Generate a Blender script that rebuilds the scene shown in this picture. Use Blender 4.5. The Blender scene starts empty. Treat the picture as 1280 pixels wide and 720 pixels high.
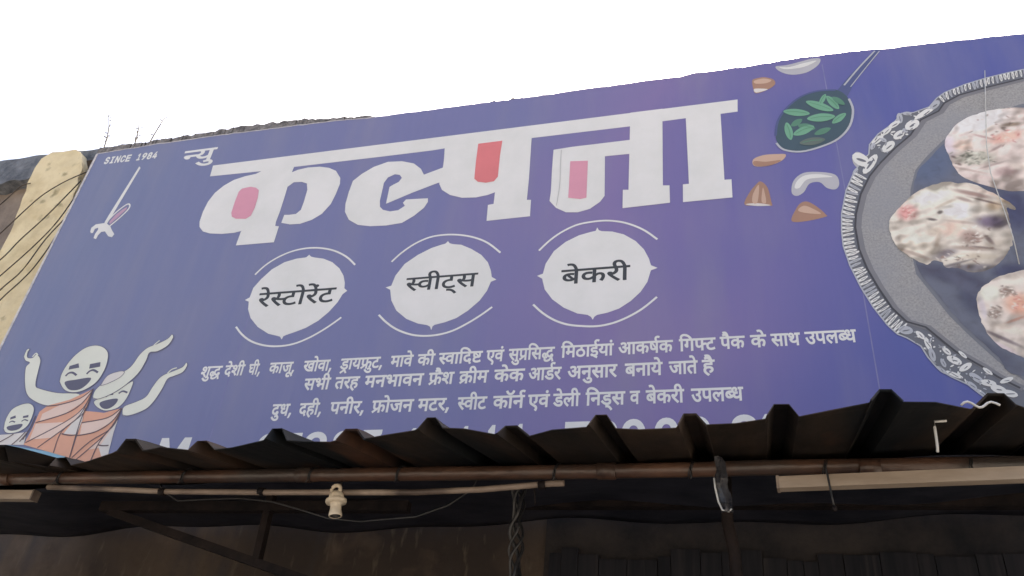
import bpy, math, random
from mathutils import Vector, Matrix
from mathutils.noise import turbulence
from mathutils.geometry import tessellate_polygon, delaunay_2d_cdt

# ------------------------------------------------------------------ scene, camera, light
sc = bpy.context.scene
col = sc.collection
random.seed(4)

CAM = Vector((0.0, 0.0, 1.5))
cam_data = bpy.data.cameras.new("camera")
cam_data.sensor_width = 36.0
cam_data.lens = 36.0 * 1032.55 / 1280.0
cam_data.clip_start = 0.05
cam_data.clip_end = 2000.0
cam = bpy.data.objects.new("camera", cam_data)
col.objects.link(cam)
rot = Matrix(((0.9627603253, 0.0700511190, 0.2611233362), (0.2548517355, 0.5575319917 * -1, -0.7900687778), (0.0902394117, 0.8271946077, -0.5546223306)))
cam.matrix_world = Matrix.Translation(CAM) @ rot.to_4x4()
sc.camera = cam

SUN_EL, SUN_AZ = 52.0, 8.0          # degrees; azimuth from +Y (behind the sign) towards +X
world = bpy.data.worlds.new("World")
sc.world = world
world.use_nodes = True
wn = world.node_tree
wn.nodes.clear()
sky = wn.nodes.new("ShaderNodeTexSky")
sky.sky_type = 'NISHITA'
sky.sun_disc = False
sky.sun_elevation = math.radians(SUN_EL)
sky.sun_rotation = math.radians(SUN_AZ)
sky.altitude = 200
sky.air_density = 1.0
sky.dust_density = 9.0
sky.ozone_density = 1.0
bg = wn.nodes.new("ShaderNodeBackground")
bg.inputs["Strength"].default_value = 0.10
wo = wn.nodes.new("ShaderNodeOutputWorld")
wn.links.new(sky.outputs[0], bg.inputs[0])
wn.links.new(bg.outputs[0], wo.inputs[0])

sd = bpy.data.lights.new("sun", 'SUN')
sd.energy = 5.0
sd.angle = math.radians(0.5)
sd.color = (1.0, 0.95, 0.86)
sun = bpy.data.objects.new("sun", sd)
col.objects.link(sun)
e, a = math.radians(SUN_EL), math.radians(SUN_AZ)
sdir = Vector((math.sin(a) * math.cos(e), math.cos(a) * math.cos(e), math.sin(e)))
sun.rotation_euler = sdir.to_track_quat('Z', 'Y').to_euler()
sun.location = (0, 0, 20)

vs = sc.view_settings
vs.view_transform = 'Standard'
vs.look = 'None'
vs.exposure = 1.88
vs.gamma = 1.0
vs.use_curve_mapping = False

# ------------------------------------------------------------------ materials
def new_mat(name):
    m = bpy.data.materials.new(name)
    m.use_nodes = True
    return m, m.node_tree, m.node_tree.nodes["Principled BSDF"]

def noise_mat(name, c1, c2, scale=4.0, rough=0.6, detail=6.0, lo=0.35, hi=0.65, stretch=(1, 1, 1), bump=0.0,
              bump_scale=40.0, metal=0.0, spec=0.5, c3=None, scale3=1.0, lo3=0.5, hi3=0.6):
    m, nt, b = new_mat(name)
    tc = nt.nodes.new("ShaderNodeTexCoord")
    mp = nt.nodes.new("ShaderNodeMapping")
    mp.inputs["Scale"].default_value = stretch
    nt.links.new(tc.outputs["Object"], mp.inputs[0])
    nz = nt.nodes.new("ShaderNodeTexNoise")
    nz.inputs["Scale"].default_value = scale
    nz.inputs["Detail"].default_value = detail
    nz.inputs["Roughness"].default_value = 0.65
    nt.links.new(mp.outputs[0], nz.inputs["Vector"])
    r = nt.nodes.new("ShaderNodeValToRGB")
    r.color_ramp.elements[0].position = lo
    r.color_ramp.elements[1].position = hi
    r.color_ramp.elements[0].color = (*c1, 1)
    r.color_ramp.elements[1].color = (*c2, 1)
    nt.links.new(nz.outputs["Fac"], r.inputs[0])
    out = r.outputs[0]
    if c3:
        n3 = nt.nodes.new("ShaderNodeTexNoise")
        n3.inputs["Scale"].default_value = scale3
        n3.inputs["Detail"].default_value = 8
        nt.links.new(mp.outputs[0], n3.inputs["Vector"])
        r3 = nt.nodes.new("ShaderNodeValToRGB")
        r3.color_ramp.elements[0].position = lo3
        r3.color_ramp.elements[1].position = hi3
        nt.links.new(n3.outputs["Fac"], r3.inputs[0])
        mx = nt.nodes.new("ShaderNodeMixRGB")
        nt.links.new(r3.outputs[0], mx.inputs[0])
        nt.links.new(out, mx.inputs[1])
        mx.inputs[2].default_value = (*c3, 1)
        out = mx.outputs[0]
    nt.links.new(out, b.inputs["Base Color"])
    b.inputs["Roughness"].default_value = rough
    b.inputs["Metallic"].default_value = metal
    b.inputs["Specular IOR Level"].default_value = spec
    if bump:
        nb = nt.nodes.new("ShaderNodeTexNoise")
        nb.inputs["Scale"].default_value = bump_scale
        nb.inputs["Detail"].default_value = 8
        nt.links.new(mp.outputs[0], nb.inputs["Vector"])
        bp = nt.nodes.new("ShaderNodeBump")
        bp.inputs["Strength"].default_value = bump
        bp.inputs["Distance"].default_value = 0.02
        nt.links.new(nb.outputs["Fac"], bp.inputs["Height"])
        nt.links.new(bp.outputs[0], b.inputs["Normal"])
    return m

def print_mat(name, c, var=0.06, scale=3.0):
    """ink on the flex banner: near-flat colour, a little faded in places"""
    c1 = tuple(max(0, v * (1 - var)) for v in c)
    c2 = tuple(min(1, v * (1 + var)) for v in c)
    return noise_mat("ink_" + name, c1, c2, scale=scale, rough=0.5, spec=0.35, lo=0.3, hi=0.7)

INK = {
    'white': (0.80, 0.80, 0.79), 'black': (0.06, 0.065, 0.07), 'pink': (0.72, 0.34, 0.44), 'red': (0.74, 0.22, 0.23),
    'seam': (0.5, 0.5, 0.5), 'palepink': (0.55, 0.36, 0.48), 'skin': (0.76, 0.78, 0.69), 'ink': (0.13, 0.13, 0.19),
    'outline': (0.16, 0.16, 0.24), 'peachlight': (0.80, 0.62, 0.54), 'linedark': (0.075, 0.075, 0.085), 'wellmid': (0.20, 0.21, 0.245), 'robeline': (0.15, 0.11, 0.12), 'peach': (0.74, 0.40, 0.28), 'pale': (0.72, 0.69, 0.66), 'sky': (0.26, 0.47, 0.62),
    'spoonhandle': (0.10, 0.12, 0.26), 'spoonbowl': (0.07, 0.11, 0.14), 'palegrey': (0.48, 0.50, 0.55),
    'pod0': (0.19, 0.42, 0.28), 'pod1': (0.12, 0.27, 0.19), 'pod2': (0.14, 0.18, 0.16), 'podline': (0.12, 0.30, 0.19),
    'almond': (0.40, 0.24, 0.17), 'almondlight': (0.60, 0.42, 0.32), 'cashew': (0.50, 0.50, 0.54),
    'rim': (0.17, 0.18, 0.21), 'rimdark': (0.22, 0.22, 0.24), 'silver': (0.34, 0.35, 0.38), 'well': (0.125, 0.14, 0.19),
    'sweetshade': (0.36, 0.27, 0.24), 'sweetlight': (0.74, 0.69, 0.62), 'sweetbrown': (0.30, 0.20, 0.17), 'rose': (0.68, 0.42, 0.38),
    'mauve': (0.34, 0.26, 0.34), 'darkseed': (0.12, 0.11, 0.10),
}
MATS = {k: print_mat(k, v) for k, v in INK.items()}
MATS['white'] = noise_mat("ink_white", (0.72, 0.73, 0.71), (0.80, 0.80, 0.79), scale=2.5, rough=0.5, spec=0.35, lo=0.3, hi=0.6)
MATS['lip'] = noise_mat("ink_plate_lip", (0.27, 0.265, 0.26), (0.42, 0.41, 0.40), scale=95, rough=0.5, lo=0.36, hi=0.64, c3=(0.30, 0.31, 0.34), scale3=2.0, lo3=0.45, hi3=0.75)
def picture_material():
    """the photograph of sweets printed on the flex: soft patches of ink plus fine crumb texture"""
    m, nt, b = new_mat("ink_sweet_picture")
    at = nt.nodes.new("ShaderNodeAttribute"); at.attribute_name = "ink"
    tc = nt.nodes.new("ShaderNodeTexCoord")
    n1 = nt.nodes.new("ShaderNodeTexNoise"); n1.inputs["Scale"].default_value = 17; n1.inputs["Detail"].default_value = 8; n1.inputs["Distortion"].default_value = 0.6
    nt.links.new(tc.outputs["Object"], n1.inputs["Vector"])
    r = nt.nodes.new("ShaderNodeValToRGB")
    r.color_ramp.elements[0].position = 0.32; r.color_ramp.elements[0].color = (0.62, 0.54, 0.50, 1)
    r.color_ramp.elements[1].position = 0.56; r.color_ramp.elements[1].color = (1.0, 1.0, 1.0, 1)
    nt.links.new(n1.outputs["Fac"], r.inputs[0])
    mx = nt.nodes.new("ShaderNodeMixRGB"); mx.blend_type = 'MULTIPLY'; mx.inputs[0].default_value = 0.35
    nt.links.new(at.outputs["Color"], mx.inputs[1]); nt.links.new(r.outputs[0], mx.inputs[2])
    nt.links.new(mx.outputs[0], b.inputs["Base Color"])
    b.inputs["Roughness"].default_value = 0.5
    b.inputs["Specular IOR Level"].default_value = 0.35
    return m
M_PICTURE = picture_material()

def banner_material():
    m, nt, b = new_mat("flex_banner")
    tc = nt.nodes.new("ShaderNodeTexCoord")
    def noise(scale, detail, stretch):
        mp = nt.nodes.new("ShaderNodeMapping")
        mp.inputs["Scale"].default_value = stretch
        nt.links.new(tc.outputs["Object"], mp.inputs[0])
        n = nt.nodes.new("ShaderNodeTexNoise")
        n.inputs["Scale"].default_value = scale
        n.inputs["Detail"].default_value = detail
        nt.links.new(mp.outputs[0], n.inputs["Vector"])
        return n.outputs["Fac"]
    def ramp(fac, cols):
        r = nt.nodes.new("ShaderNodeValToRGB")
        while len(r.color_ramp.elements) < len(cols):
            r.color_ramp.elements.new(0.5)
        for el, (p, c) in zip(r.color_ramp.elements, cols):
            el.position = p
            el.color = (*c, 1)
        nt.links.new(fac, r.inputs[0])
        return r.outputs[0]
    # the print itself runs from a faded grey blue at one end through purple to a deeper blue
    sx_ = nt.nodes.new("ShaderNodeSeparateXYZ")
    nt.links.new(tc.outputs["Object"], sx_.inputs[0])
    mr = nt.nodes.new("ShaderNodeMapRange")
    mr.inputs["From Min"].default_value = -3.9
    mr.inputs["From Max"].default_value = 3.0
    nt.links.new(sx_.outputs[0], mr.inputs[0])
    ad = nt.nodes.new("ShaderNodeMath"); ad.operation = 'MULTIPLY_ADD'
    ad.inputs[1].default_value = 0.4
    nt.links.new(noise(0.6, 2, (1, 1, 1)), ad.inputs[0])
    nt.links.new(mr.outputs[0], ad.inputs[2])
    sb = nt.nodes.new("ShaderNodeMath"); sb.operation = 'SUBTRACT'; sb.inputs[1].default_value = 0.20
    nt.links.new(ad.outputs[0], sb.inputs[0])
    big = ramp(sb.outputs[0], [(0.05, BAN_A), (0.45, BAN_B), (0.62, BAN_B2), (0.85, BAN_C)])
    dirt = ramp(noise(2.4, 9, (1.6, 1, 0.28)), [(0.45, (0, 0, 0)), (0.8, (0.34, 0.34, 0.34))])
    mx = nt.nodes.new("ShaderNodeMixRGB")
    nt.links.new(dirt, mx.inputs[0])
    nt.links.new(big, mx.inputs[1])
    mx.inputs[2].default_value = (0.30, 0.29, 0.36, 1)
    nt.links.new(mx.outputs[0], b.inputs["Base Color"])
    b.inputs["Roughness"].default_value = 0.45
    b.inputs["Specular IOR Level"].default_value = 0.4
    w = nt.nodes.new("ShaderNodeTexNoise")
    w.inputs["Scale"].default_value = 3.0
    w.inputs["Detail"].default_value = 3
    wm = nt.nodes.new("ShaderNodeMapping"); wm.inputs["Scale"].default_value = (1.6, 1, 0.22)
    nt.links.new(tc.outputs["Object"], wm.inputs[0])
    nt.links.new(wm.outputs[0], w.inputs["Vector"])
    bp = nt.nodes.new("ShaderNodeBump")
    bp.inputs["Strength"].default_value = 0.5
    bp.inputs["Distance"].default_value = 0.03
    nt.links.new(w.outputs["Fac"], bp.inputs["Height"])
    nt.links.new(bp.outputs[0], b.inputs["Normal"])
    return m
BAN_A, BAN_B, BAN_B2, BAN_C = (0.195, 0.22, 0.365), (0.195, 0.20, 0.395), (0.24, 0.19, 0.40), (0.11, 0.125, 0.37)
M_BANNER = banner_material()
M_SEAM = noise_mat("flex_seam", (0.18, 0.18, 0.37), (0.24, 0.235, 0.43), scale=6, rough=0.5)
M_HEM = noise_mat("banner_hem", (0.45, 0.43, 0.45), (0.72, 0.70, 0.70), scale=14, rough=0.6)
M_FRAME = noise_mat("frame_iron", (0.10, 0.07, 0.05), (0.2, 0.16, 0.13), scale=12, rough=0.7)
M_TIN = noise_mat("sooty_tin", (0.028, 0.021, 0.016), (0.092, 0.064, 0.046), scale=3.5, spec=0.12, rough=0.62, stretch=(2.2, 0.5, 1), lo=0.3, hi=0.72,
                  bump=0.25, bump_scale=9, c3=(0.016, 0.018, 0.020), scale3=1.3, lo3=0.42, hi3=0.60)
M_RUST = noise_mat("rusty_pipe", (0.035, 0.019, 0.014), (0.12, 0.065, 0.042), scale=9, rough=0.34, stretch=(0.5, 1, 1), lo=0.35, hi=0.7, bump=0.2,
                   c3=(0.05, 0.04, 0.035), scale3=5, lo3=0.5, hi3=0.65)
M_IRON = noise_mat("dark_iron", (0.008, 0.007, 0.008), (0.022, 0.016, 0.015), scale=10, spec=0.12, rough=0.6, bump=0.2)
M_PVC = noise_mat("dusty_conduit", (0.15, 0.11, 0.085), (0.33, 0.26, 0.205), scale=7, rough=0.5, stretch=(0.6, 1, 1), c3=(0.07, 0.05, 0.04), scale3=5, lo3=0.52, hi3=0.64)
M_BATTEN = noise_mat("pale_batten", (0.27, 0.21, 0.155), (0.44, 0.36, 0.28), scale=5, rough=0.55, stretch=(0.4, 1, 2), c3=(0.3, 0.23, 0.16), scale3=7, lo3=0.56, hi3=0.7)
M_HOLDER = noise_mat("cream_bakelite", (0.62, 0.52, 0.38), (0.78, 0.70, 0.56), scale=14, rough=0.35)
M_BLACK = noise_mat("black_cable", (0.012, 0.012, 0.013), (0.03, 0.03, 0.032), scale=30, rough=0.4)
M_CABLE = noise_mat("dusty_brown_cable", (0.03, 0.024, 0.02), (0.09, 0.07, 0.055), scale=12, rough=0.6)
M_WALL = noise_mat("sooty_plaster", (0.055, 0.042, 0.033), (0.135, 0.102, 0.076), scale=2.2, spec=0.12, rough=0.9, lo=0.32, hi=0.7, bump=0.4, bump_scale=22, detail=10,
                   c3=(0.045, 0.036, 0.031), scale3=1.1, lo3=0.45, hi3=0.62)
M_SLATE = noise_mat("dark_grey_panel", (0.014, 0.015, 0.019), (0.048, 0.042, 0.040), scale=2.4, spec=0.12, rough=0.85, bump=0.3, detail=9)
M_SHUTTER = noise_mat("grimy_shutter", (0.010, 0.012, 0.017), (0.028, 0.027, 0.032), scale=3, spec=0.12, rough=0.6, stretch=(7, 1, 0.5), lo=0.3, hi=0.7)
M_PILLAR = noise_mat("peeling_cream_paint", (0.62, 0.51, 0.30), (0.80, 0.69, 0.45), scale=5.0, rough=0.9, lo=0.3, hi=0.6, bump=0.9, bump_scale=9, detail=10,
                     c3=(0.40, 0.34, 0.20), scale3=7.0, lo3=0.62, hi3=0.72)
M_BROWN = noise_mat("brown_wall", (0.20, 0.165, 0.14), (0.34, 0.285, 0.24), scale=3, rough=0.9, bump=0.4, bump_scale=20)
M_CONC = noise_mat("weathered_concrete", (0.07, 0.08, 0.10), (0.24, 0.26, 0.29), scale=7, rough=0.95, lo=0.35, hi=0.7, bump=0.8, bump_scale=25, detail=10)
M_COPING = noise_mat("mortar_coping", (0.10, 0.095, 0.095), (0.34, 0.32, 0.31), scale=16, rough=0.95, lo=0.35, hi=0.65, bump=0.9, bump_scale=50, detail=10)
M_WEED = noise_mat("dry_weed", (0.10, 0.085, 0.06), (0.2, 0.17, 0.12), scale=20, rough=0.9)
M_GROUND = noise_mat("dusty_road", (0.16, 0.14, 0.12), (0.27, 0.24, 0.20), scale=0.8, rough=0.95, bump=0.3, detail=10)
M_PLASTIC = noise_mat("worn_glint_polythene", (0.02, 0.02, 0.025), (0.06, 0.06, 0.065), scale=18, rough=0.25, stretch=(1, 1, 0.4), bump=0.5, bump_scale=40,
                      c3=(0.45, 0.42, 0.40), scale3=14, lo3=0.60, hi3=0.66)  # pale patches put the strip's glint into its colour, along with wear
M_TARP = noise_mat("navy_tarpaulin", (0.012, 0.014, 0.022), (0.035, 0.036, 0.048), scale=4, spec=0.12, rough=0.6, bump=0.3, bump_scale=8)  # navy tone also carries the shade under the sheets
M_WIREPALE = noise_mat("pale_wire", (0.5, 0.5, 0.48), (0.7, 0.7, 0.67), scale=20, rough=0.5)

def add_streaks(m, colour, stretch, lo, hi):
    """run-off stains of their own colour over a wall material"""
    nt = m.node_tree; b = nt.nodes["Principled BSDF"]
    src = b.inputs["Base Color"].links[0].from_socket
    tc = nt.nodes.new("ShaderNodeTexCoord"); mp = nt.nodes.new("ShaderNodeMapping"); mp.inputs["Scale"].default_value = stretch
    nz = nt.nodes.new("ShaderNodeTexNoise"); nz.inputs["Scale"].default_value = 1.0; nz.inputs["Detail"].default_value = 7
    nt.links.new(tc.outputs["Object"], mp.inputs[0]); nt.links.new(mp.outputs[0], nz.inputs["Vector"])
    r = nt.nodes.new("ShaderNodeValToRGB"); r.color_ramp.elements[0].position = lo; r.color_ramp.elements[1].position = hi
    nt.links.new(nz.outputs["Fac"], r.inputs[0])
    mx = nt.nodes.new("ShaderNodeMixRGB"); nt.links.new(r.outputs[0], mx.inputs[0]); nt.links.new(src, mx.inputs[1])
    mx.inputs[2].default_value = (*colour, 1)
    nt.links.new(mx.outputs[0], b.inputs["Base Color"])
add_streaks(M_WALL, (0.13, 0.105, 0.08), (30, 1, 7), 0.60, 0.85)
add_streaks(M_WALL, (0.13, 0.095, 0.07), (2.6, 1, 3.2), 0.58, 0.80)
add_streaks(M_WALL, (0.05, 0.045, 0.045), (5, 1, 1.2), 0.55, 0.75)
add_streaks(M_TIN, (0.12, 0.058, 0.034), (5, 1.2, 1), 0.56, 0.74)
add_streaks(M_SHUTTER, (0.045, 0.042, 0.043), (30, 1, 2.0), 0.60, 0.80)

# ------------------------------------------------------------------ helpers
def tag(o, label=None, cat=None, group=None, kind=None):
    if label: o["label"] = label
    if cat: o["category"] = cat
    if group: o["group"] = group
    if kind: o["kind"] = kind
    return o

def empty(name, loc, label=None, cat=None, group=None):
    o = bpy.data.objects.new(name, None)
    o.empty_display_size = 0.2
    o.location = loc
    col.objects.link(o)
    return tag(o, label, cat, group)

class MB:
    """collects faces (world metres) and links them as one mesh object"""
    def __init__(self):
        self.v, self.f, self.mi, self.ms = [], [], [], []
        self.smooth = []
    def slot(self, m):
        if m not in self.ms: self.ms.append(m)
        return self.ms.index(m)
    def face(self, pts, m, smooth=False):
        n = len(self.v)
        self.v += [tuple(p) for p in pts]
        self.f.append(tuple(range(n, n + len(pts))))
        self.mi.append(self.slot(m)); self.smooth.append(smooth)
    def add(self, verts, faces, m, smooth=False):
        n = len(self.v)
        self.v += [tuple(p) for p in verts]
        for f in faces:
            self.f.append(tuple(i + n for i in f))
            self.mi.append(self.slot(m)); self.smooth.append(smooth)
    def box(self, a, b, m):
        (x0, y0, z0), (x1, y1, z1) = a, b
        vs_ = [(x, y, z) for x in (x0, x1) for y in (y0, y1) for z in (z0, z1)]
        self.add(vs_, [(0, 1, 3, 2), (4, 6, 7, 5), (0, 4, 5, 1), (2, 3, 7, 6), (0, 2, 6, 4), (1, 5, 7, 3)], m)
    def bar(self, p, q, w, h, m, up=(0, 0, 1)):
        p, q = Vector(p), Vector(q)
        d = (q - p).normalized()
        s = d.cross(Vector(up)).normalized()
        u = s.cross(d)
        vs_ = []
        for c in (p, q):
            for i, j in ((-1, -1), (1, -1), (1, 1), (-1, 1)):
                vs_.append(c + s * (w / 2 * i) + u * (h / 2 * j))
        self.add(vs_, [(3, 2, 1, 0), (4, 5, 6, 7), (0, 1, 5, 4), (1, 2, 6, 5), (2, 3, 7, 6), (3, 0, 4, 7)], m)
    def tube(self, pts, r, m, n=10, caps=True):
        pts = [Vector(p) for p in pts]
        rs = r if isinstance(r, (list, tuple)) else [r] * len(pts)
        base = len(self.v)
        ref = Vector((0.13, 0.2, 0.97))
        for i, p in enumerate(pts):
            t = (pts[min(i + 1, len(pts) - 1)] - pts[max(i - 1, 0)]).normalized()
            if abs(t.dot(ref)) > 0.95: ref = Vector((0.9, 0.3, 0.1))
            s = t.cross(ref).normalized(); u = s.cross(t)
            for k in range(n):
                a_ = 2 * math.pi * k / n
                self.v.append(tuple(p + (s * math.cos(a_) + u * math.sin(a_)) * rs[i]))
        sl = self.slot(m)
        for i in range(len(pts) - 1):
            for k in range(n):
                self.f.append((base + i * n + k, base + i * n + (k + 1) % n, base + (i + 1) * n + (k + 1) % n, base + (i + 1) * n + k))
                self.mi.append(sl); self.smooth.append(True)
        if caps:
            self.f.append(tuple(base + k for k in range(n))[::-1]); self.mi.append(sl); self.smooth.append(False)
            e_ = base + (len(pts) - 1) * n
            self.f.append(tuple(e_ + k for k in range(n))); self.mi.append(sl); self.smooth.append(False)
    def lathe(self, c, prof, m, n=24, axis=(0, 0, 1)):
        ax = Vector(axis).normalized()
        s = ax.cross(Vector((0, 1, 0.01))).normalized(); u = ax.cross(s)
        c = Vector(c)
        vs_ = []
        for r, h in prof:
            for k in range(n):
                a_ = 2 * math.pi * k / n
                vs_.append(c + ax * h + (s * math.cos(a_) + u * math.sin(a_)) * r)
        fs = [(i * n + k, i * n + (k + 1) % n, (i + 1) * n + (k + 1) % n, (i + 1) * n + k) for i in range(len(prof) - 1) for k in range(n)]
        self.add(vs_, fs, m, True)
    def prism(self, poly, y0, y1, m):
        """outline in x,z pushed from y0 (front) to y1"""
        n = len(poly)
        vs_ = [(x, y0, z) for x, z in poly] + [(x, y1, z) for x, z in poly]
        tris = tessellate_polygon([[Vector((x, z, 0)) for x, z in poly]])
        fs = []
        for t in tris:
            a_, b_, c_ = (Vector((*poly[i], 0)) for i in t)
            if (b_ - a_).cross(c_ - a_).z < 0: t = t[::-1]
            fs.append(tuple(t)); fs.append(tuple(i + n for i in t[::-1]))
        fs += [(i, i + n, (i + 1) % n + n, (i + 1) % n) for i in range(n)]
        self.add(vs_, fs, m)
    def build(self, name, parent=None):
        off = Vector(parent.matrix_world.translation if parent is None else (0, 0, 0))if False else Vector((0, 0, 0))
        q = parent
        while q is not None:
            off = off + q.location
            q = q.parent
        if parent is None and self.v:
            xs = [v[0] for v in self.v]; ys = [v[1] for v in self.v]; zs = [v[2] for v in self.v]
            off = Vector(((min(xs) + max(xs)) / 2, (min(ys) + max(ys)) / 2, min(zs)))
        me = bpy.data.meshes.new(name)
        me.from_pydata([(v[0] - off.x, v[1] - off.y, v[2] - off.z) for v in self.v], [], self.f)
        for m in self.ms: me.materials.append(m)
        me.polygons.foreach_set("material_index", self.mi)
        me.polygons.foreach_set("use_smooth", self.smooth)
        me.update()
        o = bpy.data.objects.new(name, me)
        col.objects.link(o)
        if parent is not None: o.parent = parent
        else: o.location = off
        return o

def catmull(pts, closed, n=4):
    out = []
    m = len(pts)
    rng = range(m) if closed else range(m - 1)
    for i in rng:
        g = (lambda k: pts[k % m]) if closed else (lambda k: pts[min(max(k, 0), m - 1)])
        p0, p1, p2, p3 = g(i - 1), g(i), g(i + 1), g(i + 2)
        for k in range(n):
            t = k / n
            out.append(tuple(0.5 * (2 * p1[j] + (p2[j] - p0[j]) * t + (2 * p0[j] - 5 * p1[j] + 4 * p2[j] - p3[j]) * t * t
                                    + (3 * p1[j] - p0[j] - 3 * p2[j] + p3[j]) * t ** 3) for j in (0, 1)))
    if not closed: out.append(tuple(pts[-1]))
    return out

SIGN_Y = 3.8
STEP = 0.0008
def winding(x, z, loops):
    w_ = 0
    for l in loops:
        for i in range(len(l)):
            (x0, z0), (x1, z1) = l[i - 1][:2], l[i][:2]
            if (z0 <= z) != (z1 <= z) and (x0 + (z - z0) * (x1 - x0) / (z1 - z0)) > x:
                w_ += 1 if z1 > z0 else -1
    return w_
def triangulate(loops):
    """triangles of the region the outlines wind round (overlaps and holes handled)"""
    vv, ee = [], []
    for l in loops:
        n0 = len(vv)
        vv += [Vector((p[0], p[1])) for p in l]
        ee += [(n0 + i, n0 + (i + 1) % len(l)) for i in range(len(l))]
    v2, _, f2, _, _, _ = delaunay_2d_cdt(vv, ee, [], 0, 1e-6, False)
    fs = []
    for f_ in f2:
        c = sum((v2[i] for i in f_), Vector((0, 0))) / len(f_)
        if winding(c.x, c.y, loops): fs.append(tuple(f_))
    return [(v.x, v.y) for v in v2], fs
def fill(mb, loops, y, m):
    flat, fs = triangulate(loops)
    mb.add([(p[0], y, p[1]) for p in flat], fs, m)
GLYPH_CACHE = {}
def fill_glyph(mb, gi, x, z, kx, kz, y, m):
    if gi not in GLYPH_CACHE: GLYPH_CACHE[gi] = triangulate(GLYPHS[gi])
    flat, fs = GLYPH_CACHE[gi]
    mb.add([(x + p[0] * kx, y, z + p[1] * kz) for p in flat], fs, m)
def stroke(mb, pts, w, y, m):
    L, R_ = [], []
    n = len(pts)
    for i in range(n):
        a_, b_ = pts[max(i - 1, 0)], pts[min(i + 1, n - 1)]
        dx, dz = b_[0] - a_[0], b_[1] - a_[1]
        l = math.hypot(dx, dz) or 1e-9
        nx, nz = -dz / l * w / 2, dx / l * w / 2
        L.append((pts[i][0] + nx, y, pts[i][1] + nz)); R_.append((pts[i][0] - nx, y, pts[i][1] - nz))
    mb.add(L + R_, [(n + i, n + i + 1, i + 1, i) for i in range(n - 1)], m)

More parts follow.
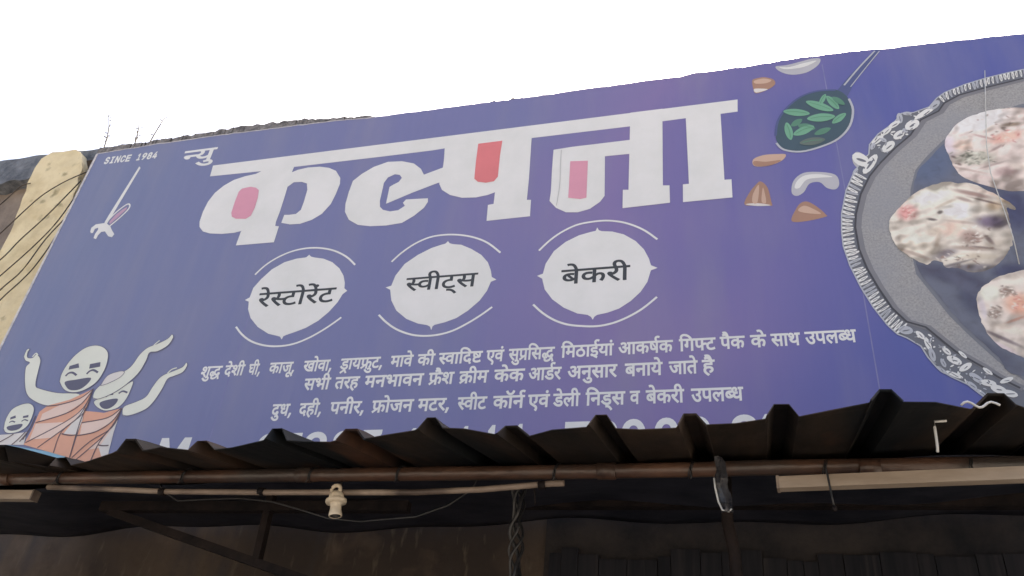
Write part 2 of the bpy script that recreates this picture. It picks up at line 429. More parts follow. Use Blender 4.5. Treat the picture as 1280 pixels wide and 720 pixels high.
# ------------------------------------------------------------------ traced outlines of the printed board, in metres (x, z) on the board
ART=[
["title_lettering","white",1,"p",[[-3.701,5.481],[0.092,5.484],[0.086,5.378],[-0.02,5.376],[-0.236,5.375],[-0.376,5.373],[-0.582,5.363],[-1.225,5.365],[-1.844,5.367],[-1.936,5.362],[-2.292,5.361],[-2.993,5.364],[-3.219,5.36],[-3.69,5.372]],0],
["title_lettering","white",2,"p",[[-3.206,5.386],[-3.295,5.34],[-3.382,5.329],[-3.466,5.306],[-3.535,5.261],[-3.59,5.198],[-3.621,5.117],[-3.631,5.026],[-3.627,4.934],[-3.611,4.887],[-3.567,4.841],[-3.502,4.816],[-3.402,4.801],[-3.306,4.8],[-3.247,4.811],[-3.214,4.833],[-3.253,4.806],[-3.255,4.686],[-2.962,4.682],[-2.962,4.818],[-2.992,4.825],[-2.997,4.861],[-2.991,4.948],[-2.991,5.092],[-2.993,5.175],[-2.953,5.213],[-2.888,5.207],[-2.844,5.187],[-2.825,5.125],[-2.824,5.016],[-2.829,4.946],[-2.858,4.914],[-2.911,4.912],[-2.948,4.916],[-2.952,4.847],[-2.88,4.825],[-2.804,4.821],[-2.72,4.846],[-2.656,4.89],[-2.608,4.971],[-2.59,5.058],[-2.58,5.147],[-2.59,5.203],[-2.64,5.276],[-2.703,5.313],[-2.779,5.335],[-2.875,5.341],[-2.952,5.33],[-2.995,5.313],[-2.99,5.377],[-2.997,5.403],[-3.2,5.408]],0],
["title_lettering","white",2,"p",[[-1.96,5.144],[-1.991,5.201],[-2.051,5.258],[-2.145,5.293],[-2.251,5.303],[-2.35,5.271],[-2.429,5.218],[-2.485,5.161],[-2.494,5.063],[-2.496,4.957],[-2.484,4.887],[-2.439,4.813],[-2.363,4.762],[-2.272,4.74],[-2.158,4.733],[-2.048,4.742],[-1.973,4.791],[-1.913,4.851],[-1.893,4.899],[-1.898,4.93],[-2.054,4.94],[-2.071,4.913],[-2.052,4.885],[-2.095,4.853],[-2.152,4.85],[-2.205,4.87],[-2.232,4.899],[-2.243,4.952],[-2.243,5.03],[-2.244,5.11],[-2.223,5.156],[-2.176,5.178],[-2.138,5.167],[-2.118,5.138],[-2.134,5.104],[-2.173,5.083],[-2.195,5.068],[-2.193,4.92],[-2.021,4.992],[-1.847,5.056],[-1.798,5.058],[-1.818,5.194]],0],
["title_lettering","white",2,"p",[[-1.847,5.399],[-1.834,5.259],[-1.83,5.151],[-1.836,5.046],[-1.809,4.99],[-1.747,4.939],[-1.659,4.903],[-1.564,4.894],[-1.484,4.905],[-1.439,4.921],[-1.438,4.825],[-1.475,4.821],[-1.47,4.691],[-1.19,4.695],[-1.194,4.827],[-1.221,4.83],[-1.222,5.013],[-1.234,5.407]],0],
["title_lettering","white",2,"p",[[-1.076,5.234],[-0.955,5.241],[-0.581,5.243],[-0.579,5.123],[-0.737,5.126],[-0.73,4.799],[-0.757,4.755],[-0.817,4.708],[-0.89,4.69],[-0.964,4.699],[-1.029,4.742],[-1.074,4.803],[-1.07,4.876],[-1.075,5.06]],0],
["title_lettering","white",3,"p",[[-0.581,5.484],[-0.585,4.828],[-0.619,4.832],[-0.619,4.688],[-0.339,4.695],[-0.34,4.83],[-0.379,4.835],[-0.375,5.484]],0],
["title_lettering","white",3,"p",[[-0.231,5.482],[-0.226,4.827],[-0.261,4.827],[-0.264,4.69],[0.017,4.69],[0.019,4.829],[-0.021,4.83],[-0.016,5.473]],0],
["inlay","pink",4,"p",[[-3.338,5.212],[-3.299,5.216],[-3.253,5.201],[-3.221,5.174],[-3.208,5.102],[-3.205,5.01],[-3.215,4.939],[-3.248,4.916],[-3.33,4.926],[-3.369,4.949],[-3.385,4.987],[-3.389,5.088],[-3.386,5.181],[-3.369,5.207]],0],
["inlay.red","red",4,"p",[[-1.604,5.37],[-1.435,5.371],[-1.438,5.236],[-1.433,5.051],[-1.456,5.015],[-1.51,5.01],[-1.566,5.026],[-1.594,5.056],[-1.601,5.207]],0],
["inlay.right","pink",4,"p",[[-0.959,5.115],[-0.845,5.103],[-0.842,4.798],[-0.882,4.792],[-0.956,4.812],[-0.956,4.894]],0],
["crease","seam",5,"L",[[-1.023,5.222],[-1.022,5.104],[-1.016,4.934],[-1.023,4.805],[-1.028,4.758]],0.004],
["badge","white",1,"p",[[-2.665,4.549],[-2.648,4.532],[-2.62,4.522],[-2.552,4.506],[-2.481,4.471],[-2.418,4.416],[-2.377,4.357],[-2.355,4.301],[-2.348,4.257],[-2.324,4.237],[-2.35,4.214],[-2.371,4.156],[-2.415,4.088],[-2.473,4.028],[-2.546,3.982],[-2.613,3.957],[-2.669,3.939],[-2.686,3.931],[-2.691,3.909],[-2.709,3.93],[-2.736,3.939],[-2.796,3.956],[-2.887,4.011],[-2.959,4.082],[-2.998,4.151],[-3.011,4.21],[-3.044,4.225],[-3.014,4.243],[-3.01,4.316],[-2.971,4.383],[-2.913,4.455],[-2.835,4.505],[-2.75,4.526],[-2.683,4.529]],0],
["badge.b","white",1,"p",[[-1.706,4.558],[-1.693,4.54],[-1.67,4.531],[-1.614,4.52],[-1.544,4.481],[-1.474,4.429],[-1.425,4.368],[-1.399,4.304],[-1.389,4.258],[-1.358,4.236],[-1.39,4.223],[-1.407,4.161],[-1.445,4.094],[-1.508,4.03],[-1.574,3.983],[-1.642,3.959],[-1.702,3.946],[-1.714,3.936],[-1.718,3.911],[-1.729,3.935],[-1.748,3.947],[-1.809,3.962],[-1.889,4.0],[-1.964,4.064],[-2.01,4.139],[-2.033,4.22],[-2.067,4.24],[-2.031,4.25],[-2.017,4.324],[-1.971,4.408],[-1.892,4.471],[-1.81,4.515],[-1.747,4.534],[-1.72,4.54]],0],
["badge.c","white",1,"p",[[-0.767,4.56],[-0.758,4.539],[-0.741,4.529],[-0.677,4.519],[-0.608,4.49],[-0.539,4.434],[-0.491,4.369],[-0.463,4.301],[-0.452,4.254],[-0.415,4.232],[-0.452,4.219],[-0.472,4.141],[-0.509,4.078],[-0.564,4.021],[-0.627,3.977],[-0.691,3.955],[-0.747,3.945],[-0.763,3.933],[-0.771,3.915],[-0.781,3.934],[-0.802,3.949],[-0.859,3.962],[-0.938,4.006],[-1.009,4.068],[-1.058,4.14],[-1.079,4.218],[-1.111,4.24],[-1.077,4.253],[-1.065,4.324],[-1.021,4.411],[-0.954,4.472],[-0.875,4.513],[-0.806,4.53],[-0.776,4.535]],0],
["arc#1","white",1,"L",[[-3.029,4.423],[-2.976,4.49],[-2.9,4.548],[-2.806,4.589],[-2.705,4.605],[-2.6,4.597],[-2.49,4.564],[-2.388,4.504],[-2.313,4.434]],0.0125],
["arc#2","white",1,"L",[[-3.046,4.024],[-2.987,3.966],[-2.908,3.912],[-2.81,3.876],[-2.708,3.862],[-2.602,3.872],[-2.504,3.91],[-2.421,3.961],[-2.361,4.007],[-2.321,4.042]],0.0125],
["arc.b#1","white",1,"L",[[-2.063,4.433],[-2.009,4.496],[-1.929,4.56],[-1.835,4.602],[-1.736,4.611],[-1.635,4.599],[-1.533,4.567],[-1.441,4.515],[-1.353,4.433]],0.0125],
["arc.b#2","white",1,"L",[[-2.074,4.042],[-2.014,3.985],[-1.94,3.932],[-1.849,3.892],[-1.763,3.875],[-1.671,3.877],[-1.583,3.899],[-1.498,3.944],[-1.423,3.995],[-1.363,4.044]],0.0125],
["arc.c#1","white",1,"L",[[-1.113,4.424],[-1.056,4.489],[-0.988,4.545],[-0.899,4.591],[-0.809,4.606],[-0.718,4.606],[-0.629,4.586],[-0.55,4.549],[-0.482,4.501],[-0.415,4.433]],0.0125],
["arc.c#2","white",1,"L",[[-1.119,4.042],[-1.061,3.982],[-0.99,3.929],[-0.912,3.894],[-0.828,3.878],[-0.744,3.872],[-0.662,3.885],[-0.581,3.917],[-0.499,3.967],[-0.42,4.037]],0.0125],
["ladle_drawing","white",1,"p",[[-4.39,5.573],[-4.371,5.554],[-4.434,5.085],[-4.447,5.01],[-4.476,5.025],[-4.467,5.098]],0],
["ladle_drawing","white",2,"L",[[-4.458,5.021],[-4.433,5.076],[-4.393,5.136],[-4.342,5.184],[-4.314,5.176],[-4.308,5.135],[-4.35,5.061],[-4.414,4.982]],0.0125],
["ladle_drawing","palepink",1,"p",[[-4.433,5.027],[-4.406,5.091],[-4.361,5.138],[-4.331,5.158],[-4.327,5.134],[-4.367,5.074],[-4.418,5.005]],0],
["ladle_drawing","white",2,"p",[[-4.569,4.953],[-4.574,4.988],[-4.548,5.017],[-4.495,5.02],[-4.458,5.021],[-4.402,4.98],[-4.373,4.943],[-4.334,4.901],[-4.344,4.875],[-4.381,4.887],[-4.432,4.938],[-4.464,4.936],[-4.479,4.909],[-4.482,4.872],[-4.509,4.884],[-4.513,4.924],[-4.503,4.963],[-4.511,4.981],[-4.537,4.973],[-4.536,4.935],[-4.555,4.935]],0],
["dancer_drawing.b","skin",2,"s",[[-3.894,3.546],[-3.842,3.565],[-3.766,3.596],[-3.699,3.65],[-3.664,3.665],[-3.659,3.606],[-3.667,3.538],[-3.704,3.485],[-3.784,3.467],[-3.854,3.49],[-3.9,3.526]],0],
["dancer_drawing.b","outline",3,"L",[[-3.894,3.546],[-3.842,3.565],[-3.766,3.596],[-3.699,3.65],[-3.664,3.665],[-3.659,3.606],[-3.667,3.538],[-3.704,3.485],[-3.784,3.467],[-3.854,3.49],[-3.9,3.526],[-3.894,3.546]],0.0042],
["dancer_drawing.b","skin",2,"s",[[-3.651,3.436],[-3.662,3.49],[-3.588,3.521],[-3.528,3.553],[-3.508,3.613],[-3.486,3.668],[-3.455,3.701],[-3.392,3.726],[-3.336,3.752],[-3.322,3.782],[-3.306,3.76],[-3.322,3.713],[-3.377,3.688],[-3.415,3.671],[-3.427,3.61],[-3.449,3.536],[-3.483,3.477],[-3.543,3.445],[-3.607,3.428]],0],
["dancer_drawing.b","outline",3,"L",[[-3.651,3.436],[-3.662,3.49],[-3.588,3.521],[-3.528,3.553],[-3.508,3.613],[-3.486,3.668],[-3.455,3.701],[-3.392,3.726],[-3.336,3.752],[-3.322,3.782],[-3.306,3.76],[-3.322,3.713],[-3.377,3.688],[-3.415,3.671],[-3.427,3.61],[-3.449,3.536],[-3.483,3.477],[-3.543,3.445],[-3.607,3.428],[-3.651,3.436]],0.0042],
["dancer_drawing.b","skin",3,"L",[[-3.432,3.71],[-3.41,3.737],[-3.377,3.747]],0.008],
["dancer_drawing.b","peach",2,"p",[[-3.934,3.405],[-3.943,3.472],[-3.857,3.463],[-3.793,3.454],[-3.671,3.483],[-3.672,3.377],[-3.656,3.221],[-3.641,3.17],[-3.817,3.116],[-3.91,3.162]],0],
["dancer_drawing.b","peachlight",3,"p",[[-3.925,3.391],[-3.748,3.416],[-3.673,3.474],[-3.708,3.391],[-3.797,3.33],[-3.904,3.307]],0],
["dancer_drawing.b","peachlight",3,"p",[[-3.802,3.211],[-3.708,3.325],[-3.672,3.436],[-3.686,3.273],[-3.721,3.222]],0],
["dancer_drawing.b","pale",3,"p",[[-3.669,3.403],[-3.664,3.324],[-3.641,3.17],[-3.678,3.158],[-3.728,3.222]],0],
["dancer_drawing.b","ink",3,"s",[[-3.854,3.524],[-3.802,3.543],[-3.73,3.547],[-3.735,3.506],[-3.775,3.48],[-3.823,3.489]],0],
["dancer_drawing.b","ink",3,"L",[[-3.739,3.584],[-3.715,3.599],[-3.676,3.587]],0.012],
["dancer_drawing.b","ink",3,"L",[[-3.827,3.564],[-3.806,3.579],[-3.777,3.58]],0.01],
["dancer_drawing.b","robeline",4,"L",[[-3.674,3.483],[-3.749,3.419],[-3.928,3.391]],0.008],
["dancer_drawing.b","robeline",4,"L",[[-3.671,3.477],[-3.708,3.391],[-3.796,3.328],[-3.925,3.305]],0.008],
["dancer_drawing.b","robeline",4,"L",[[-3.673,3.463],[-3.69,3.351],[-3.811,3.263],[-3.895,3.162]],0.008],
["dancer_drawing.b","robeline",4,"L",[[-3.672,3.443],[-3.708,3.325],[-3.802,3.211],[-3.86,3.148]],0.008],
["dancer_drawing.b","robeline",4,"L",[[-3.678,3.39],[-3.738,3.261],[-3.749,3.14]],0.008],
["dancer_drawing.b","robeline",4,"L",[[-3.744,3.242],[-3.705,3.235],[-3.663,3.236]],0.008],
["dancer_drawing","skin",4,"s",[[-4.236,3.688],[-4.248,3.747],[-4.235,3.82],[-4.202,3.885],[-4.146,3.935],[-4.073,3.949],[-4.001,3.929],[-3.948,3.886],[-3.925,3.826],[-3.919,3.76],[-3.934,3.688],[-3.974,3.64],[-4.043,3.608],[-4.12,3.608],[-4.182,3.635]],0],
["dancer_drawing","outline",5,"L",[[-4.236,3.688],[-4.248,3.747],[-4.235,3.82],[-4.202,3.885],[-4.146,3.935],[-4.073,3.949],[-4.001,3.929],[-3.948,3.886],[-3.925,3.826],[-3.919,3.76],[-3.934,3.688],[-3.974,3.64],[-4.043,3.608],[-4.12,3.608],[-4.182,3.635],[-4.236,3.688]],0.0042],
["dancer_drawing","skin",3,"s",[[-4.629,3.894],[-4.632,3.948],[-4.609,3.953],[-4.611,3.924],[-4.592,3.887],[-4.548,3.882],[-4.529,3.908],[-4.473,3.862],[-4.451,3.786],[-4.419,3.674],[-4.364,3.643],[-4.213,3.608],[-4.035,3.591],[-4.081,3.526],[-4.247,3.518],[-4.376,3.558],[-4.459,3.611],[-4.521,3.701],[-4.568,3.807],[-4.554,3.844],[-4.596,3.861]],0],
["dancer_drawing","outline",4,"L",[[-4.629,3.894],[-4.632,3.948],[-4.609,3.953],[-4.611,3.924],[-4.592,3.887],[-4.548,3.882],[-4.529,3.908],[-4.473,3.862],[-4.451,3.786],[-4.419,3.674],[-4.364,3.643],[-4.213,3.608],[-4.035,3.591],[-4.081,3.526],[-4.247,3.518],[-4.376,3.558],[-4.459,3.611],[-4.521,3.701],[-4.568,3.807],[-4.554,3.844],[-4.596,3.861],[-4.629,3.894]],0.0042],
["dancer_drawing","skin",4,"s",[[-3.923,3.561],[-3.925,3.617],[-3.864,3.685],[-3.766,3.738],[-3.722,3.779],[-3.694,3.857],[-3.653,3.906],[-3.587,3.932],[-3.525,3.965],[-3.504,3.996],[-3.485,3.97],[-3.505,3.912],[-3.566,3.874],[-3.623,3.868],[-3.625,3.817],[-3.643,3.732],[-3.69,3.663],[-3.766,3.596],[-3.866,3.552]],0],
["dancer_drawing","outline",5,"L",[[-3.923,3.561],[-3.925,3.617],[-3.864,3.685],[-3.766,3.738],[-3.722,3.779],[-3.694,3.857],[-3.653,3.906],[-3.587,3.932],[-3.525,3.965],[-3.504,3.996],[-3.485,3.97],[-3.505,3.912],[-3.566,3.874],[-3.623,3.868],[-3.625,3.817],[-3.643,3.732],[-3.69,3.663],[-3.766,3.596],[-3.866,3.552],[-3.923,3.561]],0.0042],
["dancer_drawing","skin",5,"L",[[-3.624,3.89],[-3.608,3.925],[-3.581,3.955]],0.009],
["dancer_drawing","skin",5,"L",[[-4.552,3.888],[-4.537,3.915],[-4.512,3.898]],0.009],
["dancer_drawing","pale",5,"s",[[-3.899,3.644],[-3.877,3.714],[-3.798,3.742],[-3.757,3.734],[-3.778,3.695],[-3.852,3.656]],0],
["dancer_drawing","outline",6,"L",[[-3.899,3.644],[-3.877,3.714],[-3.798,3.742],[-3.757,3.734],[-3.778,3.695],[-3.852,3.656],[-3.899,3.644]],0.0042],
["dancer_drawing","peach",4,"p",[[-4.289,3.477],[-4.247,3.518],[-4.094,3.554],[-3.944,3.625],[-3.942,3.52],[-3.937,3.411],[-3.939,3.318],[-3.91,3.162],[-4.298,3.254],[-4.288,3.354]],0],
["dancer_drawing","peachlight",5,"p",[[-4.154,3.517],[-4.018,3.554],[-3.944,3.618],[-3.99,3.525],[-4.08,3.459],[-4.255,3.41],[-4.258,3.462]],0],
["dancer_drawing","peachlight",5,"p",[[-4.275,3.394],[-4.051,3.399],[-3.959,3.491],[-3.992,3.4],[-4.107,3.296],[-4.269,3.287]],0],
["dancer_drawing","pale",5,"p",[[-4.029,3.32],[-3.971,3.453],[-3.961,3.521],[-3.93,3.411],[-3.928,3.311]],0],
["dancer_drawing","ink",5,"p",[[-4.21,3.801],[-4.147,3.818],[-4.127,3.785],[-4.206,3.774]],0],
["dancer_drawing","ink",5,"p",[[-4.053,3.807],[-3.976,3.818],[-3.964,3.784],[-4.044,3.773]],0],
["dancer_drawing","ink",5,"L",[[-4.207,3.727],[-4.193,3.747],[-4.163,3.75],[-4.122,3.729]],0.014],
["dancer_drawing","ink",5,"L",[[-4.046,3.734],[-4.032,3.754],[-4.005,3.761],[-3.962,3.741]],0.014],
["dancer_drawing","ink",5,"s",[[-4.191,3.686],[-4.115,3.697],[-4.003,3.706],[-4.007,3.663],[-4.051,3.625],[-4.119,3.623],[-4.165,3.649]],0],
["dancer_drawing","robeline",6,"L",[[-3.944,3.625],[-4.02,3.558],[-4.156,3.521],[-4.253,3.515]],0.008],
["dancer_drawing","robeline",6,"L",[[-3.944,3.618],[-3.988,3.522],[-4.079,3.457],[-4.281,3.401]],0.008],
["dancer_drawing","robeline",6,"L",[[-3.945,3.611],[-3.96,3.494],[-4.053,3.401],[-4.29,3.267]],0.008],
["dancer_drawing","robeline",6,"L",[[-3.947,3.604],[-3.938,3.479],[-3.992,3.4],[-4.181,3.232]],0.008],
["dancer_drawing","robeline",6,"L",[[-3.943,3.59],[-3.965,3.439],[-4.051,3.334],[-4.044,3.196]],0.008],
["dancer_drawing","robeline",6,"L",[[-3.942,3.493],[-3.94,3.385],[-3.91,3.162]],0.008],
["dancer_drawing","robeline",6,"L",[[-4.044,3.321],[-3.979,3.308],[-3.928,3.311]],0.008],
["dancer_drawing.c","skin",4,"s",[[-4.513,3.367],[-4.531,3.43],[-4.52,3.499],[-4.466,3.533],[-4.399,3.54],[-4.347,3.507],[-4.33,3.451],[-4.334,3.382],[-4.383,3.343],[-4.448,3.334],[-4.487,3.343]],0],
["dancer_drawing.c","outline",5,"L",[[-4.513,3.367],[-4.531,3.43],[-4.52,3.499],[-4.466,3.533],[-4.399,3.54],[-4.347,3.507],[-4.33,3.451],[-4.334,3.382],[-4.383,3.343],[-4.448,3.334],[-4.487,3.343],[-4.513,3.367]],0.0042],
["dancer_drawing.c","ink",5,"p",[[-4.499,3.445],[-4.467,3.458],[-4.455,3.441],[-4.495,3.429]],0],
["dancer_drawing.c","ink",5,"p",[[-4.403,3.451],[-4.364,3.458],[-4.359,3.441],[-4.399,3.437]],0],
["dancer_drawing.c","ink",5,"L",[[-4.49,3.408],[-4.474,3.418],[-4.445,3.41]],0.008],
["dancer_drawing.c","ink",5,"L",[[-4.397,3.414],[-4.379,3.425],[-4.348,3.417]],0.008],
["dancer_drawing.c","ink",5,"s",[[-4.492,3.38],[-4.44,3.392],[-4.379,3.395],[-4.386,3.364],[-4.434,3.351],[-4.474,3.359]],0],
["dancer_drawing.c","pale",3,"p",[[-4.522,3.326],[-4.415,3.33],[-4.32,3.341],[-4.298,3.254],[-4.43,3.257],[-4.569,3.24],[-4.614,3.322]],0],
["dancer_drawing.c","sky",3,"p",[[-4.426,3.257],[-4.029,3.196],[-3.946,3.175],[-3.959,3.112],[-4.385,3.157]],0],
["dancer_drawing.c","robeline",5,"L",[[-4.306,3.45],[-4.307,3.361],[-4.34,3.275]],0.008],
["dancer_drawing.c","robeline",5,"L",[[-4.328,3.342],[-4.362,3.289],[-4.391,3.256]],0.008],
["dancer_drawing.c","robeline",5,"L",[[-4.307,3.361],[-4.323,3.288]],0.008],
["dancer_drawing.c","robeline",5,"L",[[-4.495,3.276],[-4.448,3.304],[-4.414,3.328]],0.008],
["spoon_print","spoonhandle",1,"p",[[0.674,5.454],[0.763,5.572],[0.861,5.683],[0.939,5.767],[0.965,5.761],[0.889,5.65],[0.791,5.528],[0.724,5.389]],0],
["spoon_print","palegrey",2,"L",[[0.72,5.491],[0.82,5.625],[0.931,5.758]],0.01],
["spoon_print","palegrey",2,"L",[[0.754,5.471],[0.85,5.606],[0.957,5.752]],0.006],
["spoon_print","spoonbowl",2,"s",[[0.293,5.16],[0.314,5.253],[0.373,5.354],[0.465,5.438],[0.568,5.469],[0.667,5.463],[0.724,5.389],[0.738,5.276],[0.711,5.162],[0.636,5.069],[0.535,5.015],[0.437,4.992],[0.343,5.015],[0.299,5.076]],0],
["spoon_print","palegrey",3,"L",[[0.731,5.371],[0.742,5.276],[0.709,5.15],[0.635,5.057],[0.534,5.009],[0.42,4.987],[0.327,5.018],[0.291,5.077]],0.013],
["spoon_print","spoonhandle",3,"L",[[0.291,5.136],[0.314,5.253],[0.373,5.354],[0.465,5.438],[0.568,5.469],[0.667,5.458]],0.014],
["cardamom.0","pod1",3,"s",[[0.453,5.245],[0.451,5.233],[0.441,5.216],[0.425,5.201],[0.407,5.195],[0.392,5.196],[0.385,5.202],[0.387,5.213],[0.397,5.23],[0.413,5.245],[0.431,5.252],[0.446,5.251]],0],
["cardamom.0","podline",6,"L",[[0.393,5.207],[0.418,5.228],[0.445,5.239]],0.004],
["cardamom.1","pod1",4,"s",[[0.603,5.145],[0.597,5.133],[0.581,5.118],[0.558,5.106],[0.534,5.102],[0.516,5.105],[0.508,5.112],[0.513,5.123],[0.529,5.139],[0.552,5.151],[0.577,5.155],[0.595,5.152]],0],
["cardamom.1","podline",6,"L",[[0.52,5.116],[0.555,5.133],[0.591,5.141]],0.004],
["cardamom.2","pod2",5,"s",[[0.563,5.06],[0.553,5.048],[0.527,5.034],[0.491,5.027],[0.456,5.031],[0.429,5.042],[0.42,5.054],[0.429,5.066],[0.456,5.08],[0.492,5.087],[0.528,5.083],[0.554,5.072]],0],
["cardamom.2","podline",6,"L",[[0.437,5.055],[0.492,5.063],[0.546,5.059]],0.004],
["cardamom.3","pod1",3,"s",[[0.518,5.158],[0.509,5.15],[0.49,5.146],[0.466,5.151],[0.444,5.166],[0.429,5.184],[0.425,5.198],[0.434,5.207],[0.454,5.21],[0.478,5.205],[0.5,5.19],[0.514,5.172]],0],
["cardamom.3","podline",6,"L",[[0.437,5.194],[0.473,5.184],[0.507,5.163]],0.004],
["cardamom.4","pod0",4,"s",[[0.607,5.432],[0.608,5.421],[0.604,5.401],[0.595,5.378],[0.582,5.36],[0.57,5.35],[0.563,5.349],[0.562,5.359],[0.565,5.379],[0.575,5.402],[0.587,5.421],[0.6,5.431]],0],
["cardamom.4","podline",6,"L",[[0.568,5.359],[0.583,5.393],[0.601,5.422]],0.004],
["cardamom.5","pod1",5,"s",[[0.702,5.325],[0.694,5.323],[0.679,5.33],[0.662,5.344],[0.648,5.366],[0.641,5.387],[0.64,5.399],[0.648,5.401],[0.664,5.395],[0.681,5.38],[0.695,5.358],[0.702,5.337]],0],
["cardamom.5","podline",6,"L",[[0.648,5.39],[0.673,5.365],[0.695,5.334]],0.004],
["cardamom.6","pod0",3,"s",[[0.667,5.297],[0.656,5.297],[0.64,5.311],[0.622,5.338],[0.611,5.371],[0.607,5.4],[0.609,5.416],[0.62,5.415],[0.637,5.4],[0.654,5.374],[0.665,5.341],[0.669,5.312]],0],
["cardamom.6","podline",6,"L",[[0.616,5.401],[0.641,5.359],[0.66,5.311]],0.004],
["cardamom.7","pod0",4,"s",[[0.5,5.284],[0.489,5.276],[0.46,5.273],[0.422,5.279],[0.386,5.295],[0.361,5.315],[0.353,5.33],[0.364,5.339],[0.394,5.342],[0.431,5.336],[0.468,5.319],[0.493,5.299]],0],
["cardamom.7","podline",6,"L",[[0.37,5.325],[0.428,5.313],[0.483,5.29]],0.004],
["cardamom.8","pod0",5,"s",[[0.634,5.287],[0.621,5.282],[0.59,5.289],[0.553,5.309],[0.518,5.34],[0.495,5.37],[0.489,5.389],[0.503,5.394],[0.534,5.387],[0.572,5.366],[0.606,5.335],[0.629,5.305]],0],
["cardamom.8","podline",6,"L",[[0.507,5.377],[0.564,5.343],[0.617,5.299]],0.004],
["cardamom.9","pod0",3,"s",[[0.7,5.251],[0.697,5.237],[0.684,5.216],[0.665,5.195],[0.642,5.184],[0.624,5.181],[0.615,5.186],[0.618,5.199],[0.63,5.221],[0.65,5.241],[0.672,5.253],[0.691,5.256]],0],
["cardamom.9","podline",6,"L",[[0.625,5.194],[0.656,5.223],[0.689,5.243]],0.004],
["cardamom.10","pod0",4,"s",[[0.375,5.087],[0.365,5.095],[0.354,5.119],[0.347,5.155],[0.347,5.192],[0.354,5.221],[0.362,5.233],[0.372,5.225],[0.383,5.2],[0.39,5.164],[0.39,5.127],[0.383,5.099]],0],
["cardamom.10","podline",6,"L",[[0.363,5.215],[0.373,5.16],[0.373,5.105]],0.004],
["cardamom.11","pod0",5,"s",[[0.638,5.237],[0.626,5.224],[0.597,5.211],[0.558,5.207],[0.519,5.215],[0.491,5.229],[0.481,5.243],[0.492,5.257],[0.522,5.269],[0.561,5.274],[0.6,5.266],[0.628,5.251]],0],
["cardamom.11","podline",6,"L",[[0.5,5.242],[0.56,5.247],[0.619,5.237]],0.004],
["cardamom.12","pod0",3,"s",[[0.513,5.177],[0.507,5.161],[0.487,5.14],[0.458,5.122],[0.427,5.116],[0.403,5.119],[0.392,5.128],[0.398,5.144],[0.418,5.165],[0.448,5.183],[0.479,5.19],[0.503,5.186]],0],
["cardamom.12","podline",6,"L",[[0.407,5.134],[0.452,5.159],[0.499,5.171]],0.004],
["almond_print","almond",1,"s",[[0.192,5.638],[0.225,5.653],[0.269,5.652],[0.319,5.621],[0.324,5.575],[0.277,5.537],[0.206,5.517],[0.192,5.567]],0],
["almond_print","almondlight",2,"s",[[0.202,5.631],[0.259,5.641],[0.306,5.616],[0.273,5.596],[0.212,5.602]],0],
["almond_print","pale",2,"s",[[0.197,5.558],[0.252,5.55],[0.277,5.537],[0.208,5.522]],0],
["almond_print.b","almondlight",1,"s",[[0.151,4.966],[0.21,4.992],[0.291,4.989],[0.336,4.977],[0.311,4.935],[0.236,4.905],[0.155,4.913]],0],
["almond_print.b","almond",2,"s",[[0.155,4.952],[0.222,4.937],[0.307,4.938],[0.236,4.905],[0.159,4.915]],0],
["almond_print.c","almond",1,"s",[[0.08,4.629],[0.109,4.708],[0.154,4.772],[0.182,4.79],[0.215,4.737],[0.227,4.628],[0.225,4.603],[0.15,4.616]],0],
["almond_print.c","almondlight",2,"s",[[0.124,4.641],[0.133,4.705],[0.169,4.765],[0.152,4.638]],0],
["almond_print.c","almondlight",2,"s",[[0.175,4.635],[0.18,4.698],[0.191,4.74],[0.199,4.632]],0],
["almond_print.c","pale",2,"s",[[0.085,4.631],[0.151,4.631],[0.222,4.607],[0.15,4.61]],0],
["almond_print.d","almond",1,"s",[[0.322,4.481],[0.351,4.56],[0.383,4.604],[0.421,4.608],[0.469,4.56],[0.503,4.507],[0.501,4.491],[0.4,4.472]],0],
["almond_print.d","almondlight",2,"s",[[0.362,4.552],[0.396,4.582],[0.439,4.556],[0.479,4.513],[0.405,4.527]],0],
["cashew_print","cashew",1,"s",[[0.341,5.737],[0.407,5.737],[0.513,5.756],[0.566,5.766],[0.611,5.754],[0.593,5.699],[0.52,5.647],[0.433,5.643],[0.367,5.683]],0],
["cashew_print","white",2,"s",[[0.363,5.727],[0.423,5.715],[0.511,5.734],[0.589,5.74],[0.507,5.698],[0.404,5.697]],0],
["cashew_print.b","cashew",1,"s",[[0.341,4.688],[0.36,4.772],[0.42,4.823],[0.513,4.816],[0.586,4.784],[0.598,4.718],[0.574,4.679],[0.53,4.695],[0.497,4.742],[0.443,4.739],[0.406,4.68],[0.365,4.657]],0],
["cashew_print.b","white",2,"s",[[0.36,4.718],[0.38,4.769],[0.426,4.803],[0.503,4.8],[0.57,4.771],[0.5,4.774],[0.43,4.769],[0.386,4.714]],0],
["cashew_print.c","cashew",1,"s",[[0.691,4.908],[0.721,4.941],[0.762,4.901],[0.769,4.845],[0.726,4.808],[0.693,4.845]],0],
["cashew_print.c","white",2,"s",[[0.701,4.899],[0.724,4.925],[0.753,4.889],[0.734,4.861]],0],
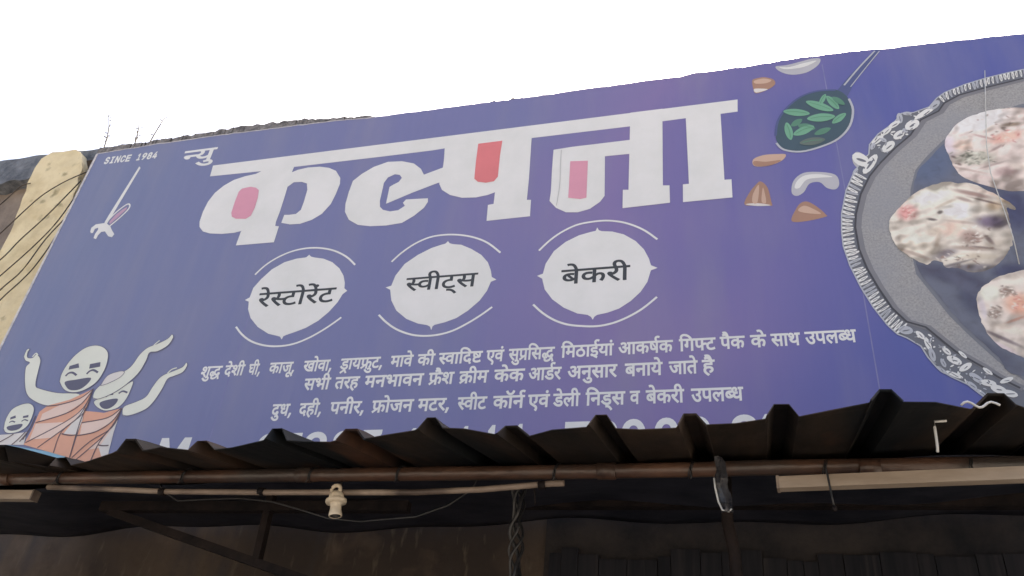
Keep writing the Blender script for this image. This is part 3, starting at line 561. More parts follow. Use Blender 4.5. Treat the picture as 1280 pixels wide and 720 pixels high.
["plate_print","rim",1,"p",[[1.681,5.436],[1.583,5.422],[1.476,5.403],[1.361,5.372],[1.247,5.327],[1.198,5.289],[1.147,5.226],[1.059,5.196],[0.996,5.201],[0.943,5.132],[0.849,5.058],[0.793,4.985],[0.779,4.912],[0.73,4.859],[0.681,4.781],[0.626,4.659],[0.583,4.498],[0.569,4.378],[0.565,4.281],[0.582,4.151],[0.617,4.009],[0.659,3.884],[0.708,3.777],[0.744,3.724],[0.784,3.699],[0.837,3.651],[0.857,3.588],[0.888,3.526],[0.938,3.479],[1.0,3.436],[1.037,3.389],[1.075,3.347],[1.138,3.282],[1.867,3.298],[2.047,3.347],[2.216,3.426],[2.368,3.534],[2.5,3.666],[2.607,3.82],[2.686,3.99],[2.734,4.172],[2.75,4.359],[2.734,4.546],[2.686,4.727],[2.607,4.897],[2.5,5.051],[2.368,5.184],[2.216,5.292],[2.047,5.371],[1.867,5.42]],0],
["plate_print","lip",2,"p",[[1.665,5.365],[1.46,5.326],[1.321,5.293],[1.232,5.243],[1.192,5.185],[1.091,5.132],[1.018,5.024],[0.926,4.939],[0.831,4.838],[0.765,4.751],[0.703,4.628],[0.66,4.489],[0.644,4.402],[0.644,4.253],[0.666,4.125],[0.702,4.002],[0.747,3.877],[0.799,3.794],[0.879,3.756],[0.939,3.675],[0.986,3.611],[1.078,3.53],[1.133,3.471],[1.211,3.41],[1.264,3.36],[1.838,3.375],[2.005,3.421],[2.163,3.494],[2.305,3.595],[2.427,3.718],[2.527,3.861],[2.6,4.02],[2.645,4.189],[2.66,4.363],[2.645,4.537],[2.6,4.706],[2.527,4.864],[2.427,5.007],[2.305,5.131],[2.163,5.231],[2.005,5.305],[1.838,5.35]],0],
["plate_print","wellmid",3,"p",[[1.615,5.167],[1.443,5.122],[1.306,5.051],[1.169,4.956],[1.063,4.845],[0.996,4.76],[0.95,4.627],[0.919,4.463],[0.887,4.242],[0.885,4.07],[0.938,3.943],[0.991,3.812],[1.057,3.695],[1.145,3.555],[1.229,3.45],[1.76,3.463],[1.901,3.502],[2.033,3.566],[2.152,3.651],[2.255,3.757],[2.338,3.88],[2.4,4.015],[2.437,4.16],[2.45,4.309],[2.437,4.458],[2.4,4.602],[2.338,4.738],[2.255,4.86],[2.152,4.966],[2.033,5.052],[1.901,5.115],[1.76,5.154]],0],
["plate_print","rimdark",3,"l",[[1.675,5.357],[1.471,5.317],[1.331,5.284],[1.243,5.235],[1.203,5.177],[1.102,5.124],[1.03,5.016],[0.937,4.931],[0.843,4.83],[0.776,4.744],[0.714,4.62],[0.671,4.482],[0.655,4.395],[0.655,4.247],[0.677,4.119],[0.712,3.996],[0.757,3.872],[0.809,3.788],[0.889,3.751],[0.949,3.67],[0.996,3.606],[1.087,3.526],[1.142,3.467],[1.22,3.406]],0.03],
["beaded_rim","palegrey",4,"p",[[1.685,5.434],[1.676,5.433],[1.671,5.404],[1.671,5.376],[1.677,5.376],[1.683,5.405]],0],
["beaded_rim","silver",5,"l",[[1.678,5.419],[1.675,5.39]],0.004],
["beaded_rim","white",4,"p",[[1.664,5.431],[1.655,5.429],[1.651,5.403],[1.652,5.377],[1.658,5.378],[1.663,5.404]],0],
["beaded_rim","silver",5,"l",[[1.658,5.417],[1.655,5.39]],0.004],
["beaded_rim","white",4,"p",[[1.643,5.428],[1.634,5.426],[1.627,5.402],[1.629,5.378],[1.635,5.379],[1.64,5.403]],0],
["beaded_rim","silver",5,"l",[[1.637,5.415],[1.632,5.39]],0.004],
["beaded_rim","white",4,"p",[[1.623,5.425],[1.612,5.423],[1.607,5.395],[1.609,5.368],[1.616,5.369],[1.622,5.397]],0],
["beaded_rim","silver",5,"l",[[1.615,5.41],[1.613,5.382]],0.004],
["beaded_rim","white",4,"p",[[1.602,5.422],[1.591,5.42],[1.582,5.393],[1.585,5.368],[1.592,5.369],[1.598,5.395]],0],
["beaded_rim","silver",5,"l",[[1.595,5.408],[1.588,5.381]],0.004],
["beaded_rim","white",4,"p",[[1.581,5.419],[1.569,5.417],[1.565,5.392],[1.568,5.368],[1.575,5.37],[1.581,5.394]],0],
["beaded_rim","silver",5,"l",[[1.573,5.405],[1.572,5.381]],0.004],
["beaded_rim","white",4,"p",[[1.56,5.415],[1.548,5.413],[1.543,5.385],[1.546,5.36],[1.554,5.361],[1.56,5.388]],0],
["beaded_rim","silver",5,"l",[[1.552,5.4],[1.55,5.373]],0.004],
["beaded_rim","palegrey",4,"p",[[1.538,5.411],[1.527,5.409],[1.522,5.378],[1.524,5.349],[1.531,5.35],[1.537,5.381]],0],
["beaded_rim","silver",5,"l",[[1.531,5.395],[1.527,5.364]],0.004],
["beaded_rim","white",4,"p",[[1.516,5.407],[1.507,5.405],[1.5,5.377],[1.502,5.35],[1.508,5.351],[1.512,5.379]],0],
["beaded_rim","silver",5,"l",[[1.509,5.392],[1.505,5.364]],0.004],
["beaded_rim","white",4,"p",[[1.496,5.404],[1.484,5.401],[1.476,5.374],[1.478,5.348],[1.486,5.35],[1.491,5.377]],0],
["beaded_rim","silver",5,"l",[[1.488,5.389],[1.482,5.362]],0.004],
["beaded_rim","white",4,"p",[[1.475,5.399],[1.463,5.397],[1.458,5.366],[1.46,5.337],[1.468,5.338],[1.474,5.37]],0],
["beaded_rim","silver",5,"l",[[1.467,5.383],[1.464,5.353]],0.004],
["beaded_rim","white",4,"p",[[1.452,5.394],[1.443,5.391],[1.436,5.361],[1.44,5.333],[1.446,5.335],[1.45,5.364]],0],
["beaded_rim","silver",5,"l",[[1.446,5.378],[1.442,5.348]],0.004],
["beaded_rim","palegrey",4,"p",[[1.432,5.388],[1.42,5.385],[1.414,5.356],[1.417,5.331],[1.425,5.333],[1.429,5.361]],0],
["beaded_rim","silver",5,"l",[[1.425,5.373],[1.421,5.345]],0.004],
["beaded_rim","palegrey",4,"p",[[1.411,5.383],[1.398,5.379],[1.396,5.349],[1.4,5.321],[1.408,5.323],[1.413,5.354]],0],
["beaded_rim","silver",5,"l",[[1.403,5.366],[1.404,5.336]],0.004],
["beaded_rim","white",4,"p",[[1.388,5.376],[1.378,5.373],[1.374,5.348],[1.377,5.325],[1.384,5.327],[1.388,5.352]],0],
["beaded_rim","silver",5,"l",[[1.382,5.362],[1.38,5.338]],0.004],
["beaded_rim","white",4,"p",[[1.367,5.371],[1.357,5.367],[1.35,5.34],[1.353,5.317],[1.359,5.319],[1.363,5.345]],0],
["beaded_rim","silver",5,"l",[[1.36,5.356],[1.355,5.33]],0.004],
["beaded_rim","palegrey",4,"p",[[1.346,5.363],[1.335,5.359],[1.331,5.331],[1.334,5.307],[1.341,5.31],[1.346,5.337]],0],
["beaded_rim","silver",5,"l",[[1.339,5.347],[1.337,5.321]],0.004],
["beaded_rim","white",4,"p",[[1.324,5.354],[1.314,5.351],[1.31,5.323],[1.314,5.3],[1.321,5.302],[1.323,5.328]],0],
["beaded_rim","silver",5,"l",[[1.318,5.339],[1.316,5.313]],0.004],
["beaded_rim","white",4,"p",[[1.303,5.346],[1.292,5.342],[1.288,5.317],[1.294,5.296],[1.301,5.299],[1.303,5.323]],0],
["beaded_rim","silver",5,"l",[[1.298,5.332],[1.296,5.309]],0.004],
["beaded_rim","palegrey",4,"p",[[1.281,5.337],[1.271,5.333],[1.267,5.305],[1.274,5.28],[1.28,5.283],[1.28,5.31]],0],
["beaded_rim","silver",5,"l",[[1.276,5.322],[1.274,5.294]],0.004],
["beaded_rim","white",4,"p",[[1.26,5.33],[1.249,5.324],[1.245,5.292],[1.252,5.265],[1.259,5.269],[1.26,5.299]],0],
["beaded_rim","silver",5,"l",[[1.255,5.312],[1.253,5.281]],0.004],
["beaded_rim","palegrey",4,"p",[[1.238,5.317],[1.23,5.311],[1.231,5.286],[1.238,5.266],[1.243,5.27],[1.243,5.295]],0],
["beaded_rim","silver",5,"l",[[1.235,5.301],[1.238,5.279]],0.004],
["beaded_rim","white",4,"p",[[1.218,5.302],[1.209,5.295],[1.216,5.269],[1.227,5.248],[1.233,5.253],[1.228,5.279]],0],
["beaded_rim","silver",5,"l",[[1.217,5.285],[1.225,5.262]],0.004],
["beaded_rim","white",4,"p",[[0.689,4.787],[0.683,4.776],[0.709,4.746],[0.739,4.724],[0.743,4.732],[0.717,4.762]],0],
["beaded_rim","silver",5,"l",[[0.699,4.767],[0.726,4.74]],0.004],
["beaded_rim","white",4,"p",[[0.677,4.764],[0.67,4.748],[0.691,4.719],[0.716,4.704],[0.721,4.713],[0.7,4.74]],0],
["beaded_rim","silver",5,"l",[[0.685,4.743],[0.707,4.718]],0.004],
["beaded_rim","white",4,"p",[[0.665,4.737],[0.659,4.723],[0.684,4.697],[0.713,4.678],[0.717,4.687],[0.693,4.716]],0],
["beaded_rim","silver",5,"l",[[0.674,4.716],[0.701,4.694]],0.004],
["beaded_rim","palegrey",4,"p",[[0.653,4.71],[0.647,4.697],[0.671,4.668],[0.698,4.649],[0.702,4.657],[0.678,4.685]],0],
["beaded_rim","silver",5,"l",[[0.662,4.69],[0.687,4.664]],0.004],
["beaded_rim","white",4,"p",[[0.642,4.685],[0.636,4.671],[0.657,4.647],[0.682,4.633],[0.686,4.642],[0.665,4.665]],0],
["beaded_rim","silver",5,"l",[[0.65,4.667],[0.672,4.646]],0.004],
["beaded_rim","palegrey",4,"p",[[0.63,4.659],[0.626,4.646],[0.653,4.629],[0.683,4.619],[0.686,4.628],[0.659,4.648]],0],
["beaded_rim","silver",5,"l",[[0.642,4.643],[0.67,4.63]],0.004],
["beaded_rim","white",4,"p",[[0.623,4.633],[0.619,4.617],[0.642,4.601],[0.668,4.596],[0.671,4.606],[0.648,4.622]],0],
["beaded_rim","silver",5,"l",[[0.633,4.617],[0.657,4.605]],0.004],
["beaded_rim","white",4,"p",[[0.615,4.604],[0.611,4.59],[0.64,4.574],[0.671,4.566],[0.674,4.575],[0.645,4.593]],0],
["beaded_rim","silver",5,"l",[[0.628,4.588],[0.657,4.576]],0.004],
["beaded_rim","white",4,"p",[[0.608,4.576],[0.604,4.562],[0.628,4.542],[0.656,4.535],[0.659,4.543],[0.633,4.56]],0],
["beaded_rim","silver",5,"l",[[0.619,4.561],[0.644,4.544]],0.004],
["beaded_rim","white",4,"p",[[0.6,4.548],[0.597,4.535],[0.623,4.519],[0.651,4.512],[0.653,4.52],[0.627,4.537]],0],
["beaded_rim","silver",5,"l",[[0.611,4.534],[0.638,4.521]],0.004],
["beaded_rim","white",4,"p",[[0.593,4.522],[0.589,4.507],[0.615,4.488],[0.644,4.483],[0.646,4.492],[0.62,4.508]],0],
["beaded_rim","silver",5,"l",[[0.605,4.508],[0.631,4.492]],0.004],
["beaded_rim","palegrey",4,"p",[[0.587,4.495],[0.584,4.48],[0.613,4.464],[0.645,4.463],[0.647,4.473],[0.617,4.485]],0],
["beaded_rim","silver",5,"l",[[0.6,4.482],[0.63,4.47]],0.004],
["beaded_rim","white",4,"p",[[0.583,4.467],[0.581,4.451],[0.606,4.438],[0.632,4.438],[0.634,4.448],[0.608,4.459]],0],
["beaded_rim","silver",5,"l",[[0.595,4.455],[0.62,4.444]],0.004],
["beaded_rim","white",4,"p",[[0.579,4.439],[0.577,4.425],[0.602,4.415],[0.628,4.415],[0.63,4.424],[0.605,4.434]],0],
["beaded_rim","silver",5,"l",[[0.591,4.427],[0.616,4.421]],0.004],
["beaded_rim","white",4,"p",[[0.576,4.411],[0.574,4.398],[0.601,4.39],[0.63,4.393],[0.631,4.402],[0.604,4.408]],0],
["beaded_rim","silver",5,"l",[[0.589,4.402],[0.616,4.397]],0.004],
["beaded_rim","white",4,"p",[[0.572,4.383],[0.571,4.372],[0.599,4.372],[0.627,4.381],[0.628,4.388],[0.6,4.388]],0],
["beaded_rim","silver",5,"l",[[0.586,4.378],[0.613,4.381]],0.004],
["beaded_rim","white",4,"p",[[0.571,4.356],[0.57,4.344],[0.6,4.347],[0.629,4.356],[0.629,4.363],[0.6,4.363]],0],
["beaded_rim","silver",5,"l",[[0.585,4.351],[0.615,4.356]],0.004],
["beaded_rim","white",4,"p",[[0.57,4.33],[0.569,4.316],[0.597,4.314],[0.626,4.323],[0.626,4.332],[0.598,4.332]],0],
["beaded_rim","silver",5,"l",[[0.584,4.324],[0.612,4.324]],0.004],
["beaded_rim","white",4,"p",[[0.569,4.304],[0.569,4.288],[0.596,4.289],[0.623,4.298],[0.623,4.309],[0.596,4.31]],0],
["beaded_rim","silver",5,"l",[[0.582,4.296],[0.609,4.301]],0.004],
["beaded_rim","white",4,"p",[[0.569,4.276],[0.57,4.263],[0.598,4.264],[0.625,4.272],[0.624,4.28],[0.596,4.281]],0],
["beaded_rim","silver",5,"l",[[0.583,4.27],[0.611,4.273]],0.004],
["beaded_rim","white",4,"p",[[0.572,4.251],[0.574,4.236],[0.602,4.238],[0.629,4.247],[0.627,4.256],[0.599,4.258]],0],
["beaded_rim","silver",5,"l",[[0.587,4.244],[0.615,4.249]],0.004],
["beaded_rim","white",4,"p",[[0.575,4.226],[0.577,4.212],[0.609,4.217],[0.639,4.235],[0.638,4.244],[0.607,4.236]],0],
["beaded_rim","silver",5,"l",[[0.592,4.224],[0.623,4.232]],0.004],
["beaded_rim","white",4,"p",[[0.579,4.2],[0.581,4.187],[0.606,4.189],[0.63,4.204],[0.629,4.213],[0.604,4.207]],0],
["beaded_rim","silver",5,"l",[[0.592,4.197],[0.617,4.202]],0.004],
["beaded_rim","palegrey",4,"p",[[0.582,4.175],[0.584,4.162],[0.614,4.172],[0.644,4.189],[0.642,4.197],[0.612,4.19]],0],
["beaded_rim","silver",5,"l",[[0.598,4.173],[0.628,4.186]],0.004],
["beaded_rim","palegrey",4,"p",[[0.586,4.15],[0.589,4.138],[0.614,4.147],[0.637,4.161],[0.636,4.169],[0.61,4.164]],0],
["beaded_rim","silver",5,"l",[[0.6,4.147],[0.624,4.159]],0.004],
["beaded_rim","white",4,"p",[[0.592,4.126],[0.595,4.114],[0.622,4.117],[0.646,4.132],[0.644,4.139],[0.618,4.133]],0],
["beaded_rim","silver",5,"l",[[0.606,4.124],[0.633,4.129]],0.004],
["beaded_rim","white",4,"p",[[0.598,4.102],[0.6,4.091],[0.629,4.101],[0.655,4.118],[0.654,4.126],[0.625,4.117]],0],
["beaded_rim","silver",5,"l",[[0.613,4.102],[0.641,4.115]],0.004],
["beaded_rim","white",4,"p",[[0.603,4.079],[0.606,4.068],[0.634,4.082],[0.66,4.103],[0.659,4.11],[0.63,4.097]],0],
["beaded_rim","silver",5,"l",[[0.619,4.08],[0.646,4.097]],0.004],
["beaded_rim","white",4,"p",[[0.609,4.057],[0.612,4.043],[0.637,4.053],[0.659,4.073],[0.657,4.081],[0.632,4.071]],0],
["beaded_rim","silver",5,"l",[[0.623,4.056],[0.647,4.069]],0.004],
["beaded_rim","white",4,"p",[[0.615,4.033],[0.618,4.021],[0.646,4.031],[0.672,4.051],[0.67,4.058],[0.642,4.046]],0],
["beaded_rim","silver",5,"l",[[0.63,4.034],[0.658,4.046]],0.004],
["beaded_rim","palegrey",4,"p",[[0.621,4.009],[0.624,4.0],[0.653,4.014],[0.68,4.035],[0.679,4.041],[0.649,4.027]],0],
["beaded_rim","silver",5,"l",[[0.637,4.011],[0.665,4.028]],0.004],
["beaded_rim","palegrey",4,"p",[[0.628,3.988],[0.631,3.976],[0.66,3.988],[0.686,4.009],[0.684,4.016],[0.655,4.004]],0],
["beaded_rim","silver",5,"l",[[0.644,3.989],[0.672,4.003]],0.004],
["beaded_rim","palegrey",4,"p",[[0.635,3.966],[0.639,3.955],[0.666,3.968],[0.691,3.989],[0.688,3.997],[0.661,3.984]],0],
["beaded_rim","silver",5,"l",[[0.65,3.968],[0.677,3.983]],0.004],
["beaded_rim","white",4,"p",[[0.642,3.945],[0.646,3.933],[0.673,3.95],[0.698,3.974],[0.695,3.981],[0.668,3.966]],0],
["beaded_rim","silver",5,"l",[[0.657,3.948],[0.684,3.967]],0.004],
["beaded_rim","white",4,"p",[[0.649,3.924],[0.653,3.912],[0.676,3.924],[0.697,3.945],[0.695,3.953],[0.671,3.94]],0],
["beaded_rim","silver",5,"l",[[0.662,3.925],[0.685,3.939]],0.004],
["beaded_rim","white",4,"p",[[0.656,3.902],[0.66,3.891],[0.689,3.904],[0.714,3.927],[0.711,3.934],[0.683,3.919]],0],
["beaded_rim","silver",5,"l",[[0.672,3.905],[0.7,3.92]],0.004],
["beaded_rim","white",4,"p",[[0.664,3.881],[0.668,3.871],[0.696,3.888],[0.722,3.911],[0.719,3.917],[0.691,3.901]],0],
["beaded_rim","silver",5,"l",[[0.68,3.885],[0.707,3.903]],0.004],
["beaded_rim","white",4,"p",[[0.673,3.86],[0.677,3.852],[0.707,3.866],[0.733,3.889],[0.73,3.894],[0.702,3.878]],0],
["beaded_rim","silver",5,"l",[[0.689,3.865],[0.718,3.881]],0.004],
["beaded_rim","palegrey",4,"p",[[0.682,3.841],[0.686,3.832],[0.713,3.851],[0.739,3.873],[0.736,3.878],[0.708,3.862]],0],
["beaded_rim","silver",5,"l",[[0.698,3.845],[0.724,3.865]],0.004],
["beaded_rim","palegrey",4,"p",[[0.69,3.823],[0.694,3.813],[0.716,3.833],[0.736,3.859],[0.733,3.866],[0.711,3.846]],0],
["beaded_rim","silver",5,"l",[[0.703,3.828],[0.724,3.85]],0.004],
["beaded_rim","white",4,"p",[[0.699,3.803],[0.703,3.795],[0.728,3.816],[0.75,3.844],[0.748,3.849],[0.723,3.828]],0],
["beaded_rim","silver",5,"l",[[0.713,3.81],[0.738,3.833]],0.004],
["beaded_rim","white",4,"p",[[0.707,3.785],[0.713,3.775],[0.738,3.8],[0.762,3.83],[0.758,3.837],[0.731,3.814]],0],
["beaded_rim","silver",5,"l",[[0.723,3.792],[0.748,3.82]],0.004],
["beaded_rim","white",4,"p",[[0.718,3.767],[0.724,3.759],[0.748,3.778],[0.768,3.804],[0.765,3.809],[0.741,3.789]],0],
["beaded_rim","silver",5,"l",[[0.733,3.773],[0.756,3.795]],0.004],
["beaded_rim","white",4,"p",[[0.729,3.751],[0.736,3.742],[0.76,3.764],[0.781,3.792],[0.777,3.798],[0.751,3.777]],0],
["beaded_rim","silver",5,"l",[[0.745,3.758],[0.768,3.782]],0.004],
["beaded_rim","white",4,"p",[[0.74,3.734],[0.747,3.727],[0.775,3.749],[0.798,3.78],[0.793,3.784],[0.766,3.76]],0],
["beaded_rim","silver",5,"l",[[0.756,3.743],[0.784,3.768]],0.004],
["beaded_rim","palegrey",4,"p",[[0.978,5.121],[0.97,5.126],[0.965,5.141],[0.963,5.162],[0.966,5.183],[0.973,5.199],[0.982,5.205],[0.99,5.2],[0.995,5.185],[0.996,5.165],[0.993,5.144],[0.987,5.128]],0],
["beaded_rim","rim",5,"p",[[0.98,5.135],[0.979,5.138],[0.978,5.146],[0.978,5.158],[0.978,5.17],[0.979,5.179],[0.98,5.182],[0.981,5.179],[0.982,5.17],[0.982,5.159],[0.982,5.147],[0.981,5.138]],0],
["beaded_rim","palegrey",4,"p",[[1.048,5.189],[1.043,5.182],[1.034,5.178],[1.021,5.179],[1.01,5.183],[1.002,5.19],[0.999,5.198],[1.004,5.205],[1.014,5.208],[1.026,5.208],[1.038,5.204],[1.046,5.197]],0],
["beaded_rim","rim",5,"p",[[1.037,5.184],[1.036,5.183],[1.032,5.183],[1.026,5.184],[1.021,5.186],[1.018,5.188],[1.017,5.19],[1.019,5.191],[1.023,5.191],[1.028,5.19],[1.033,5.188],[1.036,5.186]],0],
["beaded_rim","white",4,"p",[[0.977,5.14],[0.975,5.127],[0.964,5.113],[0.948,5.1],[0.931,5.092],[0.917,5.092],[0.911,5.098],[0.913,5.111],[0.924,5.125],[0.94,5.138],[0.957,5.146],[0.971,5.146]],0],
["beaded_rim","rim",5,"p",[[0.961,5.123],[0.96,5.12],[0.954,5.115],[0.946,5.11],[0.938,5.106],[0.932,5.103],[0.93,5.104],[0.931,5.107],[0.937,5.112],[0.945,5.118],[0.953,5.122],[0.959,5.124]],0],
["beaded_rim","white",4,"p",[[0.926,5.096],[0.924,5.084],[0.914,5.068],[0.899,5.053],[0.882,5.044],[0.869,5.041],[0.862,5.047],[0.863,5.059],[0.873,5.075],[0.888,5.09],[0.905,5.099],[0.919,5.102]],0],
["beaded_rim","rim",5,"p",[[0.912,5.087],[0.91,5.083],[0.905,5.075],[0.896,5.066],[0.888,5.057],[0.881,5.051],[0.879,5.049],[0.88,5.053],[0.886,5.061],[0.894,5.07],[0.903,5.079],[0.909,5.085]],0],
["beaded_rim","white",4,"p",[[0.873,5.039],[0.872,5.025],[0.862,5.008],[0.845,4.992],[0.827,4.981],[0.813,4.98],[0.805,4.987],[0.806,5.001],[0.816,5.018],[0.832,5.034],[0.851,5.044],[0.865,5.046]],0],
["beaded_rim","rim",5,"p",[[0.857,5.025],[0.855,5.021],[0.849,5.013],[0.839,5.003],[0.83,4.994],[0.822,4.989],[0.819,4.987],[0.821,4.992],[0.827,5.0],[0.837,5.009],[0.847,5.018],[0.854,5.024]],0],
["beaded_rim","white",4,"p",[[1.076,5.119],[1.073,5.099],[1.06,5.08],[1.04,5.065],[1.02,5.06],[1.003,5.066],[0.995,5.08],[0.998,5.1],[1.011,5.12],[1.031,5.135],[1.052,5.139],[1.068,5.134]],0],
["beaded_rim","rim",5,"p",[[1.053,5.107],[1.052,5.102],[1.046,5.095],[1.038,5.088],[1.029,5.083],[1.022,5.081],[1.019,5.083],[1.02,5.088],[1.026,5.095],[1.034,5.102],[1.043,5.108],[1.05,5.109]],0],
["beaded_rim","white",4,"p",[[0.988,5.059],[0.987,5.043],[0.978,5.024],[0.963,5.009],[0.946,5.0],[0.932,5.001],[0.924,5.01],[0.924,5.026],[0.933,5.044],[0.948,5.06],[0.965,5.068],[0.98,5.068]],0],
["beaded_rim","rim",5,"p",[[0.979,5.038],[0.977,5.034],[0.97,5.028],[0.961,5.024],[0.952,5.021],[0.945,5.02],[0.942,5.022],[0.944,5.026],[0.951,5.031],[0.96,5.036],[0.969,5.039],[0.976,5.04]],0],
["beaded_rim","white",4,"p",[[0.924,4.984],[0.924,4.966],[0.914,4.944],[0.897,4.925],[0.878,4.913],[0.861,4.912],[0.851,4.921],[0.851,4.94],[0.861,4.962],[0.878,4.981],[0.897,4.993],[0.915,4.994]],0],
["beaded_rim","rim",5,"p",[[0.907,4.963],[0.906,4.958],[0.9,4.952],[0.891,4.944],[0.883,4.937],[0.876,4.933],[0.873,4.933],[0.874,4.937],[0.88,4.944],[0.888,4.952],[0.897,4.959],[0.904,4.963]],0],
["beaded_rim","white",4,"p",[[1.186,5.23],[1.179,5.215],[1.156,5.191],[1.124,5.167],[1.09,5.147],[1.064,5.137],[1.053,5.14],[1.06,5.156],[1.082,5.179],[1.115,5.204],[1.149,5.224],[1.175,5.234]],0],
["beaded_rim","rim",5,"p",[[1.144,5.194],[1.142,5.19],[1.135,5.182],[1.125,5.174],[1.115,5.166],[1.107,5.162],[1.104,5.161],[1.106,5.165],[1.113,5.173],[1.123,5.181],[1.133,5.189],[1.141,5.194]],0],
["beaded_rim","white",4,"p",[[0.82,4.903],[0.822,4.883],[0.811,4.851],[0.791,4.815],[0.767,4.785],[0.745,4.769],[0.731,4.771],[0.729,4.79],[0.74,4.822],[0.76,4.858],[0.784,4.888],[0.806,4.904]],0],
["beaded_rim","rim",5,"p",[[0.8,4.87],[0.799,4.863],[0.791,4.848],[0.78,4.83],[0.767,4.813],[0.757,4.802],[0.752,4.8],[0.753,4.808],[0.761,4.822],[0.772,4.841],[0.785,4.857],[0.795,4.868]],0],
["beaded_rim","white",4,"p",[[0.77,4.834],[0.755,4.822],[0.733,4.824],[0.711,4.84],[0.695,4.866],[0.688,4.895],[0.693,4.919],[0.709,4.931],[0.73,4.929],[0.752,4.912],[0.769,4.886],[0.775,4.857]],0],
["beaded_rim","rim",5,"p",[[0.758,4.857],[0.753,4.854],[0.743,4.857],[0.73,4.863],[0.719,4.872],[0.711,4.881],[0.709,4.888],[0.714,4.89],[0.724,4.888],[0.737,4.881],[0.749,4.872],[0.756,4.863]],0],
["beaded_rim","palegrey",4,"p",[[1.207,5.263],[1.207,5.248],[1.199,5.23],[1.185,5.213],[1.169,5.202],[1.155,5.201],[1.147,5.208],[1.148,5.224],[1.156,5.242],[1.17,5.259],[1.186,5.269],[1.2,5.271]],0],
["beaded_rim","rim",5,"p",[[1.192,5.238],[1.19,5.235],[1.185,5.229],[1.179,5.224],[1.171,5.22],[1.166,5.218],[1.163,5.22],[1.165,5.223],[1.169,5.229],[1.176,5.234],[1.184,5.238],[1.189,5.24]],0],
["beaded_rim","palegrey",4,"p",[[0.822,4.993],[0.824,4.985],[0.822,4.972],[0.817,4.959],[0.808,4.948],[0.8,4.943],[0.794,4.945],[0.792,4.953],[0.794,4.965],[0.799,4.979],[0.807,4.989],[0.816,4.995]],0],
["beaded_rim","rim",5,"p",[[0.816,4.975],[0.816,4.973],[0.815,4.968],[0.812,4.962],[0.81,4.956],[0.807,4.952],[0.806,4.951],[0.806,4.953],[0.807,4.958],[0.81,4.964],[0.812,4.97],[0.815,4.974]],0],
["beaded_rim","palegrey",4,"p",[[1.004,5.047],[0.999,5.043],[0.993,5.044],[0.986,5.05],[0.981,5.058],[0.979,5.068],[0.981,5.076],[0.986,5.08],[0.993,5.079],[0.999,5.073],[1.004,5.064],[1.006,5.055]],0],
["beaded_rim","rim",5,"p",[[1.005,5.054],[1.004,5.054],[1.001,5.055],[0.997,5.057],[0.994,5.061],[0.992,5.064],[0.992,5.066],[0.994,5.067],[0.996,5.066],[1.0,5.063],[1.003,5.06],[1.005,5.057]],0],
["beaded_rim","palegrey",4,"p",[[0.885,4.996],[0.88,4.991],[0.873,4.991],[0.864,4.995],[0.857,5.002],[0.854,5.011],[0.854,5.019],[0.859,5.024],[0.866,5.025],[0.875,5.021],[0.882,5.013],[0.885,5.004]],0],
["beaded_rim","rim",5,"p",[[0.876,5.0],[0.874,5.0],[0.872,5.001],[0.869,5.002],[0.866,5.005],[0.864,5.007],[0.863,5.009],[0.864,5.01],[0.867,5.009],[0.87,5.007],[0.873,5.005],[0.875,5.002]],0],
["beaded_rim","palegrey",4,"p",[[0.707,4.816],[0.709,4.808],[0.707,4.795],[0.7,4.78],[0.692,4.769],[0.683,4.763],[0.677,4.764],[0.674,4.772],[0.677,4.785],[0.683,4.799],[0.692,4.811],[0.7,4.817]],0],
["beaded_rim","rim",5,"p",[[0.708,4.801],[0.707,4.798],[0.703,4.793],[0.698,4.787],[0.693,4.781],[0.689,4.777],[0.687,4.776],[0.688,4.778],[0.691,4.783],[0.697,4.79],[0.702,4.796],[0.706,4.8]],0],
["beaded_rim","palegrey",4,"p",[[0.816,3.734],[0.808,3.724],[0.794,3.719],[0.777,3.72],[0.762,3.728],[0.753,3.74],[0.752,3.753],[0.76,3.763],[0.774,3.768],[0.791,3.767],[0.806,3.759],[0.815,3.747]],0],
["beaded_rim","rim",5,"p",[[0.803,3.743],[0.801,3.741],[0.794,3.739],[0.786,3.737],[0.777,3.736],[0.77,3.736],[0.768,3.738],[0.77,3.74],[0.777,3.743],[0.786,3.744],[0.795,3.745],[0.801,3.745]],0],
["beaded_rim","white",4,"p",[[0.862,3.688],[0.855,3.686],[0.846,3.691],[0.836,3.701],[0.829,3.714],[0.826,3.726],[0.828,3.735],[0.835,3.736],[0.844,3.732],[0.854,3.721],[0.861,3.708],[0.864,3.696]],0],
["beaded_rim","rim",5,"p",[[0.852,3.697],[0.851,3.698],[0.848,3.701],[0.845,3.707],[0.842,3.713],[0.84,3.717],[0.84,3.72],[0.842,3.719],[0.845,3.715],[0.848,3.71],[0.851,3.704],[0.852,3.699]],0],
["beaded_rim","white",4,"p",[[0.877,3.62],[0.87,3.623],[0.863,3.635],[0.857,3.654],[0.855,3.675],[0.857,3.691],[0.862,3.7],[0.869,3.697],[0.876,3.685],[0.881,3.666],[0.883,3.645],[0.882,3.628]],0],
["beaded_rim","rim",5,"p",[[0.879,3.638],[0.877,3.64],[0.873,3.646],[0.869,3.656],[0.865,3.665],[0.862,3.673],[0.862,3.676],[0.864,3.674],[0.868,3.668],[0.872,3.659],[0.876,3.649],[0.879,3.642]],0],
["beaded_rim","palegrey",4,"p",[[0.881,3.564],[0.874,3.566],[0.868,3.578],[0.864,3.596],[0.864,3.615],[0.867,3.631],[0.873,3.639],[0.88,3.636],[0.887,3.624],[0.891,3.606],[0.891,3.587],[0.888,3.571]],0],
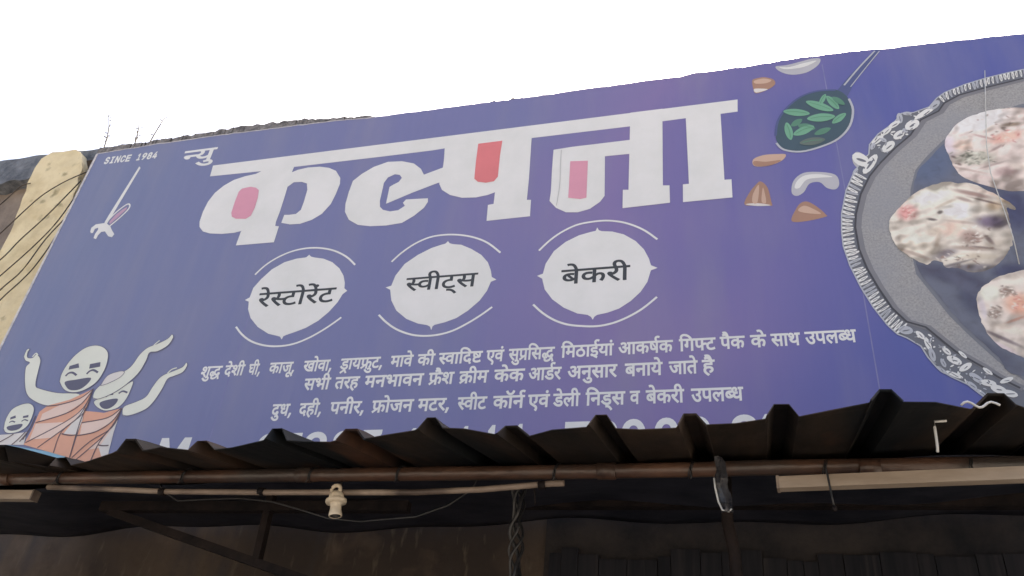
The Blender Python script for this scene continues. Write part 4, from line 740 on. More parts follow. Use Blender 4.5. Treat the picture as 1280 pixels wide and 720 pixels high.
["beaded_rim","rim",5,"p",[[0.879,3.582],[0.878,3.584],[0.877,3.59],[0.876,3.598],[0.876,3.606],[0.877,3.612],[0.878,3.615],[0.879,3.613],[0.88,3.607],[0.881,3.599],[0.881,3.591],[0.88,3.585]],0],
["beaded_rim","white",4,"p",[[0.958,3.597],[0.951,3.595],[0.943,3.598],[0.934,3.607],[0.928,3.619],[0.926,3.63],[0.928,3.638],[0.934,3.64],[0.943,3.636],[0.952,3.627],[0.958,3.616],[0.96,3.604]],0],
["beaded_rim","rim",5,"p",[[0.953,3.604],[0.951,3.604],[0.947,3.608],[0.943,3.613],[0.939,3.618],[0.936,3.623],[0.935,3.625],[0.937,3.624],[0.941,3.621],[0.946,3.616],[0.95,3.611],[0.952,3.606]],0],
["beaded_rim","white",4,"p",[[0.995,3.546],[0.987,3.54],[0.973,3.541],[0.957,3.549],[0.944,3.562],[0.937,3.575],[0.938,3.587],[0.947,3.592],[0.961,3.591],[0.977,3.583],[0.99,3.571],[0.996,3.557]],0],
["beaded_rim","rim",5,"p",[[0.98,3.559],[0.978,3.558],[0.973,3.558],[0.967,3.56],[0.961,3.563],[0.957,3.566],[0.956,3.568],[0.958,3.569],[0.963,3.568],[0.969,3.566],[0.975,3.564],[0.979,3.561]],0],
["beaded_rim","white",4,"p",[[1.037,3.545],[1.034,3.534],[1.025,3.522],[1.011,3.511],[0.995,3.505],[0.983,3.504],[0.977,3.509],[0.979,3.519],[0.988,3.531],[1.003,3.542],[1.018,3.549],[1.031,3.55]],0],
["beaded_rim","rim",5,"p",[[1.017,3.531],[1.016,3.529],[1.013,3.526],[1.009,3.522],[1.004,3.519],[1.001,3.517],[0.999,3.517],[1.0,3.519],[1.003,3.522],[1.007,3.526],[1.011,3.53],[1.015,3.532]],0],
["beaded_rim","palegrey",4,"p",[[1.066,3.439],[1.058,3.436],[1.045,3.441],[1.031,3.453],[1.02,3.469],[1.014,3.484],[1.016,3.494],[1.025,3.498],[1.038,3.493],[1.052,3.48],[1.063,3.465],[1.068,3.45]],0],
["beaded_rim","rim",5,"p",[[1.054,3.456],[1.052,3.456],[1.047,3.458],[1.041,3.462],[1.036,3.466],[1.032,3.47],[1.031,3.472],[1.034,3.473],[1.038,3.47],[1.044,3.466],[1.05,3.462],[1.053,3.458]],0],
["beaded_rim","white",4,"p",[[1.117,3.431],[1.109,3.424],[1.095,3.421],[1.079,3.424],[1.063,3.43],[1.054,3.439],[1.052,3.449],[1.06,3.456],[1.073,3.459],[1.09,3.457],[1.106,3.45],[1.115,3.441]],0],
["beaded_rim","rim",5,"p",[[1.098,3.428],[1.096,3.428],[1.091,3.431],[1.084,3.435],[1.078,3.44],[1.074,3.445],[1.073,3.447],[1.075,3.447],[1.081,3.445],[1.087,3.44],[1.093,3.435],[1.097,3.43]],0],
["beaded_rim","palegrey",4,"p",[[1.032,3.408],[1.026,3.406],[1.017,3.41],[1.008,3.419],[1.002,3.431],[0.999,3.442],[1.001,3.45],[1.008,3.452],[1.016,3.448],[1.025,3.438],[1.032,3.427],[1.034,3.416]],0],
["beaded_rim","rim",5,"p",[[1.027,3.417],[1.025,3.418],[1.021,3.42],[1.017,3.425],[1.012,3.429],[1.009,3.433],[1.008,3.435],[1.01,3.435],[1.014,3.432],[1.019,3.428],[1.024,3.423],[1.026,3.42]],0],
["beaded_rim","white",4,"p",[[1.151,3.389],[1.142,3.382],[1.128,3.382],[1.111,3.388],[1.097,3.398],[1.089,3.411],[1.09,3.423],[1.099,3.43],[1.113,3.43],[1.13,3.424],[1.144,3.413],[1.152,3.4]],0],
["beaded_rim","rim",5,"p",[[1.133,3.4],[1.131,3.399],[1.127,3.399],[1.121,3.4],[1.115,3.402],[1.111,3.405],[1.11,3.406],[1.113,3.408],[1.117,3.408],[1.123,3.406],[1.129,3.405],[1.132,3.402]],0],
["beaded_rim","white",4,"p",[[0.986,3.47],[0.979,3.467],[0.964,3.47],[0.947,3.479],[0.931,3.491],[0.921,3.502],[0.919,3.51],[0.926,3.513],[0.941,3.509],[0.958,3.5],[0.974,3.489],[0.984,3.478]],0],
["beaded_rim","rim",5,"p",[[0.968,3.474],[0.965,3.475],[0.96,3.479],[0.953,3.486],[0.946,3.492],[0.941,3.498],[0.94,3.5],[0.942,3.499],[0.948,3.495],[0.955,3.489],[0.962,3.482],[0.966,3.477]],0],
["beaded_rim","white",4,"p",[[1.192,3.462],[1.189,3.455],[1.178,3.446],[1.163,3.439],[1.148,3.435],[1.137,3.435],[1.132,3.44],[1.135,3.447],[1.146,3.456],[1.161,3.463],[1.177,3.467],[1.188,3.467]],0],
["beaded_rim","rim",5,"p",[[1.175,3.45],[1.174,3.449],[1.169,3.447],[1.163,3.446],[1.157,3.446],[1.153,3.446],[1.151,3.447],[1.153,3.448],[1.157,3.449],[1.163,3.45],[1.169,3.451],[1.174,3.451]],0],
["beaded_rim","white",4,"p",[[1.191,3.371],[1.183,3.365],[1.17,3.363],[1.154,3.367],[1.14,3.375],[1.131,3.386],[1.131,3.395],[1.139,3.402],[1.152,3.403],[1.168,3.399],[1.182,3.391],[1.19,3.381]],0],
["beaded_rim","rim",5,"p",[[1.182,3.381],[1.179,3.379],[1.171,3.378],[1.162,3.378],[1.152,3.378],[1.145,3.379],[1.142,3.381],[1.145,3.382],[1.153,3.383],[1.163,3.383],[1.172,3.383],[1.179,3.382]],0],
["beaded_rim","palegrey",4,"p",[[0.923,3.53],[0.918,3.531],[0.912,3.537],[0.908,3.548],[0.906,3.561],[0.907,3.571],[0.91,3.578],[0.916,3.577],[0.922,3.57],[0.926,3.559],[0.928,3.547],[0.927,3.536]],0],
["beaded_rim","rim",5,"p",[[0.922,3.539],[0.92,3.54],[0.919,3.544],[0.917,3.55],[0.915,3.557],[0.914,3.561],[0.915,3.564],[0.916,3.562],[0.918,3.558],[0.92,3.552],[0.921,3.546],[0.922,3.541]],0],
["beaded_rim","white",4,"p",[[1.111,3.481],[1.106,3.48],[1.098,3.484],[1.088,3.492],[1.081,3.503],[1.077,3.513],[1.078,3.52],[1.083,3.521],[1.092,3.517],[1.101,3.508],[1.109,3.498],[1.112,3.488]],0],
["beaded_rim","rim",5,"p",[[1.102,3.489],[1.101,3.489],[1.098,3.492],[1.095,3.497],[1.092,3.501],[1.09,3.505],[1.089,3.507],[1.091,3.506],[1.093,3.503],[1.097,3.499],[1.1,3.494],[1.102,3.49]],0],
["beaded_rim","palegrey",4,"p",[[0.924,3.494],[0.918,3.493],[0.908,3.498],[0.898,3.507],[0.889,3.519],[0.884,3.53],[0.884,3.537],[0.89,3.538],[0.9,3.534],[0.91,3.524],[0.919,3.512],[0.924,3.501]],0],
["beaded_rim","rim",5,"p",[[0.909,3.504],[0.908,3.505],[0.906,3.508],[0.904,3.512],[0.902,3.517],[0.901,3.521],[0.902,3.522],[0.903,3.522],[0.904,3.519],[0.907,3.514],[0.908,3.509],[0.909,3.506]],0],
["beaded_rim","palegrey",4,"p",[[1.065,3.365],[1.06,3.365],[1.051,3.37],[1.042,3.38],[1.035,3.393],[1.031,3.404],[1.032,3.41],[1.038,3.411],[1.046,3.405],[1.055,3.395],[1.063,3.383],[1.066,3.372]],0],
["beaded_rim","rim",5,"p",[[1.06,3.373],[1.058,3.374],[1.054,3.378],[1.049,3.384],[1.044,3.39],[1.04,3.395],[1.039,3.397],[1.041,3.396],[1.045,3.392],[1.051,3.386],[1.056,3.38],[1.059,3.375]],0],
["beaded_rim","palegrey",4,"p",[[1.147,3.342],[1.141,3.34],[1.13,3.345],[1.117,3.354],[1.105,3.366],[1.098,3.378],[1.098,3.386],[1.105,3.387],[1.116,3.383],[1.13,3.373],[1.141,3.361],[1.147,3.349]],0],
["beaded_rim","rim",5,"p",[[1.133,3.352],[1.131,3.353],[1.128,3.355],[1.123,3.36],[1.119,3.364],[1.116,3.368],[1.115,3.37],[1.117,3.37],[1.121,3.367],[1.125,3.363],[1.129,3.358],[1.132,3.354]],0],
["beaded_rim","white",4,"p",[[1.022,3.574],[1.017,3.573],[1.01,3.578],[1.002,3.587],[0.996,3.598],[0.992,3.608],[0.993,3.614],[0.998,3.615],[1.006,3.61],[1.014,3.6],[1.02,3.589],[1.023,3.58]],0],
["beaded_rim","rim",5,"p",[[1.014,3.584],[1.013,3.584],[1.011,3.587],[1.008,3.59],[1.006,3.594],[1.004,3.597],[1.004,3.599],[1.005,3.598],[1.007,3.596],[1.01,3.592],[1.012,3.588],[1.014,3.585]],0],
["beaded_rim","rim",5,"p",[[0.801,4.851],[0.798,4.855],[0.795,4.865],[0.793,4.877],[0.794,4.883],[0.797,4.879],[0.801,4.869],[0.802,4.857]],0],
["beaded_rim","white",5,"p",[[0.98,3.5],[0.979,3.496],[0.976,3.489],[0.971,3.483],[0.968,3.481],[0.968,3.485],[0.972,3.492],[0.977,3.498]],0],
["beaded_rim","white",5,"p",[[1.068,3.49],[1.067,3.49],[1.066,3.493],[1.066,3.496],[1.068,3.498],[1.069,3.497],[1.07,3.494],[1.07,3.491]],0],
["beaded_rim","rim",5,"p",[[0.743,4.806],[0.739,4.805],[0.736,4.808],[0.735,4.814],[0.737,4.819],[0.741,4.821],[0.744,4.817],[0.745,4.811]],0],
["beaded_rim","silver",5,"p",[[0.887,3.668],[0.884,3.664],[0.878,3.663],[0.874,3.666],[0.872,3.67],[0.875,3.674],[0.881,3.675],[0.886,3.672]],0],
["beaded_rim","white",5,"p",[[0.859,3.632],[0.856,3.63],[0.85,3.631],[0.846,3.635],[0.846,3.64],[0.849,3.642],[0.855,3.64],[0.859,3.636]],0],
["beaded_rim","silver",5,"p",[[1.049,5.176],[1.047,5.172],[1.042,5.168],[1.036,5.168],[1.034,5.17],[1.036,5.175],[1.041,5.178],[1.046,5.179]],0],
["beaded_rim","palegrey",5,"p",[[0.901,3.688],[0.899,3.687],[0.896,3.688],[0.894,3.692],[0.895,3.695],[0.897,3.696],[0.9,3.694],[0.902,3.691]],0],
["beaded_rim","palegrey",5,"p",[[0.924,3.575],[0.923,3.569],[0.917,3.562],[0.91,3.556],[0.906,3.556],[0.907,3.562],[0.913,3.569],[0.92,3.575]],0],
["beaded_rim","white",5,"p",[[1.069,5.158],[1.066,5.156],[1.059,5.158],[1.054,5.163],[1.053,5.168],[1.056,5.17],[1.063,5.168],[1.068,5.163]],0],
["beaded_rim","silver",5,"p",[[0.967,3.595],[0.968,3.592],[0.967,3.588],[0.964,3.584],[0.961,3.583],[0.96,3.586],[0.961,3.591],[0.964,3.595]],0],
["beaded_rim","white",5,"p",[[1.048,3.402],[1.047,3.398],[1.044,3.396],[1.041,3.396],[1.04,3.398],[1.041,3.402],[1.044,3.405],[1.047,3.404]],0],
["beaded_rim","palegrey",5,"p",[[0.844,4.958],[0.843,4.955],[0.841,4.949],[0.837,4.946],[0.834,4.946],[0.834,4.95],[0.837,4.955],[0.841,4.959]],0],
["beaded_rim","rim",5,"p",[[1.027,3.466],[1.024,3.466],[1.021,3.469],[1.019,3.473],[1.019,3.477],[1.022,3.477],[1.025,3.474],[1.028,3.47]],0],
["beaded_rim","silver",5,"p",[[1.059,3.443],[1.056,3.441],[1.051,3.442],[1.047,3.444],[1.046,3.447],[1.049,3.449],[1.054,3.449],[1.058,3.446]],0],
["beaded_rim","silver",5,"p",[[0.884,4.993],[0.885,4.986],[0.882,4.973],[0.876,4.962],[0.871,4.96],[0.87,4.967],[0.873,4.979],[0.879,4.99]],0],
["beaded_rim","palegrey",5,"p",[[1.002,3.447],[0.999,3.445],[0.995,3.447],[0.992,3.45],[0.993,3.455],[0.996,3.456],[1.0,3.455],[1.002,3.451]],0],
["beaded_rim","silver",5,"p",[[0.946,3.507],[0.944,3.503],[0.938,3.498],[0.931,3.495],[0.927,3.496],[0.929,3.5],[0.935,3.506],[0.942,3.509]],0],
["beaded_rim","rim",5,"p",[[0.875,5.07],[0.878,5.065],[0.877,5.059],[0.873,5.054],[0.87,5.053],[0.867,5.058],[0.868,5.064],[0.872,5.069]],0],
["beaded_rim","white",5,"p",[[1.078,3.45],[1.079,3.446],[1.077,3.438],[1.073,3.432],[1.069,3.43],[1.069,3.434],[1.071,3.441],[1.075,3.448]],0],
["beaded_rim","palegrey",5,"p",[[1.079,3.478],[1.08,3.475],[1.079,3.47],[1.076,3.465],[1.074,3.463],[1.073,3.466],[1.074,3.471],[1.076,3.476]],0],
["beaded_rim","palegrey",5,"p",[[0.876,4.905],[0.873,4.905],[0.871,4.909],[0.871,4.914],[0.874,4.918],[0.877,4.917],[0.879,4.913],[0.878,4.908]],0],
["beaded_rim","silver",5,"p",[[0.831,3.701],[0.828,3.699],[0.822,3.699],[0.816,3.7],[0.814,3.702],[0.817,3.704],[0.823,3.705],[0.829,3.704]],0],
["beaded_rim","palegrey",5,"p",[[0.981,3.595],[0.979,3.591],[0.972,3.587],[0.964,3.586],[0.961,3.588],[0.964,3.592],[0.971,3.596],[0.978,3.597]],0],
["beaded_rim","rim",5,"p",[[0.823,4.842],[0.824,4.837],[0.821,4.83],[0.816,4.826],[0.812,4.826],[0.812,4.831],[0.815,4.838],[0.82,4.842]],0],
["beaded_rim","white",5,"p",[[0.897,3.681],[0.899,3.678],[0.898,3.674],[0.895,3.672],[0.892,3.672],[0.891,3.675],[0.892,3.679],[0.895,3.681]],0],
["beaded_rim","silver",5,"p",[[0.932,3.643],[0.929,3.64],[0.921,3.636],[0.914,3.635],[0.91,3.636],[0.913,3.64],[0.921,3.643],[0.929,3.645]],0],
["beaded_rim","palegrey",5,"p",[[1.055,5.138],[1.052,5.133],[1.045,5.128],[1.036,5.124],[1.033,5.125],[1.036,5.13],[1.043,5.136],[1.051,5.139]],0],
["beaded_rim","white",5,"p",[[0.971,3.485],[0.967,3.488],[0.966,3.495],[0.967,3.503],[0.971,3.507],[0.974,3.504],[0.975,3.497],[0.974,3.489]],0],
["beaded_rim","white",5,"p",[[0.962,3.541],[0.959,3.537],[0.953,3.532],[0.945,3.53],[0.942,3.531],[0.944,3.535],[0.951,3.54],[0.958,3.542]],0],
["beaded_rim","rim",5,"p",[[1.122,5.167],[1.123,5.162],[1.121,5.157],[1.117,5.153],[1.114,5.154],[1.113,5.159],[1.115,5.164],[1.119,5.168]],0],
["beaded_rim","white",5,"p",[[0.899,3.644],[0.898,3.64],[0.894,3.637],[0.89,3.637],[0.888,3.64],[0.889,3.644],[0.893,3.647],[0.897,3.647]],0],
["beaded_rim","white",5,"p",[[0.955,3.562],[0.953,3.563],[0.953,3.568],[0.953,3.573],[0.955,3.575],[0.957,3.574],[0.957,3.569],[0.956,3.564]],0],
["beaded_rim","white",5,"p",[[0.738,4.827],[0.735,4.828],[0.731,4.835],[0.728,4.842],[0.729,4.846],[0.731,4.845],[0.735,4.839],[0.738,4.832]],0],
["beaded_rim","white",5,"p",[[0.994,3.442],[0.992,3.444],[0.99,3.452],[0.989,3.461],[0.991,3.466],[0.994,3.463],[0.996,3.455],[0.996,3.446]],0],
["beaded_rim","rim",5,"p",[[0.963,3.583],[0.964,3.581],[0.964,3.577],[0.962,3.575],[0.959,3.575],[0.957,3.577],[0.958,3.581],[0.96,3.583]],0],
["beaded_rim","white",5,"p",[[0.965,5.005],[0.962,5.001],[0.957,5.0],[0.952,5.004],[0.951,5.009],[0.954,5.013],[0.959,5.014],[0.964,5.01]],0],
["beaded_rim","rim",5,"p",[[1.093,3.433],[1.09,3.435],[1.087,3.442],[1.085,3.451],[1.086,3.455],[1.089,3.454],[1.093,3.446],[1.094,3.438]],0],
["beaded_rim","rim",5,"p",[[0.887,3.673],[0.884,3.672],[0.879,3.674],[0.875,3.678],[0.875,3.682],[0.878,3.683],[0.883,3.681],[0.887,3.677]],0],
["beaded_rim","white",5,"p",[[1.157,5.209],[1.156,5.203],[1.15,5.195],[1.144,5.19],[1.14,5.19],[1.141,5.195],[1.147,5.203],[1.154,5.209]],0],
["beaded_rim","white",5,"p",[[0.893,3.699],[0.889,3.698],[0.883,3.702],[0.878,3.709],[0.878,3.714],[0.882,3.715],[0.889,3.711],[0.893,3.704]],0],
["beaded_rim","silver",5,"p",[[0.908,3.525],[0.904,3.525],[0.898,3.529],[0.894,3.534],[0.893,3.538],[0.897,3.539],[0.903,3.535],[0.907,3.53]],0],
["beaded_rim","white",5,"p",[[1.084,5.145],[1.08,5.143],[1.076,5.145],[1.075,5.15],[1.077,5.156],[1.081,5.159],[1.084,5.157],[1.086,5.151]],0],
["beaded_rim","silver",5,"p",[[0.986,3.552],[0.987,3.549],[0.986,3.545],[0.983,3.541],[0.98,3.541],[0.979,3.544],[0.981,3.548],[0.984,3.552]],0],
["beaded_rim","palegrey",5,"p",[[0.928,3.549],[0.929,3.546],[0.928,3.542],[0.925,3.539],[0.922,3.538],[0.921,3.541],[0.922,3.545],[0.925,3.548]],0],
["beaded_rim","white",5,"p",[[0.942,5.062],[0.938,5.057],[0.928,5.054],[0.919,5.054],[0.915,5.059],[0.919,5.064],[0.928,5.067],[0.938,5.067]],0],
["beaded_rim","white",5,"p",[[1.071,3.377],[1.068,3.377],[1.066,3.381],[1.065,3.386],[1.066,3.389],[1.069,3.389],[1.072,3.386],[1.073,3.38]],0],
["beaded_rim","palegrey",5,"p",[[0.944,3.643],[0.942,3.639],[0.935,3.634],[0.928,3.631],[0.925,3.633],[0.927,3.638],[0.933,3.643],[0.94,3.645]],0],
["beaded_rim","palegrey",5,"p",[[1.149,5.211],[1.146,5.208],[1.139,5.207],[1.132,5.209],[1.13,5.212],[1.133,5.214],[1.14,5.215],[1.147,5.214]],0],
["beaded_rim","white",5,"p",[[0.982,3.526],[0.981,3.525],[0.977,3.523],[0.974,3.523],[0.972,3.524],[0.974,3.526],[0.977,3.528],[0.981,3.528]],0],
["beaded_rim","palegrey",5,"p",[[0.826,3.732],[0.826,3.729],[0.823,3.726],[0.82,3.725],[0.818,3.727],[0.818,3.73],[0.821,3.733],[0.824,3.734]],0],
["beaded_rim","white",5,"p",[[0.927,5.031],[0.923,5.032],[0.917,5.037],[0.913,5.046],[0.912,5.051],[0.916,5.051],[0.922,5.045],[0.926,5.037]],0],
["beaded_rim","rim",5,"p",[[1.073,3.364],[1.071,3.362],[1.067,3.363],[1.065,3.365],[1.064,3.368],[1.066,3.369],[1.07,3.369],[1.073,3.367]],0],
["beaded_rim","palegrey",5,"p",[[0.927,3.603],[0.927,3.6],[0.926,3.597],[0.923,3.595],[0.921,3.595],[0.92,3.598],[0.922,3.601],[0.924,3.603]],0],
["beaded_rim","silver",5,"p",[[0.984,5.059],[0.985,5.053],[0.983,5.046],[0.978,5.042],[0.974,5.043],[0.973,5.048],[0.975,5.055],[0.98,5.06]],0],
["beaded_rim","white",5,"p",[[0.843,3.702],[0.84,3.698],[0.834,3.697],[0.828,3.7],[0.826,3.704],[0.829,3.707],[0.836,3.708],[0.841,3.706]],0],
["beaded_rim","white",5,"p",[[0.92,3.619],[0.919,3.615],[0.917,3.613],[0.914,3.612],[0.913,3.615],[0.913,3.619],[0.915,3.622],[0.918,3.622]],0],
["beaded_rim","white",5,"p",[[0.888,5.061],[0.887,5.053],[0.881,5.043],[0.874,5.036],[0.869,5.036],[0.869,5.044],[0.875,5.054],[0.883,5.061]],0],
["beaded_rim","rim",5,"p",[[0.908,3.693],[0.908,3.69],[0.905,3.685],[0.901,3.682],[0.899,3.681],[0.899,3.684],[0.902,3.689],[0.906,3.692]],0],
["beaded_rim","palegrey",5,"p",[[0.941,3.512],[0.939,3.512],[0.937,3.516],[0.937,3.52],[0.938,3.522],[0.941,3.522],[0.942,3.519],[0.943,3.514]],0],
["beaded_rim","white",5,"p",[[1.004,5.028],[1.001,5.024],[0.995,5.023],[0.99,5.026],[0.988,5.032],[0.991,5.036],[0.998,5.037],[1.003,5.034]],0],
["beaded_rim","rim",5,"p",[[1.078,3.388],[1.076,3.386],[1.072,3.385],[1.069,3.386],[1.068,3.389],[1.07,3.392],[1.074,3.392],[1.077,3.391]],0],
["beaded_rim","palegrey",5,"p",[[1.052,3.431],[1.049,3.43],[1.047,3.433],[1.047,3.436],[1.048,3.439],[1.051,3.439],[1.053,3.437],[1.053,3.433]],0],
["beaded_rim","rim",5,"p",[[0.785,4.856],[0.783,4.849],[0.774,4.841],[0.765,4.838],[0.76,4.841],[0.763,4.848],[0.771,4.856],[0.78,4.859]],0],
["beaded_rim","white",5,"p",[[0.938,3.618],[0.935,3.621],[0.933,3.63],[0.934,3.64],[0.937,3.644],[0.94,3.641],[0.941,3.632],[0.94,3.623]],0],
["beaded_rim","palegrey",5,"p",[[0.863,3.692],[0.86,3.692],[0.859,3.696],[0.859,3.699],[0.861,3.702],[0.864,3.701],[0.865,3.698],[0.865,3.694]],0],
["beaded_rim","white",5,"p",[[1.09,5.19],[1.087,5.187],[1.084,5.187],[1.082,5.191],[1.082,5.195],[1.085,5.198],[1.088,5.198],[1.09,5.194]],0],
["beaded_rim","silver",5,"p",[[1.095,3.483],[1.091,3.481],[1.086,3.482],[1.081,3.485],[1.08,3.489],[1.084,3.491],[1.089,3.49],[1.094,3.486]],0],
["beaded_rim","silver",5,"p",[[0.981,3.472],[0.982,3.469],[0.98,3.466],[0.977,3.464],[0.974,3.465],[0.974,3.469],[0.976,3.472],[0.979,3.474]],0],
["beaded_rim","palegrey",5,"p",[[0.97,5.047],[0.968,5.042],[0.962,5.036],[0.956,5.032],[0.952,5.033],[0.954,5.038],[0.96,5.044],[0.967,5.048]],0],
["beaded_rim","white",5,"p",[[1.046,3.51],[1.044,3.507],[1.038,3.502],[1.032,3.498],[1.029,3.498],[1.031,3.502],[1.036,3.507],[1.042,3.51]],0],
["beaded_rim","white",5,"p",[[1.097,3.441],[1.097,3.437],[1.094,3.433],[1.09,3.432],[1.087,3.434],[1.087,3.438],[1.091,3.442],[1.095,3.443]],0],
["beaded_rim","silver",5,"p",[[0.851,4.914],[0.847,4.918],[0.844,4.93],[0.844,4.943],[0.847,4.95],[0.85,4.946],[0.853,4.933],[0.853,4.92]],0],
["beaded_rim","silver",5,"p",[[1.081,3.36],[1.079,3.356],[1.075,3.353],[1.071,3.352],[1.069,3.354],[1.07,3.358],[1.074,3.361],[1.078,3.362]],0],
["beaded_rim","silver",5,"p",[[0.858,3.623],[0.856,3.625],[0.854,3.632],[0.855,3.639],[0.857,3.643],[0.859,3.641],[0.861,3.634],[0.86,3.626]],0],
["beaded_rim","white",5,"p",[[0.851,4.97],[0.848,4.966],[0.84,4.964],[0.832,4.966],[0.829,4.97],[0.832,4.973],[0.84,4.975],[0.848,4.973]],0],
["beaded_rim","palegrey",5,"p",[[0.873,3.592],[0.87,3.591],[0.866,3.593],[0.865,3.598],[0.866,3.602],[0.87,3.603],[0.873,3.601],[0.875,3.596]],0],
["beaded_rim","palegrey",5,"p",[[0.891,3.695],[0.892,3.69],[0.889,3.681],[0.885,3.674],[0.881,3.672],[0.88,3.676],[0.882,3.685],[0.887,3.692]],0],
["beaded_rim","white",5,"p",[[1.055,5.09],[1.051,5.087],[1.046,5.088],[1.043,5.094],[1.044,5.099],[1.047,5.103],[1.052,5.101],[1.055,5.096]],0],
["beaded_rim","rim",5,"p",[[0.834,3.686],[0.833,3.68],[0.827,3.673],[0.819,3.668],[0.815,3.669],[0.816,3.674],[0.822,3.682],[0.83,3.687]],0],
["beaded_rim","silver",5,"p",[[0.886,3.549],[0.882,3.55],[0.877,3.555],[0.873,3.561],[0.873,3.566],[0.877,3.565],[0.882,3.56],[0.886,3.554]],0],
["beaded_rim","rim",5,"p",[[0.841,5.034],[0.84,5.028],[0.834,5.018],[0.827,5.009],[0.823,5.007],[0.824,5.013],[0.83,5.023],[0.837,5.032]],0],
["beaded_rim","palegrey",5,"p",[[1.071,3.406],[1.068,3.405],[1.063,3.407],[1.058,3.41],[1.057,3.414],[1.06,3.414],[1.065,3.413],[1.07,3.409]],0],
["beaded_rim","rim",5,"p",[[0.966,3.621],[0.963,3.619],[0.958,3.62],[0.954,3.622],[0.954,3.625],[0.956,3.627],[0.961,3.627],[0.965,3.624]],0],
["beaded_rim","silver",5,"p",[[1.037,5.075],[1.035,5.07],[1.029,5.064],[1.022,5.061],[1.018,5.063],[1.02,5.068],[1.026,5.074],[1.033,5.077]],0],
["beaded_rim","silver",5,"p",[[0.966,3.566],[0.967,3.563],[0.965,3.56],[0.962,3.558],[0.96,3.558],[0.96,3.561],[0.962,3.564],[0.964,3.566]],0],
["beaded_rim","palegrey",5,"p",[[1.008,3.489],[1.006,3.487],[1.002,3.488],[1.0,3.49],[1.001,3.494],[1.003,3.495],[1.007,3.495],[1.008,3.492]],0],
["beaded_rim","palegrey",5,"p",[[1.079,5.137],[1.077,5.136],[1.074,5.139],[1.072,5.144],[1.072,5.147],[1.075,5.148],[1.078,5.145],[1.08,5.141]],0],
["beaded_rim","silver",5,"p",[[0.923,3.633],[0.92,3.634],[0.916,3.641],[0.913,3.649],[0.914,3.654],[0.917,3.653],[0.922,3.646],[0.924,3.638]],0],
["beaded_rim","silver",5,"p",[[0.987,3.532],[0.985,3.528],[0.98,3.524],[0.975,3.523],[0.972,3.526],[0.974,3.53],[0.979,3.534],[0.984,3.535]],0],
["plate_print","palegrey",4,"l",[[1.681,5.436],[1.583,5.422],[1.476,5.403],[1.361,5.372],[1.247,5.327],[1.198,5.289],[1.147,5.226],[1.059,5.196],[0.996,5.201],[0.943,5.132],[0.849,5.058],[0.793,4.985],[0.779,4.912],[0.73,4.859],[0.681,4.781],[0.626,4.659],[0.583,4.498],[0.569,4.378],[0.565,4.281],[0.582,4.151],[0.617,4.009],[0.659,3.884],[0.708,3.777],[0.744,3.724],[0.784,3.699],[0.837,3.651],[0.857,3.588],[0.888,3.526],[0.938,3.479],[1.0,3.436],[1.037,3.389],[1.075,3.347]],0.007],
["plate_print","linedark",4,"l",[[1.661,5.364],[1.456,5.325],[1.316,5.292],[1.228,5.242],[1.188,5.184],[1.086,5.131],[1.014,5.023],[0.921,4.938],[0.827,4.836],[0.761,4.75],[0.698,4.626],[0.655,4.488],[0.64,4.401],[0.64,4.252],[0.662,4.124],[0.698,4.001],[0.743,3.876],[0.796,3.792],[0.876,3.755],[0.935,3.674],[0.983,3.61],[1.074,3.529],[1.13,3.47],[1.208,3.409]],0.01],
["beaded_rim","white",4,"p",[[1.891,3.309],[1.904,3.312],[1.877,3.373],[1.869,3.371]],0],
["beaded_rim","white",4,"p",[[1.923,3.318],[1.937,3.321],[1.907,3.381],[1.899,3.379]],0],
["beaded_rim","white",4,"p",[[1.955,3.326],[1.969,3.33],[1.938,3.39],[1.93,3.387]],0],
["beaded_rim","white",4,"p",[[1.988,3.335],[2.001,3.339],[1.968,3.398],[1.961,3.396]],0],
["beaded_rim","white",4,"p",[[2.02,3.343],[2.034,3.348],[1.999,3.406],[1.991,3.404]],0],
["beaded_rim","white",4,"p",[[2.052,3.354],[2.065,3.359],[2.028,3.417],[2.021,3.414]],0],
["beaded_rim","white",4,"p",[[2.082,3.368],[2.095,3.374],[2.057,3.431],[2.05,3.427]],0],
["beaded_rim","white",4,"p",[[2.113,3.382],[2.125,3.388],[2.086,3.444],[2.078,3.441]],0],
["beaded_rim","white",4,"p",[[2.143,3.397],[2.156,3.403],[2.114,3.458],[2.107,3.454]],0],
["beaded_rim","white",4,"p",[[2.173,3.411],[2.186,3.417],[2.143,3.471],[2.136,3.468]],0],
["beaded_rim","white",4,"p",[[2.204,3.425],[2.216,3.432],[2.171,3.485],[2.164,3.481]],0],
["beaded_rim","white",4,"p",[[2.232,3.443],[2.244,3.451],[2.197,3.503],[2.191,3.499]],0],
["beaded_rim","white",4,"p",[[2.259,3.462],[2.271,3.47],[2.223,3.521],[2.217,3.517]],0],
["beaded_rim","white",4,"p",[[2.287,3.482],[2.298,3.49],[2.249,3.54],[2.243,3.535]],0],
["beaded_rim","white",4,"p",[[2.314,3.501],[2.326,3.509],[2.275,3.558],[2.268,3.553]],0],
["beaded_rim","white",4,"p",[[2.342,3.52],[2.353,3.528],[2.301,3.576],[2.294,3.571]],0],
["beaded_rim","white",4,"p",[[2.368,3.54],[2.379,3.55],[2.325,3.596],[2.319,3.591]],0],
["beaded_rim","white",4,"p",[[2.392,3.564],[2.402,3.574],[2.347,3.619],[2.342,3.613]],0],
["beaded_rim","white",4,"p",[[2.416,3.588],[2.426,3.598],[2.37,3.641],[2.364,3.636]],0],
["beaded_rim","white",4,"p",[[2.439,3.612],[2.449,3.622],[2.392,3.664],[2.386,3.658]],0],
["beaded_rim","white",4,"p",[[2.463,3.635],[2.473,3.645],[2.414,3.686],[2.409,3.681]],0],
["beaded_rim","white",4,"p",[[2.487,3.659],[2.496,3.669],[2.436,3.709],[2.431,3.703]],0],
